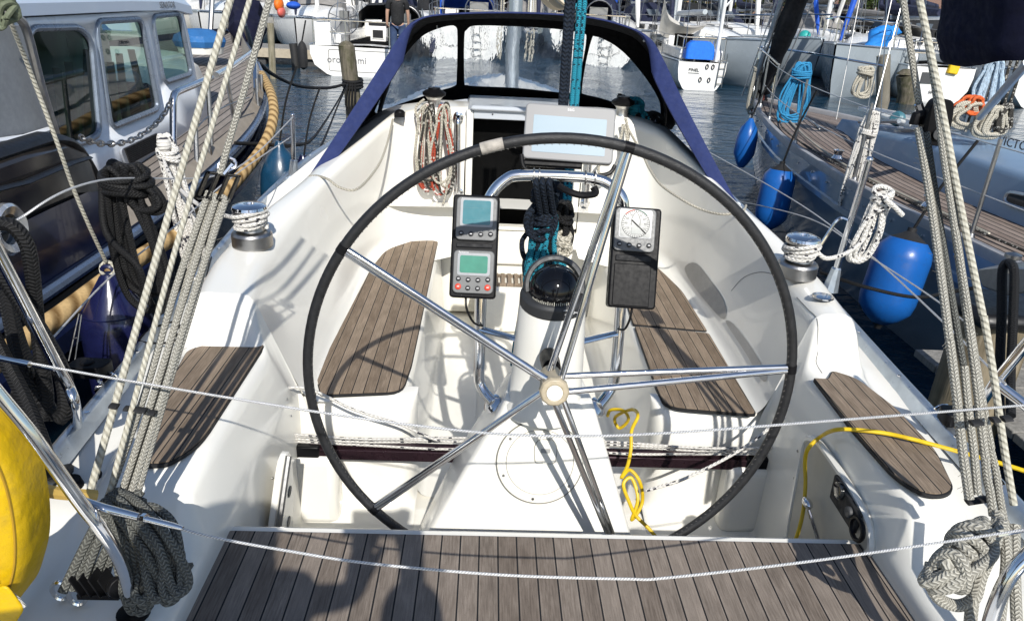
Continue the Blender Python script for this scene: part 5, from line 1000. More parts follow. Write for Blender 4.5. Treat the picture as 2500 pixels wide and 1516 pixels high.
# ================================================================== MOTOR CRUISER (port side)
CPALE = gelcoat('cabin_pale_grey', (.84, .87, .91), .3); HNAVY = plain('navy_gelcoat', (.006, .010, .034), .22, 0, .3, 5, coat=.2, spec=.35); HBLK = plain('black_rubber', (.006, .006, .007), .45, 0, .3, 20)
BWK = plain('dark_brown_gloss', (.022, .019, .017), .16, 0, .3, 6, spec=.4); BLUEM = plain('blue_steel_reflect', (.30, .36, .45), .2, .9, .1, 10)
mc = thing('motor_cruiser', 'dark blue hulled motor cruiser with pale cabin and green tinted windows alongside to port', 'motor boat', (-3.5, 4.5, WZ))
XC = -3.5
MST = [(-3, -1.74, .62), (0, -1.74, .62), (2.0, -1.74, .63), (3.2, -1.74, .64), (4.2, -1.76, .68), (5.2, -1.82, .76), (6.2, -2.02, .85), (7.2, -2.35, .93), (8.4, -2.80, 1.0), (9.4, -3.2, 1.06), (9.9, XC - .02, 1.10)]
mst = cr([V(a) for a in [(x, y, z) for y, x, z in MST]], 5)
mb = MB(); rows = []
for p in mst:
    w_ = (p.x - XC); r = []
    prof = [(0, 0), (.0, -.06), (-.045, -.07), (-.05, -.14), (.075, -.16), (.085, -.22), (-.02, -.25), (-.06, -.55), (-.25, -1.2), (-.5, -1.6)]
    k = min(1, w_ / .8)
    r = [V((p.x + a * k, p.y, p.z + b)) for a, b in prof]; l = [V((2 * XC - q.x, q.y, q.z)) for q in reversed(r)]
    rows.append(r)
    lrow = l
mb.grid(rows); mb.grid([[V((2 * XC - q.x, q.y, q.z)) for q in r] for r in rows]); mb.build('hull', HNAVY, mc, ang=30)
mb = MB(); mb.grid([[p + V((-.055, 0, -.075)), p + V((-.052, 0, -.135))] for p in mst]); mb.tube([p + V((-.03, 0, -.105)) for p in mst if p.y < 6], .02, 6); mb.build('rubbing_recess', HBLK, mc)
mb = MB(); mb.tube([p + V((.012 , 0, -.03)) for p in mst], .022, 8); mb.build('rub_rail', plain('blue_steel_strip', (.16, .22, .33), .28, .6, .2, 8), mc)
mb = MB(); rp_ = cr([S(-40, 890, -1.55), S(40, 832, -1.55), S(150, 757, -1.55), S(290, 651, -1.55), S(450, 546, -1.55), S(560, 445, -1.56), S(635, 350, -1.60), S(658, 280, -1.68), S(652, 225, -1.85), S(630, 180, -2.2)], 8); mb.tube(rp_, .034, 12)
rfd = mb.build('rope_fender', RTAN, mc)
# side deck with margin and teak, bulwark aft
mb = MB(); rows = []
for p in mst:
    if p.y < 2.9: continue
    rows.append([p + V((0, 0, 0)), p + V((-.05 * min(1, (p.x - XC)), 0, .055)), p + V((-.10 * min(1, (p.x - XC)), 0, -.07))])
mb.grid(rows); mb.build('toe_board', plain('weathered_wood', (.30, .26, .21), .6), mc, ang=50)
mb = MB(); rows = []
for p in mst:
    if p.y < 2.7: continue
    w_ = p.x - XC; x0 = p.x - .09 * min(1, w_); rows.append([V((x0, p.y, p.z - .062)), V((max(XC, x0 - .55), p.y, p.z - .052)), V((XC, p.y, p.z - .04)), V((2 * XC - x0, p.y, p.z - .062))])
mb.grid(rows)
for f in mb.bm.faces:
    for l in f.loops: l[mb.uv].uv = (l.vert.co.x, l.vert.co.y)
mb.build('teak_deck', TEAKD, mc)
mb = MB(); bz_ = [(0.2, 1.06), (2.6, 1.06), (2.86, 1.05), (2.98, 1.0), (3.05, .85), (3.10, .66)]
mb.grid([[V((-1.742, y, .62)), V((-1.758, y, .62 + (z - .62) * .55))] for y, z in bz_]); mb.build('bulwark_lower_strake', HNAVY, mc, ang=40); mb = MB()
rows = []
for y, z in bz_: rows.append([V((-1.765, y, .62)), V((-1.775, y, .62 + (z - .62) * .5)), V((-1.80, y, z - .02)), V((-1.83, y, z)), V((-1.92, y, z)), V((-1.95, y, z - .02)), V((-1.95, y, .62))])
mb.grid(rows); mb.face([mb.bm.verts.new(p) for p in rows[-1]]); bw = mb.build('bulwark', BWK, mc, ang=40)
mb = MB(); mb.tube(cr([V((-1.875, 0, 1.065)), V((-1.875, 2.55, 1.065)), V((-1.875, 2.85, 1.055)), V((-1.87, 2.99, 1.0)), V((-1.85, 3.06, .86)), V((-1.83, 3.11, .68))], 5), .055, 10, oval=.5); mb.build('capping', HBLK, bw)
mb = MB(); mb.tube([S(-60, 470, -1.755), S(60, 440, -1.76), S(170, 393, -1.775), S(212, 380, -1.80)], .02, 6, oval=.4); mb.build('bulwark_batten', HBLK, bw)
# porthole in the hull
pc = S(18, 552, -1.735); mb = MB(); mb.lathe([(.085, -.01), (.085, .012), (.075, .022), (.050, .010), (.048, -.02)], pc, (1, 0, 0), 32); ph = mb.build('porthole', plain('porthole_steel', (.60, .61, .62), .22, .75, .1, 12), mc, ang=30)
mb = MB(); mb.lathe([(.0, 0), (.05, 0), (.05, .004)], pc + V((-.012, 0, 0)), (1, 0, 0), 24); mb.build('glass', DGLASS, ph)
# cabin: side wall with window openings, interior, roof
XS = -2.24
def W(px, py): return S(px, py, XS)
wins = [((65, 68), (188, 66), (216, 100), (236, 322), (200, 343), (30, 372)), ((225, 52), (336, 46), (378, 262), (262, 308)), ((361, 40), (428, 33), (458, 178), (390, 200))]
def wall_poly(P, inset=0): return P
mb = MB(); bm = mb.bm; ed = []
y0, y1 = 1.6, None
top = [W(-260, 60), W(60, 36), W(181, 33), W(337, 37), W(431, 8)]
fr_ = [W(436, 0), W(452, 90), W(470, 195), W(505, 330), W(475, 352)]
zb = .52
zr = W(260, 33).z
out = [V((XS, 1.6, zb)), V((XS, 1.6, zr - .03)), V((XS, 2.6, zr - .01)), V((XS, 3.4, zr)), V((XS, 4.2, zr)), V((XS, W(434, 14).y, zr + .005)), W(452, 90), W(471, 196), V((XS, W(471, 196).y + .12, .95)), V((XS, W(505, 300).y, zb))]
ov = [bm.verts.new(p) for p in out]
for a, b in zip(ov, ov[1:] + ov[:1]): ed.append(bm.edges.new((a, b)))
wl = []
for wn in wins:
    pts = rpoly([W(*q) for q in wn], .06, 5); wl.append(pts); vs = [bm.verts.new(p) for p in pts]
    for a, b in zip(vs, vs[1:] + vs[:1]): ed.append(bm.edges.new((a, b)))
bmesh.ops.triangle_fill(bm, edges=ed, use_beauty=True); cw = mb.build('cabin_side', CPALE, mc, solid=.02)
for k, pts in enumerate(wl):
    c = sum(pts, V()) / len(pts)
    mb = MB(); mb.tube([p + V((.008, 0, 0)) for p in pts], .017, 8, True); wf = mb.build('window', plain('window_gasket', (.20, .24, .30), .3, .4) if k == 0 else bpy.data.materials['window_gasket'], mc)
    mb = MB(); mb.face([mb.bm.verts.new(p) for p in pts]); mb.build('pane', GLASSG, wf)
mb = MB(); rows = []
ye = W(434, 8).y
for y, dz in ((1.4, 0), (3, .01), (4.5, .01), (ye - .15, .0), (ye + .10, -.03)):
    rows.append([V((XS + .005, y, zr - .005 + dz)), V((XS + .035, y, zr + dz)), V((XS + .03, y, zr + .05 + dz)), V((XS - .04, y, zr + .115 + dz)), V((XS - .16, y, zr + .135 + dz)), V((XC, y, zr + .17 + dz)), V((2 * XC - XS, y, zr + .12 + dz))])
mb.grid(rows); mb.face([mb.bm.verts.new(p) for p in rows[-1]]); rf = mb.build('roof', gelcoat('roof_blue_grey', (.45, .52, .62), .35), mc, ang=40)
mb = MB(); mb.text('SENATOR', .052, S(402, 13, XS + .034) + V((.003, 0, .0)), (0, 1, 0), (0, 0, 1)); mb.build('lettering', plain('grey_print', (.12, .13, .15), .5), rf)
# interior: floor, far wall with bright windows, curtains, seat, helm
mb = MB(); mb.box((-3.4, 3.6, .45), (1.9, 4.2, .05)); mb.grid([[(-4.55, 1.6, .4), (-4.55, 1.6, 1.12)], [(-4.55, 5.3, .4), (-4.55, 5.3, 1.12)]]); mb.grid([[(-4.55, 1.6, 1.30), (-4.55, 1.6, 1.6)], [(-4.55, 5.3, 1.30), (-4.55, 5.3, 1.6)]]); mb.grid([[(-4.6, 1.5, .4), (-4.6, 1.5, 1.55)], [(XS - .03, 1.5, .4), (XS - .03, 1.5, 1.55)]]); mb.grid([[(-4.6, 1.5, zr + .02), (XS - .04, 1.5, zr - .02)], [(-4.6, 5.2, zr + .02), (XS - .04, 5.2, zr - .02)]])
for y in (1.6, 2.6, 3.6, 4.5, 5.5): mb.box((-4.55, y, 1.16), (.04, .18, .5))
mb.build('cabin_interior', plain('interior_wood', (.035, .030, .024), .5), mc)
mb = MB()
CURT = plain('cream_curtain', (.42, .42, .30), .9, 0, .2, 12)
for i, (a, b) in enumerate((((132, 165), (158, 350)), ((160, 150), (190, 345)), ((205, 120), (212, 335)), ((283, 130), (303, 285)), ((312, 120), (352, 285)), ((262, 150), (282, 300)))):
    p, q_ = S(a[0], a[1], XS - .12), S(b[0], b[1], XS - .10); rows = []
    for t in range(7): f = t / 6; rows.append([p.lerp(q_, f) + V((.025 * math.cos(k * 1.9), .012 * k * (.5 + .9 * f) - .03 * f, 0)) for k in range(5)])
    mb.grid(rows)
mb.build('curtain', CURT, mc)
mb = MB(); mb.box((-2.95, 4.95, .98), (.55, .42, .7)); mb.box((-2.95, 4.70, 1.25), (.45, .10, .5)); mb.build('helm_seat', GEL, mc, bev=.06)
mb = MB(); mb.box((-2.8, 4.1, .8), (.4, .8, .5)); mb.build('settee', plain('teal_upholstery', (.03, .10, .11), .9), mc, bev=.05)
# grey tonneau panel at the aft end
mb = MB(); mb.prism([S(-80, 62, XS + .06), S(62, 62, XS + .06), S(128, 310, XS + .06), S(-80, 345, XS + .06)], (-.02, 0, 0), lambda p: (p.y, p.z)); mb.build('canvas_panel', plain('grey_canvas', (.30, .31, .32), .9, 0, .08, 30, .3, bscale=300), mc)
mb = MB(); mb.tube(cr([S(-40, 20, XS + .12), S(10, 24, XS + .12), S(42, 42, XS + .12), S(66, 80, XS + .12), S(100, 210, XS + .12), S(138, 335, XS + .12)], 5), .018, 8); mb.build('canopy_tube', STEELD, mc)
mb = MB(); mb.tube([S(-40, 345, XS + .1), S(60, 330, XS + .1), S(118, 312, XS + .1)], .012, 6); mb.build('canopy_foot_rail', CPALE, mc)
# vent grille
gq = [S(285, 360, XS + .012), S(375, 318, XS + .012), S(388, 352, XS + .012), S(300, 400, XS + .012)]
mb = MB(); mb.prism(rpoly(gq, .035), (.012, 0, 0), lambda p: (p.y, p.z)); vg = mb.build('vent_grille', plain('grille_frame', (.30, .32, .36), .4), mc)
mb = MB()
for k in range(9):
    f = (k + .7) / 9.4; a, b = gq[0].lerp(gq[3], f), gq[1].lerp(gq[2], f); mb.tube([a.lerp(b, .07) + V((.016, 0, 0)), a.lerp(b, .93) + V((.016, 0, 0))], .0055, 5)
mb.build('louvre', BLACKM, vg)
# fore cabin trunk, hatch, rails
ys = W(471, 196).y
mb = MB(); rows = []
for y, hw, zt, zs in ((ys - .15, 1.05, .98, .72), (ys + .5, 1.0, .98, .76), (ys + 1.3, .80, 1.0, .84), (ys + 1.8, .5, 1.02, .92), (ys + 2.0, .2, 1.0, .95)): rows.append([V((XC + hw + .06, y, zs - .05)), V((XC + hw, y, zt - .04)), V((XC + hw - .06, y, zt)), V((XC, y, zt + .03)), V((XC - hw, y, zt))])
mb.grid(rows); mb.face([mb.bm.verts.new(p) for p in rows[-1]]); mb.build('fore_cabin', GEL, mc, ang=60)
c = G(482, 112, 1.06); mb = MB(); mb.lathe([(.22, 0), (.24, .05), (.22, .10), (.12, .15), (.0, .16)], c, (0, 0, 1), 12); hc2 = mb.build('hatch_cover', plain('blue_canvas', (.02, .12, .32), .8), mc, ang=20)
mb = MB(); mb.lathe([(.20, 0), (.21, .06)], c - V((0, 0, .06)), (0, 0, 1), 14); mb.build('coaming', GEL, hc2)
def MR(px, py, x=-1.86): return S(px, py, x)
mb = MB(); mb.tube(fil([MR(417, 360), MR(417, 232), MR(425, 222), MR(508, 188)], .05), .019, 10); mb.build('handrail', CHROME, mc)
mb = MB(); mb.tube([MR(520, 182, -1.9), MR(560, 160, -1.95), MR(607, 125, -2.1)], .020, 10); mb.tube([MR(607, 125, -2.1), MR(612, 132, -2.12), MR(615, 215, -2.05)], .018, 8); mb.build('handrail', CHROME, mc)
for a, b, x_ in (((470, 302), (474, 398), -1.80), ((500, 205), (512, 395), -1.83), ((500, 330), (508, 410), -1.8), ((545, 180), (573, 345), -1.85), ((617, 190), (622, 292), -1.9), ((628, 180), (632, 250), -2.0), ((512, -30), (506, 85), -3.4), ((545, 8), (568, 120), -3.2), ((588, 60), (612, 130), -2.9)):
    mb = MB(); mb.tube([MR(*a, x_), MR(*b, x_)], .014 if x_ > -2.5 else .03, 8); mb.build('rail_post', STEELD, mc)
for pts in ([(474, 308), (500, 282), (545, 255), (600, 235)], [(440, 355), (470, 306)]):
    mb = MB(); mb.rope([MR(*q, -1.83) for q in pts], .004, 6, 4); mb.build('rail_wire', STEELD, mc)
# rail chain
chn = thing('rail_chain', 'sagging chrome chain across the boarding gap of the motor cruiser', 'chain', MR(300, 350, -1.9)); pts = cr([MR(192, 330, -1.95), MR(215, 340, -1.95), MR(255, 347, -1.93), MR(310, 340, -1.9), MR(360, 312, -1.88), MR(395, 275, -1.86), MR(416, 232, -1.86)], 14)
acc = 0; last = pts[0]; L_ = []
for p in pts[1:]:
    acc += (p - last).length
    if (p - last).length > .030: L_.append((last, p)); last = p
for i, (a, b) in enumerate(L_):
    d = (b - a).normalized(); x_, y_, _ = frame(d); e = x_ if i % 2 else y_; mb = MB(); mb.tube([a.lerp(b, .5) + d * .022 * math.cos(t) + e * .012 * math.sin(t) for t in [2 * math.pi * k / 10 for k in range(10)]], .0055, 5, True); mb.build('link', STEELD, chn)
# ================================================================== GREY SLOOP (starboard side)
HGREY = plain('grey_blue_gelcoat', (.20, .24, .28), .16, 0, .1, 3, coat=.4); RBLU = gelcoat('deck_blue_grey', (.17, .25, .36), .4); TRIM = plain('grey_steel_trim', (.34, .38, .43), .3, .6, .1, 10)
gs = thing('grey_sloop', 'grey hulled sloop with teak side deck and blue grey coachroof alongside to starboard', 'sailboat', (4.2, 5, WZ))
Bw = V((3.35, 9.9, 0)); ax_ = V((.13, -1, 0)).normalized(); rt = V((ax_.y, -ax_.x, 0))    # rt points to port (towards us)
if rt.x > 0: rt = -rt
DZ = .42
def hb(s_):
    T = [(-.2, .0), (0, .05), (.5, .27), (1.1, .52), (2.0, .82), (2.8, 1.06), (4.5, 1.38), (6.7, 1.55), (9, 1.57), (11.5, 1.45)]
    for (a, u), (b, v) in zip(T, T[1:]):
        if a <= s_ <= b: return u + (v - u) * (s_ - a) / (b - a)
    return T[-1][1]
SS = [0, .25, .5, .8, 1.1, 1.5, 2, 2.5, 3, 3.6, 4.2, 4.9, 5.6, 6.4, 7.2, 8, 9, 10.2, 11.5]
def dz(s_): return DZ + .10 * max(0, 1 - s_ / 5) ** 1.5
def gp_(s_, o, z): return Bw + ax_ * s_ + rt * o + V((0, 0, z))
mb = MB()
for sd in (1, -1):
    mb.grid([[gp_(s_, sd * hb(s_), dz(s_)), gp_(s_ + .01, sd * (hb(s_) - .005), dz(s_) - .16), gp_(s_ + .012, sd * (hb(s_) + .012), dz(s_) - .17), gp_(s_ + .012, sd * (hb(s_) + .012), dz(s_) - .21), gp_(s_ + .05, sd * (hb(s_) - .01), dz(s_) - .22), gp_(s_ + .25, sd * max(.02, hb(s_) * .93 - .03), -.25), gp_(s_ + .6, sd * max(.01, hb(s_) * .8 - .06), -.8)] for s_ in SS])
mb.build('hull', HGREY, gs, ang=35)
mb = MB()
for sd in (1, -1): mb.grid([fil([gp_(s_, sd * hb(s_), dz(s_) - .01), gp_(s_, sd * (hb(s_)), dz(s_) + .055), gp_(s_, sd * max(0, hb(s_) - .05), dz(s_) + .055), gp_(s_, sd * max(0, hb(s_) - .055), dz(s_))], .012, 2) for s_ in SS])
tr2 = mb.build('toe_rail', plain('teak_capping_grey', (.30, .30, .31), .5), gs, ang=50)
mb = MB()
for k in range(22): s_ = .8 + k * .35; mb.lathe([(.010, 0), (.010, .012)], gp_(s_, hb(s_) + .0, dz(s_) - .06), rt, 6)
mb.build('rail_bolt', CHROME, tr2)
mb = MB(); rows = []
for s_ in SS:
    w_ = max(.01, hb(s_) - .05); rows.append([gp_(s_, w_ * f, dz(s_) + .03 * (1 - f * f)) for f in (1, .75, .5, .25, 0, -.25, -.5, -.75, -1)])
mb.grid(rows)
for f in mb.bm.faces:
    for l in f.loops:
        q = l.vert.co - Bw; s_ = q.dot(ax_); o_ = q.dot(rt); l[mb.uv].uv = ((hb(max(0, min(11, s_))) - abs(o_)) + 3, s_)
mb.build('teak_deck', TEAKW, gs)
def tw(s_): return max(.02, (hb(s_) - .72) * min(1, (s_ - 1.9) / 1.1))
mb = MB(); rows = []
for s_ in (2.0, 2.2, 2.6, 3.1, 3.8, 4.6, 5.4, 6.2, 6.8, 7.4):
    t = tw(s_); h = .10 + .22 * min(1, (s_ - 2.0) / 2.2); z = dz(s_)
    P = [gp_(s_, t + .05, z + .01), gp_(s_, t, z + h), gp_(s_, t * .5, z + h + .03), gp_(s_, -t * .5, z + h + .03), gp_(s_, -t, z + h), gp_(s_, -t - .05, z + .01)]; rows.append(fil(P, [.05, .1, .1, .05], 4))
mb.grid(rows); mb.face([mb.bm.verts.new(p) for p in rows[0]]); mb.face([mb.bm.verts.new(p) for p in rows[-1]]); mb.build('coachroof', RBLU, gs, ang=50)
mb = MB(); rows = []
for s_ in (5.2, 5.35, 5.8, 6.6, 7.4, 8.5):
    t = tw(min(s_, 7.4)) - .06; h = .34 + .13 * min(1, (s_ - 5.15) / .35); z = dz(s_); rows.append(fil([gp_(s_, t, z + .30), gp_(s_, t - .05, z + h), gp_(s_, 0, z + h + .04), gp_(s_, -t, z + h)], [.05, .1], 4))
mb.grid(rows); mb.face([mb.bm.verts.new(p) for p in rows[0]]); mb.face([mb.bm.verts.new(p) for p in rows[-1]]); dh = mb.build('doghouse', GEL, gs, ang=45)
p = gp_(5.9, tw(5.9) - .07, DZ + .42)
mb = MB(); tq = S(2442, 352, 3.0); lp = S(2452, 350, 2.98); mb.text('VICTOIRE', .075, lp, ax_, V((0, 0, 1)), .002); mb.build('lettering', plain('dark_grey_print', (.08, .08, .09), .5), dh)
mb = MB()
for k in range(3): s_ = 5.35 + .35 * k; mb.tube(fil([gp_(s_, tw(s_) - .02, DZ + .34), gp_(s_ + .03, tw(s_) + .01, DZ + .38), gp_(s_ + .25, tw(s_) + .01, DZ + .38), gp_(s_ + .28, tw(s_) - .02, DZ + .34)], .03), .018, 7)
mb.build('grab_handle', GEL, gs)
# coachroof side window
def T(px, py): 
    d = ray(px, py); best = None
    for k in range(20, 75):
        s_ = k * .1; 
    return S(px, py, 2.93)
wq = [T(2318, 440), T(2380, 448), T(2412, 462), T(2400, 505), T(2370, 518), T(2305, 490)]
c0 = sum(wq, V()) / 6; 
s0 = (c0 - Bw).dot(ax_)
n_ = rt; ctr_ = gp_(s0, tw(s0) + .030, DZ + .17); 
wq = [ctr_ + ax_ * (q - c0).dot(ax_) * .9 + V((0, 0, (q - c0).z * .55)) + rt * (-.02 * ((q - c0).z)) for q in wq]
mb = MB(); mb.prism(rpoly(wq, .05), rt * .012, lambda p: (p.y, p.z)); wf = mb.build('window', DGLASS, gs); mb = MB(); mb.tube([p + rt * .012 for p in rpoly(wq, .05)], .012, 6, True); mb.build('window_frame', TRIM, wf)
for s_ in (3.0,):
    mb = MB(); mb.tube([gp_(2.6, tw(2.6) + .02, DZ + .24), gp_(3.6, tw(3.6) + .02, DZ + .40)], .02, 6); mb.build('roof_handrail', TRIM, gs)
mb = MB(); mb.box(gp_(3.3, .1, DZ + .36), (.5, .5, .05)); mb.build('fore_hatch', GEL, gs, bev=.02)
for i, (s_, h) in enumerate(((.7, .62), (1.6, .60), (2.9, .60), (4.3, .60), (5.7, .60), (7.0, .60))):
    mb = MB(); b = gp_(s_, hb(s_) - .06, dz(s_) + .02); mb.tube([b, b + V((.0, 0, h))], .0125, 8); mb.lathe([(.03, 0), (.03, .01), (.016, .05)], b, (0, 0, 1), 10); mb.build('stanchion', STEELD, gs)
for h in (.58, .30):
    mb = MB(); mb.rope([gp_(s_, hb(s_) - .06, dz(s_) + h) for s_ in (.7, 1.6, 2.9, 4.3, 5.7, 7.0, 9)], .004, 6, 4); mb.build('lifeline', WIRE, gs)
mb = MB(); mb.tube(cr([gp_(1.6, hb(1.6) - .06, dz(1) + .60), gp_(.8, .35, dz(1) + .64), gp_(.1, .14, dz(0) + .66), gp_(-.1, 0, dz(0) + .66), gp_(.1, -.14, dz(0) + .66), gp_(.8, -.35, dz(0) + .64), gp_(1.6, -hb(1.6) + .06, dz(0) + .6)], 5), .0135, 8); mb.tube([gp_(.15, .12, dz(0)), gp_(.1, .14, dz(0) + .66)], .0125, 8); mb.tube([gp_(.15, -.12, dz(0)), gp_(.1, -.14, dz(0) + .66)], .0125, 8); mb.build('pulpit', CHROME, gs)
for i, (a, b) in enumerate((((2012, 288), (2074, -30)), ((2062, 378), (2152, -30)), ((2118, 300), (2136, -30)), ((2096, 292), (2180, -30)))):
    y_ = (6.9, 5.9, 6.4, 6.2)[i]; mb = MB(); mb.tube([F(*a, y_), F(*b, y_ + .3)], .0045, 5); mb.build('shroud', STEELD, gs)
mb = MB(); c = F(2172, 262, 6.6); mb.lathe([(.05, 0), (.065, .02), (.065, .06), (.045, .08)], c - V((0, 0, .1)), (-.8, -.4, .3), 16); mb.build('dorade_vent', plain('teal_paint', (.05, .16, .20), .4), gs)
for i, pts in enumerate(([(1.2, .25), (2.6, .72), (4.0, 1.06), (5.6, 1.2)], [(1.5, .45), (2.2, .75), (3.4, 1.02), (4.8, 1.2), (6.4, 1.25)], [(.8, .0), (1.6, .12), (2.1, .3)])):
    mb = MB(); mb.rope([gp_(s_, o_, dz(s_) + .035) for s_, o_ in pts], .009, 6, 6); mb.build('deck_line', (RCREAM, RDARK, RWHITE)[i], gs)
mb = MB()
for s_ in (3.5, 5.0): mb.lathe([(.045, 0), (.05, .02), (.03, .05), (.045, .09), (.0, .10)], gp_(s_, hb(s_) - .25, dz(s_) + .02), (0, 0, 1), 14)
mb.build('deck_winch', CHROME, gs)
mb = MB(); mb.prism(rpoly([gp_(s_, o_, DZ + .335 + .02 * (s_ - 3)) for s_, o_ in ((2.75, .15), (2.75, -.15), (2.35, -.1), (2.35, .1))], .04), (0, 0, .03)); mb.build('roof_vent', GEL, gs)
# furled headsail on the forestay, mast with covered boom gear
a, b = gp_(.1, 0, dz(0) + .05), F(1948, -80, 9.0)
fs = thing('furled_headsail', 'black furled headsail rolled round the forestay of the grey sloop', 'sail', a)
mb = MB(); mb.tube(cr([a.lerp(b, t) for t in (0, .08, .2, .35, .5, .7, .85, 1.0)], 4), [.03, .035, .05, .06, .075, .07, .08, .085, .08, .085, .10, .10, .095, .10, .11, .12, .12, .13, .13, .13, .12, .12, .12, .13, .13, .13, .13, .13, .13][:29], 10); mb.build('roll', plain('black_sailcloth', (.006, .006, .008), .8, 0, .3, 10, .6, bscale=25), fs)
mb = MB(); o = V((-.12, .05, 0)); mb.tube([a + o, b + o + V((-.05, 0, 0))], .035, 8); mb.tube([a + o * 1.8, b + o * 1.7], .008, 5); mb.tube([a - o, b - o * .8 + V((.1, 0, 0))], .008, 5); mb.build('foil', ALU, fs)
mb = MB(); mb.lathe([(.10, 0), (.10, .03), (.04, .04), (.04, .12), (.10, .13), (.10, .16)], a - V((0, 0, .02)), b - a, 16); mb.build('furler_drum', BLACKP, fs)
mm_ = thing('mast', 'grey aluminium mast of the sloop with hanging line hanks behind the navy sail cover', 'mast', F(2345, 275, 6.1)); p = F(2352, 285, 6.1)
mb = MB(); mb.tube([V((p.x, p.y, .5)), V((p.x, p.y, 9))], .10, 14, oval=.75); mb.build('spar', ALU, mm_)
mb = MB()
for k in range(7): x_ = p.x - .16 + .05 * k; mb.tube([V((x_, p.y - .14, .8)), V((x_ + .02 * (k % 3), p.y - .12, 6))], .012, 5)
mb.build('halyard', RDARK, mm_); mb = MB(); coil(mb, F(2400, 150, 5.7), (0, 0, -1), (1, 0, 0), .36, .20, 9, .013, 8, 0, 6, .2); mb.build('blue_white_hank', plain('blue_white_rope', (.35, .45, .55), .8, 0, .4, 60), mm_)
mb = MB(); coil(mb, F(2342, 235, 5.6), (0, 0, -1), (1, 0, 0), .12, .20, 5, .014, 9, 0, 6, .2); mb.build('orange_hank', plain('orange_rope', (.55, .10, .02), .8, 0, .4, 60), mm_)
mb = MB(); coil(mb, F(2335, 250, 5.6), (0, 0, -1), (1, 0, 0), .18, .28, 5, .014, 10, 0, 6, .2); coil(mb, F(2400, 262, 5.5), (0, 0, -1), (1, 0, 0), .22, .20, 7, .014, 14, 0, 6, .2); mb.build('cream_hank', RCREAM, mm_)
mb = MB(); coil(mb, F(2425, 255, 5.5), (0, 0, -1), (1, 0, 0), .2, .12, 5, .012, 16, 0, 6, .2); mb.build('dark_hank', RDARK, mm_)
mb = MB(); mb.tube([F(2358, 282, 5.4), F(2475, 150, 4.4)], .028, 8); mb.build('kicker_strut', ALU, mm_)
sc = thing('sail_cover', 'dark navy sail cover draped over the boom at the top right', 'sail cover', F(2390, 150, 5.2))
mb = MB(); rows = []
L1 = [(2312, -80), (2309, 20), (2300, 70), (2296, 95), (2302, 120), (2305, 148), (2318, 160)]; L2 = [(2400, -80), (2398, 20), (2395, 80), (2392, 110), (2394, 130), (2398, 142), (2400, 146)]; L3 = [(2520, -80), (2520, 20), (2520, 80), (2520, 110), (2520, 125), (2520, 136), (2520, 141)]
for q1, q2, q3 in zip(L1, L2, L3):
    A, B, C_ = F(*q1, 5.3), F(*q2, 4.9), F(*q3, 4.7); rows.append(cr([A + V((.02, .25, 0)), A, A.lerp(B, .5) + V((0, -.05, 0)), B + V((0, -.03, 0)), B.lerp(C_, .5) + V((0, -.07, 0)), C_, C_ + V((.05, .3, 0))], 4))
rows = [list(z) for z in zip(*[cr(c_, 3) for c_ in zip(*rows)])]; mb.grid(rows); mb.build('cloth', NAVYD, sc, ang=80, solid=.008)
# hanks and fenders on the sloop
def hank(lab, top, l, w_, n, r, m, y, seed, wraps=4):
    t = F(*top, y); o = thing('rope_hank', lab, 'rope', t - V((0, 0, l)), 'hanks of rope'); mb = MB(); coil(mb, t, (-.04, 0, -1), (1, 0, 0), l, w_, n, r, seed, wraps, 6, .2); mb.build('loop', m, o); return o
hank('light blue rope hank hanging on the sloop guard rail', (1932, 160), .62, .30, 9, .011, RBLUE, 8.2, 41, 5)
hank('white and red rope hank hanging at the sloop bow', (1828, 152), .62, .14, 6, .013, RCREAM, 9.7, 42, 3)
hank('red rope hank behind the white one at the sloop bow', (1836, 190), .5, .16, 4, .012, plain('faded_red_rope', (.30, .08, .06), .8), 9.75, 43, 2)
hank('long white rope hank hanging from a sloop shroud', (2098, 282), .78, .17, 7, .011, RWHITE, 5.5, 44, 3)
hank('short white rope hank tied high on the sloop rail', (2085, 165), .28, .20, 5, .012, RCREAM, 7.2, 45, 3)
gf = 'fenders'
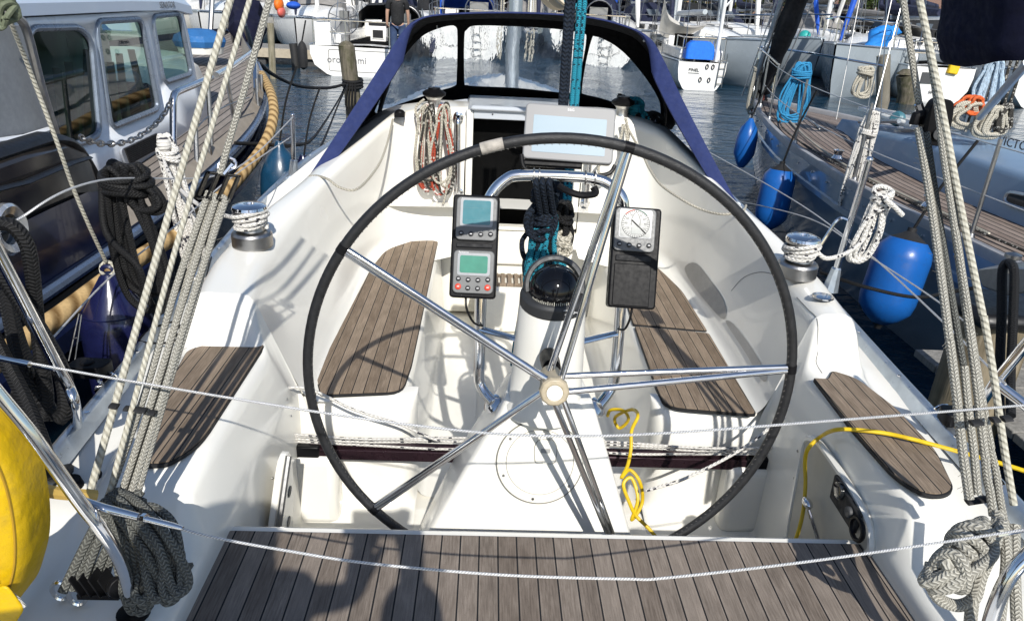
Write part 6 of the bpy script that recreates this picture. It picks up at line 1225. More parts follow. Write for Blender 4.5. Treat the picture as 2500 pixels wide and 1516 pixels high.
for lab, q0, q1, wpx, x_, form in (('slim blue pointed fender hanging at the sloop bow', (1808, 285), (1786, 400), 50, 2.75, 1), ('blue cylinder fender with black ends second along the sloop hull from its bow', (1882, 398), (1850, 545), 78, 2.5, 0), ('largest blue cylinder fender, close behind the starboard tackle ropes', (2192, 562), (2148, 775), 130, 2.4, 0)):
    a, b = S(*q0, x_), S(*q1, x_); b = V((b.x - (.10 if wpx > 100 else .04), a.y + (b.y - a.y) * .4 - .06, b.z)); L = (a - b).length; dep = (a - CAMP).dot(ray(1232, 747)) / FPX; r_ = wpx * KF * dep / FPX / 2
    t = thing('fender', lab, 'fender', b, gf); mb = MB()
    if form: pr = [(.0, 0), (.03, .0), (r_ * .55, .08 * L), (r_, .28 * L), (r_, .62 * L), (r_ * .8, .8 * L), (r_ * .3, .95 * L), (.02, L)]
    else: pr = [(r_ * .28, .0), (r_ * .62, .07 * L), (r_ * .93, .17 * L), (r_, .28 * L), (r_, .74 * L), (r_ * .93, .84 * L), (r_ * .66, .93 * L)]
    mb.lathe(pr, b, a - b, 28); mb.build('body', FBLUE, t, ang=40)
    if not form:
        mb = MB(); mb.lathe([(r_ * .665, .925 * L), (r_ * .3, .99 * L), (r_ * .16, 1.02 * L), (r_ * .16, 1.06 * L)], b, a - b, 20); mb.build('end_cap', BLACKM, t); mb = MB(); mb.lathe([(r_ * .1, -.06 * L), (r_ * .16, -.02 * L), (r_ * .30, .005 * L), (r_ * .64, .075 * L)], b, a - b, 20); mb.build('end_cap', BLACKM, t)
    mb = MB(); up = gp_((a - Bw).dot(ax_), hb((a - Bw).dot(ax_)) - .05, DZ + .58); mb.rope([a, a.lerp(up, .5) + V((-.02, 0, 0)), up], .009, 6, 5); mb.build('lanyard', RBLACK, t)
# piling and finger jetty by the starboard quarter
OLDW = None
def oldwood(name, ca, cb, moss=.0):
    m = NM(name); mp = m.n('Mapping'); m.l(m.geo, mp.inputs[0]); mp.inputs['Scale'].default_value = (30, 30, 2.0); a = m.noise(mp.outputs[0], 1, 5, .65); c = m.mix(m.ramp(a, .3, .7), ca, cb); mo = m.ramp(m.noise(m.geo, 7, 4), .45, .62)
    c = m.mix(m.math('MULTIPLY', mo, moss), c, (.045, .05, .018)); m.set(col=c, rough=.9, spec=.2); m.bump(a, .8, .008); return m.m
PILE = oldwood('old_piling_wood', (.055, .048, .036), (.20, .175, .13), .6); PLANK = oldwood('grey_planking', (.16, .155, .145), (.30, .29, .27), .1)
c = S(2420, 690, 2.05)
pg = thing('mooring_pile', 'stout wooden mooring pile with steel cap plate and black rope loops beside the starboard tackle', 'mooring pile', (c.x, c.y, WZ - .2), 'mooring piles'); mb = MB(); mb.tube([V((c.x, c.y, -1.0)), V((c.x, c.y, .52))], .15, 14); mb.build('post', oldwood('pale_piling_wood', (.14, .11, .07), (.32, .27, .19), .25), pg, ang=60)
mb = MB(); mb.prism(rpoly([S(*q, 1.95) for q in ((2350, 648), (2420, 640), (2500, 650), (2500, 700), (2420, 712), (2362, 690))], .02), (.16, .08, 0), lambda p: (p.y, p.z)); mb.build('cap_plate', STEELD, pg, bev=.006)
mb = MB(); mb.box((c.x, c.y, .50), (.36, .36, .07)); mb.build('cap_block', HBLK, pg, bev=.03)
mb = MB(); mb.lathe([(.012, 0), (.012, .05), (.03, .06), (.03, .075), (.0, .085)], S(2425, 655, 1.9), (0, 0, 1), 12); mb.build('cap_bolt', STEELD, pg)
for k, (u, v) in enumerate((((2412, 640), (2405, 1000)), ((2440, 640), (2432, 1000)))):
    rope('mooring_rope', ('black mooring rope over the capped pile, the side nearer the tackle' if k == 0 else 'black mooring rope over the capped pile, the outer fall'), [S(2425, 632, 1.85), S(u[0], u[1] + 12, 1.82), S(u[0] - 2, 760, 1.80), S(v[0], 900, 1.78), S(v[0], v[1], 1.7)], .017, RBLACK)
mb = MB()
for k in range(7): mb.box((2.75, 2.1 + k * .20, .02), (1.3, .19, .04))
fj = mb.build('jetty_planks', PLANK, label='grey plank finger jetty low beside the starboard quarter', cat='jetty', bev=.005)
rope('mooring_line', 'dark mooring line stretched from the stanchion foot to the capped pile', [G(1975, 655, .60), S(2080, 690, 1.4), S(2200, 715, 1.6), S(2275, 705, 1.8), S(2360, 690, 1.9)], .008, RBLACK)
rope('mooring_line', 'black mooring line crossing from the motor boat rail to the pile on the left', [S(565, 345, -1.75), S(640, 348, -1.6), F(705, 350, 4.6), F(760, 325, 7), F(815, 240, 11.5), F(832, 205, 11.9)], .012, RBLACK)
rope('mooring_line', 'thin dark mooring line dropping from the left pile towards the dodger', [F(836, 205, 11.9), F(815, 250, 11), F(795, 300, 9), F(765, 370, 6.2)], .012, RBLACK)
rope('mooring_line', 'double black mooring line sagging from the cruiser bow to the left pile', [F(620, 150, 7.5), F(660, 182, 9), F(720, 208, 10.5), F(790, 212, 11.5), F(830, 203, 11.85)], .022, RBLACK)
# ================================================================== BACKGROUND HARBOUR
WHITEB = plain('boat_white', (.80, .79, .76), .25, 0, .05, 2, coat=.2); GREYB = plain('boat_grey', (.30, .34, .37), .25, 0, .08, 2, coat=.2); NAVB = plain('boat_navy_cloth', (.010, .014, .04), .85, 0, .2, 5); BLKB = plain('boat_black_cloth', (.012, .012, .013), .85, 0, .2, 5); WHT = plain('spar_white', (.72, .72, .71), .35, .1, .05, 10)
STRIPE = plain('boot_stripe', (.02, .02, .03), .4); ROYAL = plain('royal_blue_cloth', (.01, .08, .45), .8); GRYC = plain('boat_grey_cloth', (.22, .21, .20), .85, 0, .15, 5)
BC = {'white': WHITEB, 'grey': GREYB, 'navy': NAVB, 'black': BLKB, 'royal': ROYAL, 'greyc': GRYC}
def bt(root, name, mb, m, parent=None, **k): o = mb.build(name, m, parent or root, **k); return o
def boat(label, x, y, head, L=9.5, B=3.0, fb=1.0, hull='white', cover='navy', hood='navy', mast=.45, sugar=False, group='yachts moored across the channel', nwin=4, furl='white', wheel=False, pushpit=True, detail=True, beam_aft=.85):
    """local frame: stern at the origin, bow towards +Y, water at z = 0"""
    r = thing('moored_yacht', label, 'sailboat', (0, 0, 0), group)
    T = [(0, beam_aft), (.15, .95), (.4, 1.0), (.6, .93), (.75, .75), (.88, .45), (.96, .18), (1.0, .015)]
    mb = MB(); rows = []
    for t, w_ in T:
        h = B / 2 * w_; y_ = t * L; z = fb * (1 + .22 * t * t); k = 1 - .3 * (t > .9)
        rows.append([V((sd * h * a, y_ + (dy * (1 if t > .5 else 0)), z * b)) for sd, a, b, dy in ((-1, 1, 1, 0), (-1, 1.0, .72, -.05), (-1, .93 * k, .35, -.15), (-1, .72 * k, .05, -.35), (-1, .25, -.25, -.6), (1, .25, -.25, -.6), (1, .72 * k, .05, -.35), (1, .93 * k, .35, -.15), (1, 1.0, .72, -.05), (1, 1, 1, 0))])
    mb.grid(rows); mb.face([mb.bm.verts.new(p + V((0, (.0 if not sugar else .25 * (p.z / fb)) - 0, 0))) for p in rows[0]]); hl = bt(r, 'hull', mb, BC[hull], ang=50)
    mb = MB(); rr = []
    for t, w_ in T: h = B / 2 * w_; z = fb * (1 + .22 * t * t); rr.append([V((-h, t * L, z)), V((0, t * L, z + .06)), V((h, t * L, z))])
    mb.grid(rr); bt(r, 'deck', mb, WHITEB)
    mb = MB()
    for sd in (-1, 1): mb.tube([V((sd * B / 2 * w_, t * L, fb * (1 + .22 * t * t) + .02)) for t, w_ in T], .03, 5)
    bt(r, 'toe_rail', mb, ALU)
    mb = MB(); rr = []
    for t, hw, h in ((.36, .60, .42), (.40, .62, .46), (.6, .55, .40), (.72, .40, .26), (.80, .22, .08)): z = fb * (1 + .22 * t * t); a = B / 2 * hw; rr.append(fil([V((-a - .08, t * L, z)), V((-a, t * L, z + h * .85)), V((0, t * L, z + h)), V((a, t * L, z + h * .85)), V((a + .08, t * L, z))], .08, 2))
    mb.grid(rr); mb.face([mb.bm.verts.new(p) for p in rr[0]]); cr_ = bt(r, 'coachroof', mb, WHITEB, ang=50)
    if detail:
        for sd in (-1, 1):
            mb = MB()
            for k in range(nwin):
                t = .43 + .07 * k; z = fb * (1 + .22 * t * t) + .24; a = B / 2 * (.62 - .33 * max(0, (t - .4))) + .06; mb.box((sd * a, t * L, z), (.03, L * .045, .14))
            bt(r, 'window', mb, DGLASS, cr_)
    # cockpit: coamings, well
    mb = MB()
    for sd in (-1, 1): mb.box((sd * B * .30, L * .19, fb + .17), (.22, L * .30, .26))
    mb.box((0, L * .35, fb + .30), (B * .55, .08, .5)); bt(r, 'cockpit', mb, WHITEB, bev=.04)
    mb = MB(); mb.box((0, L * .345, fb + .33), (.55, .06, .55)); mb.box((0, L * .18, fb + .07), (B * .42, L * .26, .03)); bt(r, 'companionway', mb, VOID)  # black slabs stand in for shade in the doorway and cockpit well
    if hood:
        mb = MB(); rr = []
        for t, hw, h in ((.30, .62, .92), (.36, .62, .98), (.41, .60, .80), (.46, .56, .46)): z = fb * 1.02; a = B / 2 * hw; rr.append([V((-a, t * L, z + .2)), V((-a * .95, t * L, z + h * .8)), V((-a * .7, t * L, z + h)), V((0, t * L, z + h + .05)), V((a * .7, t * L, z + h)), V((a * .95, t * L, z + h * .8)), V((a, t * L, z + .2))])
        mb.grid(rr); h_ = bt(r, 'spray_hood', mb, BC[hood], ang=60)
        if detail:
            mb = MB()
            for sd in (-1, 1): mb.box((sd * B / 2 * .615, L * .385, fb + .62), (.02, L * .06, .30), Matrix.Rotation(-.5, 3, 'X'))
            for x_ in (-.5, 0, .5): mb.box((x_ * B * .38, L * .435, fb + .72), (B * .15, .02, .3), Matrix.Rotation(.9, 3, 'X'))
            bt(r, 'hood_window', mb, plain('hood_window', (.10, .12, .14), .15) if 'hood_window' not in bpy.data.materials else bpy.data.materials['hood_window'], h_)
    if mast:
        my = mast * L; mz = fb + .4; H = L * 1.25
        mb = MB(); mb.tube([V((0, my, mz)), V((0, my, mz + H))], .075, 8); ms_ = bt(r, 'mast', mb, WHT if hull == 'white' else ALU)
        mb = MB(); mb.tube([V((0, my - .1, mz + .75)), V((0, L * .07, mz + .85))], .07, 8); bo_ = bt(r, 'boom', mb, ALU)
        if cover:
            mb = MB(); mb.tube(cr([V((0, my - .05, mz + 1.55)), V((0, my - .12, mz + 1.15)), V((0, my - .5, mz + 1.0)), V((0, my * .6, mz + .98)), V((0, L * .09, mz + .95))], 4), [.10, .11, .12, .13, .15, .16, .17, .18, .18, .18, .17, .16, .15, .14, .12, .11, .10], 8, oval=1.2); bt(r, 'sail_cover', mb, BC[cover])
        mb = MB()
        for q in ((0, L * .985), (B * .46, my - .1), (-B * .46, my - .1), (B * .46, my + .15), (-B * .46, my + .15), (B * .3, .1), (-B * .3, .1)): mb.tube([V((q[0], q[1], fb * 1.1)), V((0, my, mz + H * .9))], .012, 4)
        bt(r, 'rigging', mb, STEELD)
        if furl: mb = MB(); a, b = V((0, L * .975, fb * 1.3)), V((0, my, mz + H * .9)); mb.tube([a.lerp(b, t) for t in (0, .03, .1, .3, .6)], [.03, .06, .08, .09, .07], 7); bt(r, 'furled_sail', mb, BC.get(furl, WHITEB))
    if pushpit and detail:
        mb = MB(); h = B / 2 * beam_aft - .08
        for z in (.62, .34): mb.tube(cr([V((-h, L * .12, fb + z)), V((-h, .12, fb + z)), V((-h * .5, .06, fb + z)), V((h * .5, .06, fb + z)), V((h, .12, fb + z)), V((h, L * .12, fb + z))], 3) if z > .5 else [V((-h, L * .12, fb + z)), V((-h, .1, fb + z)), V((-h * .3, .06, fb + z))], .018, 5)
        for x_, y_ in ((-h, L * .12), (-h, .1), (-h * .4, .06), (h * .4, .06), (h, .1), (h, L * .12)): mb.tube([V((x_, y_, fb)), V((x_, y_, fb + .62))], .016, 5)
        bt(r, 'pushpit', mb, CHROME)
        mb = MB()
        for sd in (-1, 1):
            for t, w_ in ((.28, .96), (.42, .985), (.56, .94), (.70, .82)): mb.tube([V((sd * (B / 2 * w_ - .07), t * L, fb)), V((sd * (B / 2 * w_ - .07), t * L, fb * (1 + .22 * t * t) + .6))], .014, 5)
            for z in (.6, .32): mb.tube([V((sd * (B / 2 * w_ - .07), t * L, fb * (1 + .22 * t * t) + z)) for t, w_ in ((.12, .92), (.28, .96), (.42, .985), (.56, .94), (.70, .82), (.86, .5))], .007, 4)
        bt(r, 'guard_wires', mb, STEELD)
        mb = MB(); mb.tube(cr([V((-B * .30, L * .84, fb * 1.2 + .6)), V((-.12, L * .995, fb * 1.25 + .62)), V((.12, L * .995, fb * 1.25 + .62)), V((B * .30, L * .84, fb * 1.2 + .6))], 4), .018, 5)
        for x_, t in ((-B * .3, .84), (B * .3, .84), (-.1, .985), (.1, .985)): mb.tube([V((x_, L * t, fb * 1.15)), V((x_, L * t, fb * 1.22 + .6))], .016, 5)
        bt(r, 'pulpit', mb, CHROME)
    if wheel:
        for sx_ in (-.28, .28):
            mb = MB(); c = V((sx_ * B, L * .10, fb + .62)); mb.tube([c + V((.40 * math.cos(t), .0, .40 * math.sin(t))) for t in [2 * math.pi * k / 28 for k in range(28)]], .016, 6, True)
            for k in range(5): t = 2 * math.pi * k / 5 + .3; mb.tube([c, c + V((.40 * math.cos(t), 0, .40 * math.sin(t)))], .010, 4)
            mb.box(c + V((0, .12, -.2)), (.22, .2, .8)); bt(r, 'helm_wheel', mb, STEELD)
    if not detail: pass
    return r
def place(r, x, y, head): r.location = (x, y, WZ); r.rotation_euler = (0, 0, R(head)); return r
def wl(px, py): return G(px, py, WZ)                      # a point on the water from its place in the photograph
RM = lambda r: r
# --- the row across the channel
p = wl(886, 187); r = boat('white yacht with twin wheels and oro mmi lettering behind the left pile', 0, 0, 0, 11, 2.95, .72, 'white', None, 'black', .46, wheel=True, beam_aft=1.0); 
mb = MB(); mb.text('oro', .24, V((-.87, -.012, .40)), (1, 0, 0), (0, 0, 1), .004); bt(r, 'lettering', mb, plain('lettering_grey', (.20, .20, .21), .5), ang=20); mb = MB(); mb.text('mmi', .24, V((-.24, -.012, .40)), (1, 0, 0), (0, 0, 1), .004); bt(r, 'lettering', mb, bpy.data.materials['lettering_grey'], ang=20)
mb = MB(); mb.tube([V((a, -.008, b)) for a, b in rrect(2.0, .50, .05)] and [V((a, -.006, b + .38)) for a, b in rrect(2.0, .52, .05)], .008, 4, True); mb.tube(cr([V((1.25, -.01, .52)), V((1.42, -.01, .50)), V((1.40, -.01, .44)), V((1.22, -.01, .45))], 4, True), .008, 4, True); bt(r, 'platform_joint', mb, GRYC)
mb = MB(); mb.box((-1.15, .12, .98), (.42, .10, .62)); bt(r, 'liferaft_bag', mb, WHITEB, bev=.03)
mb = MB(); mb.box((.02, 1.6, .98), (.42, .3, .42)); mb.box((.02, 1.44, .99), (.32, .02, .26)); bt(r, 'cockpit_table', mb, WHITEB, bev=.02); mb = MB(); mb.box((.02, 1.425, .99), (.28, .01, .2)); mb.box((-.02, 1.6, 1.24), (.42, .3, .1)); bt(r, 'table_locker', mb, BLACKM, bev=.02)
place(r, p.x, p.y, -2)
ff = thing('fender', 'black fender hanging at the left quarter of the oro mmi yacht', 'fender', p + V((-1.62, -.1, 0)), 'fenders'); mb = MB(); mb.lathe([(.02, .0), (.10, .06), (.12, .2), (.12, .5), (.09, .62), (.02, .7)], p + V((-1.64, -.05, .12)), (0, 0, 1), 14); mb.build('body', BLACKM, ff); mb = MB(); mb.tube([p + V((-1.64, -.05, .8)), p + V((-1.55, .1, 1.3))], .02, 5); mb.build('lanyard', RBLACK, ff)
p = wl(1128, 196); r = boat('white yacht stern seen through the left dodger windows', 0, 0, 0, 9, 2.5, 1.12, 'white', 'navy', 'royal', .45, beam_aft=.8)
def stern(r, B, fb, m):
    mb = MB()
    for x_ in (.18, .42): mb.tube([V((x_, -.05, .02)), V((x_, -.04, fb + .1))], .014, 5)
    for k in range(4): mb.tube([V((.18, -.05, .1 + .2 * k)), V((.42, -.05, .1 + .2 * k))], .012, 5)
    bt(r, 'ladder', mb, STEELD); mb = MB(); mb.tube([V((a, -.008, b + fb * .55)) for a, b in rrect(B * .45, fb * .55, .04)], .008, 4, True); bt(r, 'transom_hatch', mb, GRYC)
    mb = MB(); mb.rope([V((-B * .3, 0, fb + .1)), V((-B * .32, -.05, fb * .6)), V((-B * .30, -.06, fb * .3))], .014, 5, 4); mb.lathe([(.02, 0), (.07, .05), (.07, .3), (.02, .36)], V((-B * .30, -.08, .12)), (0, 0, 1), 10); bt(r, 'stern_fender', mb, m); mb = MB(); mb.box((B * .1, L9 * .12, fb + .55), (.5, .1, .5)); mb.tube([V((B * .1 + .38 * math.cos(t), L9 * .09, fb + .6 + .38 * math.sin(t))) for t in [2 * math.pi * k / 22 for k in range(22)]], .016, 5, True); bt(r, 'helm_wheel', mb, STEELD)
L9 = 9
stern(r, 2.5, 1.12, FNAVY); place(r, p.x, p.y + .3, 3)
p = wl(1412, 206); r = boat('white yacht stern seen through the right dodger windows', 0, 0, 0, 9, 2.7, 1.14, 'white', 'greyc', 'navy', .45, beam_aft=.82); stern(r, 2.7, 1.14, BLACKM); place(r, p.x, p.y + .3, -3)
p = wl(1682, 218); r = boat('small white yacht with boarding ladder and blue transom box, lettered PINEL', 0, 0, 0, 7.6, 1.62, .72, 'white', None, None, .50, beam_aft=.80)
mb = MB(); mb.text('PINEL', .115, V((-.22, -.02, .52)), (1, 0, 0), (0, 0, 1), .004); mb.box((-.22, -.015, .44), (.30, .004, .012)); bt(r, 'lettering', mb, plain('black_print', (.03, .03, .03), .5), ang=20)
mb = MB(); rr = []
for t, s_ in ((0, 1), (.25, 1), (.4, .9), (.5, .6)): rr.append([V((-.12 + .38 * s_ * a, .12 + .2 * b, .80 + t * .9)) for a, b in ((-1, -1), (1, -1), (1, 1), (-1, 1))])
mb.grid(rr, closed=True); mb.face([mb.bm.verts.new(q) for q in rr[-1]]); bt(r, 'blue_dodger_cloth', mb, plain('bright_blue_cloth', (.01, .16, .75), .6), bev=.05)
mb = MB()
for x_ in (.42, .58): mb.tube([V((x_, -.05, .10)), V((x_ + .04, -.03, .98))], .014, 5)
for k in range(4): mb.tube([V((.42 + .01 * k, -.05, .2 + .2 * k)), V((.58 + .01 * k, -.05, .2 + .2 * k))], .012, 5)
bt(r, 'ladder', mb, STEELD); mb = MB(); mb.tube([V((.34, .0, .75)), V((.36, .02, 2.4))], .05, 8); mb.tube([V((.36, .02, 2.1)), V((.7, .02, 2.5))], .03, 6); bt(r, 'radar_pole', mb, WHT)
mb = MB()
for q in ((.12, .62), (.28, .62), (-.02, .28), (.22, .28)): mb.tube([V((q[0] + .035 * math.cos(t), -.03, q[1] + .06 * math.sin(t))) for t in [2 * math.pi * k / 10 for k in range(10)]], .012, 5, True)
bt(r, 'transom_fitting', mb, BLACKP); place(r, p.x, p.y, -1)
sl_ = thing('loose_sail', 'grey headsail sagging loose over the deck beside the dodger', 'sail', F(1620, 90, 24)); mb = MB(); rows = []
TP = [(1596, -40), (1602, 20), (1616, 42), (1640, 56), (1668, 62), (1695, 60)]; BT = [(1590, 80), (1606, 92), (1624, 92), (1645, 88), (1668, 84), (1692, 72)]
for a, b in zip(TP, BT): A, B = F(*a, 23.5), F(*b, 23.3); rows.append([A, A.lerp(B, .35) + V((0, -.25, .04)), A.lerp(B, .7) + V((0, .1, -.03)), B + V((0, .3, 0))])
mb.grid([list(z) for z in zip(*[cr(c_, 4) for c_ in zip(*rows)])]); mb.build('cloth', CLOTHW, sl_, ang=80)
def bowat(r, p, h, L): d = V((-math.sin(R(h)), math.cos(R(h)), 0)); q = p - d * L; return place(r, q.x, q.y, h)
p = wl(1866, 222); r = boat('grey hulled yacht with navy spray hood, its bow behind the black furled sail', 0, 0, 0, 10.5, 3.1, 1.10, 'grey', 'black', 'navy', .47, furl='navy'); bowat(r, p, 200, 10.5)
p = wl(1958, 215); r = boat('grey hulled yacht with royal blue furled headsail, bow towards the light blue hank', 0, 0, 0, 10.5, 3.2, 1.15, 'grey', 'black', 'black', .47, furl='royal'); bowat(r, p, 197, 10.5)
p = wl(1984, 238); r = boat('grey hulled yacht with black spray hood and boom cover, behind the grey posts', 0, 0, 0, 10.5, 3.2, 1.12, 'grey', 'navy', 'black', .47, furl='royal'); bowat(r, p, 138, 10.5)
p = wl(2245, 246); r = boat('white yacht stern with a yellow rescue bag on its rail', 0, 0, 0, 9, 2.1, .90, 'white', 'navy', 'greyc', .47, beam_aft=.86)
mb = MB(); mb.box((.30, -.02, 1.0), (.28, .14, .5), Matrix.Rotation(.12, 3, 'Y')); bt(r, 'rescue_bag', mb, plain('yellow_bag', (.75, .48, .01), .6), bev=.03); mb = MB(); mb.box((-.28, -.02, .62), (.42, .03, .28)); bt(r, 'transom_vent', mb, GREYP); mb = MB(); mb.text('50', .11, V((-.15, -.02, .25)), (1, 0, 0), (0, 0, 1), .004); bt(r, 'lettering', mb, bpy.data.materials['black_print'], ang=20); mb = MB(); mb.text('50', .11, V((.12, -.02, .25)), (1, 0, 0), (0, 0, 1), .004); bt(r, 'lettering', mb, bpy.data.materials['black_print'], ang=20); place(r, p.x, p.y, -4)
p = wl(2460, 262); r = boat('white yacht stern with chrome wheel at the right border', 0, 0, 0, 10, 3.0, .95, 'white', 'navy', 'navy', .46, wheel=True); mb = MB(); mb.text('dichtbij', .30, V((-.2, -.02, .55)), (1, 0, 0), (0, 0, 1), .004); bt(r, 'lettering', mb, bpy.data.materials['lettering_grey'], ang=20); place(r, p.x + .9, p.y, -3)
# --- mooring piles
def pile(lab, top, bot, wpx, group='mooring piles', pointed=True, m=None):
    b = wl(*bot); t_ = F(*top, b.y); dep = (b - CAMP).dot(ray(1232, 747)) / FPX; r_ = wpx * KF * dep / FPX / 2; o = thing('mooring_pile', lab, 'mooring pile', (b.x, b.y, WZ), group); mb = MB(); tp = V((t_.x, b.y, t_.z)); n = 12; ln = tp.z - WZ + .6
    mb.tube([V((b.x, b.y, WZ - .6)), V((b.x, b.y, WZ + .25)), V((tp.x, b.y, tp.z - r_ * .5))], [r_ * .96, r_, r_], n, oval=1); 
    if pointed: mb.lathe([(r_, -r_ * .5), (r_ * .95, -r_ * .4), (r_ * .5, .0), (.0, .02)], tp, (0, 0, 1), n)
    mb.build('post', m or PILE, o, ang=50); return o, b, tp, r_
o, b, t_, r_ = pile('square topped weathered pile in front of the oro mmi yacht', (833, 101), (852, 288), 38)
mb = MB()
for k in range(3): z = t_.z - .62 - .05 * k; mb.tube([V((b.x + (r_ + .02) * math.cos(t), b.y + (r_ + .02) * math.sin(t), z + .02 * math.sin(t))) for t in [2 * math.pi * q / 12 for q in range(12)]], .03, 6, True)
for k in range(4): mb.rope([V((b.x - .05 + .04 * k, b.y - r_ - .03, t_.z - .65)), V((b.x - .1 + .05 * k, b.y - r_ - .05, t_.z - 1.0)), V((b.x - .02 * k, b.y - r_ - .04, t_.z - 1.25))], .02, 5, 4)
mb.build('mooring_loops', RBLACK, o)
pile('slender lichen spotted pile left of the oro mmi yacht', (650, 52), (658, 190), 16, pointed=False, m=oldwood('lichen_wood', (.12, .10, .06), (.36, .33, .25), .2))
pile('grey timber post standing by the white stern, the nearer of two', (2128, 126), (2118, 268), 30, pointed=False, m=oldwood('grey_timber', (.14, .125, .10), (.24, .22, .18), .1))
pile('thick algae covered pile in front of the white stern', (2185, 168), (2180, 250), 46)
pile('dark pile behind the light blue hank', (1872, 112), (1870, 200), 20, pointed=False)
# --- pontoon, its deck and its supports
mb = MB(); a, b = G(470, 108, -.05), G(800, 112, -.05); yb_ = (a.y + b.y) / 2; yb_ = min(yb_, 24)
mb.box((-9.0, yb_, -.12), (18, 1.6, .14)); pt = mb.build('pontoon_deck', PLANK, label='long grey pontoon crossing behind the left piles', cat='pontoon', bev=.02); pt.name = 'pontoon'
mb = MB(); mb.box((-9.0, yb_ - .83, -.18), (18, .05, .24)); mb.build('fascia', plain('pontoon_timber', (.38, .33, .25), .8), pt)
FLT = plain('float_grey', (.05, .05, .05), .6)
for x_ in range(-17, 0, 2): mb = MB(); mb.box((x_, yb_ - .3, -.42), (.9, .9, .45)); mb.build('float', FLT, pt, bev=.03)
o, b, t_, r_ = pile('tarred round pile under the pontoon edge', (705, 100), (712, 165), 20, pointed=False, m=plain('tarred_wood', (.02, .02, .02), .6))
# --- motor boat and clutter at the far left
def cabin_boat(label, x, y, head, L=8, B=2.9):
    r = thing('moored_motor_boat', label, 'motor boat', (0, 0, 0), 'motor boats beyond the pontoon'); mb = MB(); rows = []
    for t, w_ in ((0, .9), (.3, 1), (.6, .95), (.85, .55), (1, .02)): h = B / 2 * w_; rows.append([V((-h, t * L, 1.0 + .25 * t)), V((-h * .85, t * L, .1)), V((0, t * L, -.2)), V((h * .85, t * L, .1)), V((h, t * L, 1.0 + .25 * t))])
    mb.grid(rows); mb.face([mb.bm.verts.new(q) for q in rows[0]]); bt(r, 'hull', mb, WHITEB)
    mb = MB(); mb.box((0, L * .40, 1.55), (B * .8, L * .5, 1.1)); mb.box((0, L * .38, 2.16), (B * .9, L * .58, .12)); mb.box((0, L * .45, 1.1), (B * .9, L * .8, .1)); cb = bt(r, 'cabin', mb, WHITEB, bev=.08)
    mb = MB()
    for sd in (-1, 1):
        for k in range(3): mb.box((sd * B * .402, L * (.24 + .16 * k), 1.75), (.03, L * .12, .5))
    mb.box((-.5, L * .148, 1.7), (.7, .03, .6)); mb.box((.5, L * .148, 1.7), (.7, .03, .6)); bt(r, 'window', mb, DGLASS, cb); r.location = (x, y, WZ); r.rotation_euler = (0, 0, R(head)); return r
q = G(515, 72, -.1); cabin_boat('white motor boat with dark cabin windows beyond the cruiser bow', q.x, q.y + 1, 20)
q = G(690, 70, -.1); cabin_boat('white motor boat beyond the pontoon, right of the lichen pile', q.x - .6, q.y + 12, 20)
def bulky(lab, px, py, y, w_, h, m, name='cover', cat='cover'):
    c = F(px, py, y); mb = MB(); mb.ball(c, .5, (w_, .4, h), 14, 8); return mb.build(name, m, label=lab, cat=cat)
bulky('orange rescue sling bag hanging on a rail among the far masts', 671, 12, 19, .22, .32, plain('orange_bag', (.80, .16, .01), .6), 'rescue_bag', 'bag')
bulky('coral red buoy below the orange bag', 677, 30, 19, .18, .26, plain('coral_buoy', (.65, .13, .10), .5), 'buoy', 'buoy')
bulky('royal blue sail bag on a far foredeck', 706, 14, 21, .38, .2, ROYAL, 'sail_bag', 'bag')
c = F(2108, 92, 21); mb = MB(); rows = []; rn2 = random.Random(3)
for k, (z_, w_) in enumerate(((-.32, .30), (-.22, .34), (-.08, .28), (.06, .40), (.18, .44), (.28, .30), (.34, .12))): rows.append([c + V((math.cos(t) * w_ * rn2.uniform(.8, 1.15) + .05 * k, math.sin(t) * w_ * .6, z_ + rn2.uniform(-.03, .03))) for t in [2 * math.pi * q / 12 for q in range(12)]])
mb.grid(rows, closed=True); mb.build('canvas_bundle', plain('bright_blue_cover', (.01, .20, .60), .7), label='bright blue crumpled canvas bundle on a grey yacht deck', cat='cover', ang=80)
bulky('teal ball fender on a far foredeck', 1936, 88, 24, .36, .36, plain('teal_buoy', (.02, .30, .28), .5), 'ball_fender', 'fender')
# dark blue folded cover on the cruiser bow
fb_ = thing('folded_cover', 'dark blue folded canvas cover standing on the bow of the cruiser', 'cover', F(592, 110, 9)); mb = MB(); mb.tube(cr([F(585, 22, 9.2), F(590, 45, 9.1), F(598, 80, 9.0), F(606, 118, 8.9)], 4), [.14, .2, .24, .22, .2, .18, .2, .22, .2, .16, .14, .12, .1][:13], 8); mb.build('cloth', NAVYD, fb_)
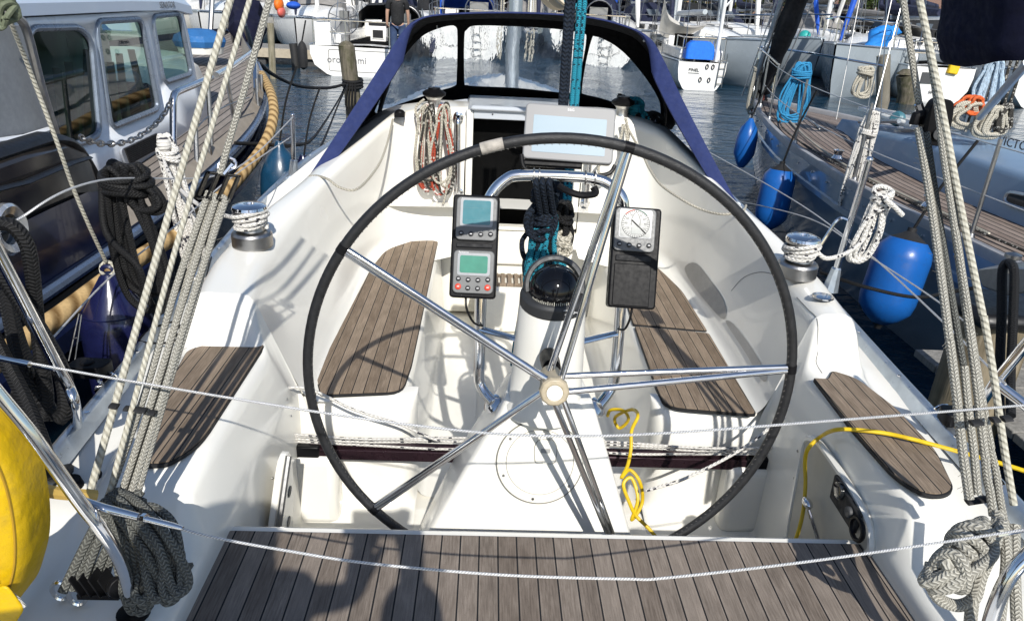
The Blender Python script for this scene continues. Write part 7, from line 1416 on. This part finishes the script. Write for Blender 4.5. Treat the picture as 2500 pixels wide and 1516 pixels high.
# --- second and third rows: copies of two simple yachts
def copy_tree(o, parent=None):
    c = o.copy(); COL.objects.link(c); c.parent = parent
    for k in list(o.children): copy_tree(k, c)
    return c
protoA = boat('white yacht in the far rows with navy cover', 0, 0, 0, 9.5, 3.0, 1.0, 'white', 'navy', 'navy', .47, group='yachts in the far rows', detail=False)
protoB = boat('white yacht in the far rows with grey cover', 0, 0, 0, 8.5, 2.8, .95, 'white', 'greyc', 'greyc', .47, group='yachts in the far rows', furl='navy', detail=False)
protoC = boat('grey yacht in the far rows with royal blue cover', 0, 0, 0, 9, 2.9, 1.0, 'grey', 'royal', 'black', .47, group='yachts in the far rows', furl='royal', detail=False)
protos = [protoA, protoB, protoC]; used = [False] * 3
LBL = ['white far yacht with navy cover', 'white far yacht with grey cover', 'grey far yacht with royal blue cover']
rnd = random.Random(11); cnt = 0
for row, (y, x0, x1, step) in enumerate(((24.5, -12, 13, 2.6), (33, -15, 18, 2.7), (42, -20, 22, 2.8), (52, -24, 28, 3.0))):
    x = x0
    while x < x1:
        k = rnd.choice((0, 1, 1, 0, 2)); o = protos[k] if not used[k] else copy_tree(protos[k])
        used[k] = True; fl = 0 if row % 2 else 180; yy = y + rnd.uniform(-1, 1)
        place(o, x + rnd.uniform(-.5, .5), yy + (9 if fl else 0), fl + rnd.uniform(-5, 5)); s_ = rnd.uniform(.9, 1.1); o.scale = (s_, s_, s_)
        o['label'] = LBL[k] + ', ' + (('in the first row behind the channel', 'in the second row behind the channel', 'in the third row behind the channel', 'in the last row close to the houses')[row]); cnt += 1
        x += step * rnd.uniform(.9, 1.1)
# --- quay, lawn, hedges, houses, trees
mb = MB(); mb.box((0, 112, -.15), (320, 90, 1.0)); mb.build('quay_ground', plain('quay_grass', (.07, .10, .03), .95, 0, .3, .5), kind='structure')
BRK = None
def brick(name, c1, c2):
    m = NM(name); b = m.n('TexBrick'); m.l(m.geo, b.inputs[0]); mp = m.n('Mapping'); m.l(m.geo, mp.inputs[0]); mp.inputs['Rotation'].default_value = (math.pi / 2, 0, 0); m.l(mp.outputs[0], b.inputs[0]); b.inputs['Color1'].default_value = (*c1, 1); b.inputs['Color2'].default_value = (*c2, 1); b.inputs['Mortar'].default_value = (.3, .28, .25, 1); b.inputs['Scale'].default_value = 4.2; m.set(col=b.outputs[0], rough=.85); return m.m
BR1 = brick('orange_brick', (.42, .22, .10), (.36, .18, .085)); BR2 = brick('red_brick', (.22, .10, .07), (.17, .08, .055)); WALLW = plain('white_render', (.72, .70, .66), .8, 0, .06, 1)
def house(lab, x, y, w_, h, m, head=0):
    r = thing('house', lab, 'house', (0, 0, 0), 'houses along the quay'); mb = MB(); mb.box((0, 4, h / 2), (w_, 8, h)); bt(r, 'wall', mb, m)
    mb = MB(); mb.prism([V((-w_ / 2 - .3, -.3, h)), V((-w_ / 2 - .3, 8.3, h)), V((-w_ / 2 - .3, 4, h + 3.5))], (w_ + .6, 0, 0)); bt(r, 'roof', mb, plain('roof_tiles', (.10, .05, .035), .8) if 'roof_tiles' not in bpy.data.materials else bpy.data.materials['roof_tiles'])
    n = max(2, int(w_ / 2.4))
    for st in range(max(1, int(h / 2.8))):
        for k in range(n):
            x_ = -w_ / 2 + (k + .5) * w_ / n; z = 1.35 + 2.8 * st; mb = MB(); mb.box((x_, -.03, z), (1.5, .10, 1.7)); wf = bt(r, 'window', mb, WHT); mb = MB()
            for a in (-.36, .36): mb.box((x_ + a, -.09, z + .1), (.62, .04, 1.2))
            bt(r, 'pane', mb, DGLASS, wf)
    mb = MB(); mb.box((w_ * .5 - 1.0, -.04, 1.1), (1.1, .1, 2.2)); bt(r, 'door', mb, plain('door_green', (.03, .06, .05), .5) if 'door_green' not in bpy.data.materials else bpy.data.materials['door_green'])
    r.location = (x, y, .35); r.rotation_euler = (0, 0, R(head)); return r
house('white rendered apartment row on the quay above the dodger', F(1125, 8, 68).x, 69, 17, 8.5, WALLW, 2)
house('orange brick house behind the loose grey sail', F(1640, 10, 70).x, 70, 11, 8, BR1, -3)
house('red brick house behind the blue furled sail on the right', F(1950, 20, 70).x, 70, 10, 8, BR2, -5)
house('dark red brick house beside the navy sail cover', F(2240, 20, 66).x, 67, 12, 8, BR2, -6)
house('red brick house far left behind the cruiser cabin', F(760, -10, 70).x, 71, 14, 8, BR2, 3)
house('white gabled house left of the dodger top', F(900, -8, 72).x, 72, 12, 8, WALLW, 3)
LEAF = {}
def leafm(name, c): 
    m = NM(name); f = m.noise(m.geo, 1.4, 3); m.set(col=m.mix(m.ramp(f, .3, .7), tuple(x * .55 for x in c), tuple(x * 1.35 for x in c)), rough=.6, spec=.25); return m.m
LD = leafm('dark_foliage', (.030, .045, .014)); LM = leafm('mid_foliage', (.055, .085, .020)); LY = leafm('yellow_foliage', (.13, .12, .02)); BARK = oldwood('bark', (.06, .05, .04), (.14, .12, .10), .2)
def tree(lab, x, y, h, w_, m, seed, n=2600, low=.2, group='trees along the quay'):
    rnd = random.Random(seed); r = thing('tree', lab, 'tree', (x, y, .3), group); mb = MB(); tr_ = cr([V((x, y, .2)), V((x + .1, y, h * .3)), V((x - .15, y, h * .6)), V((x, y, h * .9))], 4); mb.tube(tr_, [.3 - .02 * i for i in range(len(tr_))], 8)
    tips = []
    for k in range(9):
        t = tr_[rnd.randint(3, len(tr_) - 2)]; a = rnd.uniform(0, 6.28); e = t + V((math.cos(a) * w_ * .42, math.sin(a) * w_ * .42, rnd.uniform(-.1, .25) * h)); mb.tube(cr([t, t.lerp(e, .5) + V((0, 0, .3)), e], 4), [.1 - .01 * i for i in range(9)], 5); tips.append(e)
    mb.build('trunk', BARK, r); mb = MB()
    cl = [(V((x + rnd.gauss(0, w_ * .24), y + rnd.gauss(0, w_ * .2), h * (low + (1 - low) * rnd.random()))), rnd.uniform(.25, .6)) for _ in range(26)] + [(t, .5) for t in tips]
    for i in range(n):
        c, s_ = rnd.choice(cl); p = c + V((rnd.gauss(0, s_), rnd.gauss(0, s_), rnd.gauss(0, s_ * .8))); d = V((rnd.uniform(-1, 1), rnd.uniform(-1, 1), rnd.uniform(-1, 1))).normalized(); u, v, _ = frame(d); q = rnd.uniform(.07, .15)
        mb.face([mb.bm.verts.new(p + u * q), mb.bm.verts.new(p + v * q * .6), mb.bm.verts.new(p - u * q), mb.bm.verts.new(p - v * q * .6)])
    mb.build('crown', m, r); return r
for i, (px, y, h, w_, m, lab) in enumerate(((1735, 58, 7, 4, LY, 'yellowish leafed tree beside the orange brick house'), (1790, 60, 8, 5, LD, 'dark leafed tree between the orange and red houses'), (1850, 61, 8, 5, LD, 'dark leafed tree left of the red brick house'), (2030, 59, 8, 5, LD, 'dark leafed tree right of the blue furled sail'), (2090, 60, 8, 5, LM, 'mid green tree behind the navy boom cover'), (2150, 58, 7.5, 5, LD, 'dark leafed tree above the black spray hood'), (2340, 58, 8, 5, LD, 'dark leafed tree behind the navy sail cover'), (560, 64, 8, 5, LD, 'dark leafed tree behind the cruiser roof'), (1490, 64, 8, 5, LM, 'mid green tree right of the mainsheet'), (1290, 64, 8, 5, LM, 'mid green tree right of the white apartments'))):
    tree(lab, F(px, 5, y).x, y, h, w_, m, 100 + i)
def hedge(lab, x, y, w_, h, m, seed, n=2600):
    rnd = random.Random(seed); mb = MB()
    for i in range(n):
        p = V((x + rnd.uniform(-.5, .5) * w_, y + rnd.gauss(0, .4), .35 + h * rnd.random() ** .8)); d = V((rnd.uniform(-1, 1), rnd.uniform(-1, 1), rnd.uniform(-1, 1))).normalized(); u, v, _ = frame(d); q = rnd.uniform(.07, .14)
        mb.face([mb.bm.verts.new(p + u * q), mb.bm.verts.new(p + v * q * .6), mb.bm.verts.new(p - u * q), mb.bm.verts.new(p - v * q * .6)])
    mb.build('hedge', m, label=lab, cat='hedge')
hedge('bright green hedge below the dark trees on the right', F(2060, 40, 64).x, 64, 8, 1.4, LM, 5); hedge('green hedge in front of the red brick house', F(1940, 60, 66).x, 65, 6, .9, LM, 6); hedge('dark hedge between the orange brick house and the trees', F(1790, 30, 66).x, 66, 9, 2.2, LD, 7)
# ================================================================== PEOPLE
SKIN = plain('skin', (.50, .30, .21), .55, 0, .08, 20); HAIR = plain('hair_brown', (.06, .035, .02), .7, 0, .3, 60)
def skinned(name, joints, edges, mat_, parent, root=0, sub=2):
    me = bpy.data.meshes.new(name); me.from_pydata([j[0] for j in joints], edges, []); o = bpy.data.objects.new(name, me); COL.objects.link(o); md = o.modifiers.new('s', 'SKIN'); me.materials.append(mat_)
    for i, j in enumerate(joints):
        q = me.skin_vertices[0].data[i]; rr = j[1]; q.radius = rr if isinstance(rr, tuple) else (rr, rr); q.use_root = (i == root)
    md.use_smooth_shade = True; o.modifiers.new('u', 'SUBSURF').render_levels = sub; o.modifiers[-1].levels = 1
    if parent is not None: o.parent = parent; o.location = -parent.location if parent.parent is None else (0, 0, 0)
    return o
def person(lab, base, face, H=1.78, shirt=None, trousers=None, arms=None):
    """standing figure; face = unit vector the person looks along; arms = wrist/elbow targets in the body frame (right, forward, up)"""
    f = V(face).normalized(); rt_ = V((f.y, -f.x, 0)); b = V(base); k = H / 1.78
    def P(x_, y_, z): return b + rt_ * x_ * k + f * y_ * k + V((0, 0, z * k))
    r = thing('person', lab, 'person', b)
    J = [(P(0, 0, .96), .095), (P(0, .01, 1.12), .095), (P(0, 0, 1.30), .11), (P(0, -.01, 1.43), .09), (P(0, 0, 1.52), .055), (P(0, .02, 1.60), .07), (P(0, .025, 1.68), .085), (P(0, .015, 1.745), .065)]; E_ = [(i, i + 1) for i in range(7)]
    for s_ in (-1, 1):
        n0 = len(J); ar = (arms or {}).get(s_, [(.24, .02, 1.16), (.25, .08, .92)])
        J += [(P(s_ * .19, -.01, 1.42), .065), (P(s_ * ar[0][0], ar[0][1], ar[0][2]), .043), (P(s_ * ar[1][0], ar[1][1], ar[1][2]), .030), (P(s_ * (ar[1][0] - .005), ar[1][1] + .05, ar[1][2] + (-.05 if not arms else .04)), (.038, .018))]
        E_ += [(3, n0), (n0, n0 + 1), (n0 + 1, n0 + 2), (n0 + 2, n0 + 3)]
        pl = J[-1][0]; dv = (pl - J[-2][0]).normalized(); sd = rt_ * s_
        for q in range(4): n1 = len(J); o_ = sd * (.024 - .016 * q); J += [(pl + o_ + dv * .04, .010), (pl + o_ + dv * (.075 - .006 * abs(q - 1)) - f * .01, .008)]; E_ += [(n0 + 3, n1), (n1, n1 + 1)]
        n1 = len(J); J += [(pl - sd * .035 + dv * .005, .011), (pl - sd * .045 + dv * .035, .009)]; E_ += [(n0 + 3, n1), (n1, n1 + 1)]
        n2 = len(J); J += [(P(s_ * .09, 0, .90), .08), (P(s_ * .10, .02, .50), .058), (P(s_ * .10, -.01, .10), .042), (P(s_ * .11, .10, .045), .04), (P(s_ * .11, .17, .03), .025)]; E_ += [(0, n2), (n2, n2 + 1), (n2 + 1, n2 + 2), (n2 + 2, n2 + 3), (n2 + 3, n2 + 4)]
    skinned('body', J, E_, SKIN, r)
    ar = (arms or {}); SJ = [(P(0, 0, .84), (.175, .145)), (P(0, .01, 1.12), (.16, .13)), (P(0, 0, 1.30), (.185, .14)), (P(0, -.01, 1.43), (.12, .10)), (P(0, 0, 1.48), .07)]; SE = [(0, 1), (1, 2), (2, 3), (3, 4)]
    for s_ in (-1, 1):
        a0 = (ar.get(s_) or [(.24, .02, 1.16)])[0]; n0 = len(SJ); s0, e0 = P(s_ * .195, -.01, 1.42), P(s_ * a0[0], a0[1], a0[2]); SJ += [(s0, .080), (s0.lerp(e0, .75), .066)]; SE += [(3, n0), (n0, n0 + 1)]
        if arms: w0 = P(s_ * ar[s_][1][0], ar[s_][1][1], ar[s_][1][2]); SJ += [(e0, .082), (e0.lerp(w0, .9), .068)]; SE += [(n0 + 1, n0 + 2), (n0 + 2, n0 + 3)]
    skinned('t_shirt', SJ, SE, shirt, r)
    TJ = [(P(0, 0, 1.0), (.155, .125))]; TE = []
    for s_ in (-1, 1): n0 = len(TJ); TJ += [(P(s_ * .09, 0, .88), .115), (P(s_ * .10, .02, .50), .085), (P(s_ * .10, -.01, .12), .072)]; TE += [(0, n0), (n0, n0 + 1), (n0 + 1, n0 + 2)]
    skinned('trousers', TJ, TE, trousers, r)
    mb = MB(); mb.ball(P(0, .0, 1.705), .098 * k, (1, 1.05, .95)); h_ = mb.build('hair', HAIR, r)
    mb = MB(); mb.ball(P(0, .095, 1.645), .018, (.8, 1, 1.3)); 
    for s_ in (-1, 1): mb.ball(P(s_ * .088, .01, 1.65), .022, (.5, .8, 1.2))
    mb.build('nose_and_ears', SKIN, r); mb = MB()
    for s_ in (-1, 1): mb.ball(P(s_ * .032, .086, 1.672), .010)
    mb.build('eyes', DGLASS, r); mb = MB(); mb.ball(P(0, .088, 1.612), .022, (1, .4, .25)); mb.build('mouth', plain('lips', (.35, .14, .12), .5) if 'lips' not in bpy.data.materials else bpy.data.materials['lips'], r)
    return r
pp = F(957, 60, 18.6)
person('person in black t-shirt and jeans walking along the pontoon behind the dodger', (pp.x, 18.6, -.06), (-.1, 1, 0), 1.80, plain('black_cotton', (.010, .010, .011), .9), plain('denim', (.035, .06, .13), .9))
person('photographer in grey t-shirt standing on the jetty with a phone held up', (-.46, -.36, .03), (.05, 1, 0), 1.88, plain('grey_cotton', (.12, .12, .13), .9), plain('dark_cotton', (.03, .03, .04), .9), {1: [(.34, .12, 1.28), (.35, .18, 1.53)], -1: [(.36, .12, 1.40), (-.22, .20, 1.44)]})
mb = MB(); mb.box((-.19, -.035, 1.635), (.15, .009, .075)); mb.build('phone', BLACKP, label='black phone held up behind the stern', cat='phone', bev=.003)
mb = MB()
for k in range(12): mb.box((-.3, -1.9 + k * .16, 0), (3.2, .15, .05))
mb.build('stern_jetty', PLANK, label='plank jetty across the stern of the cream yacht', cat='jetty', bev=.005)
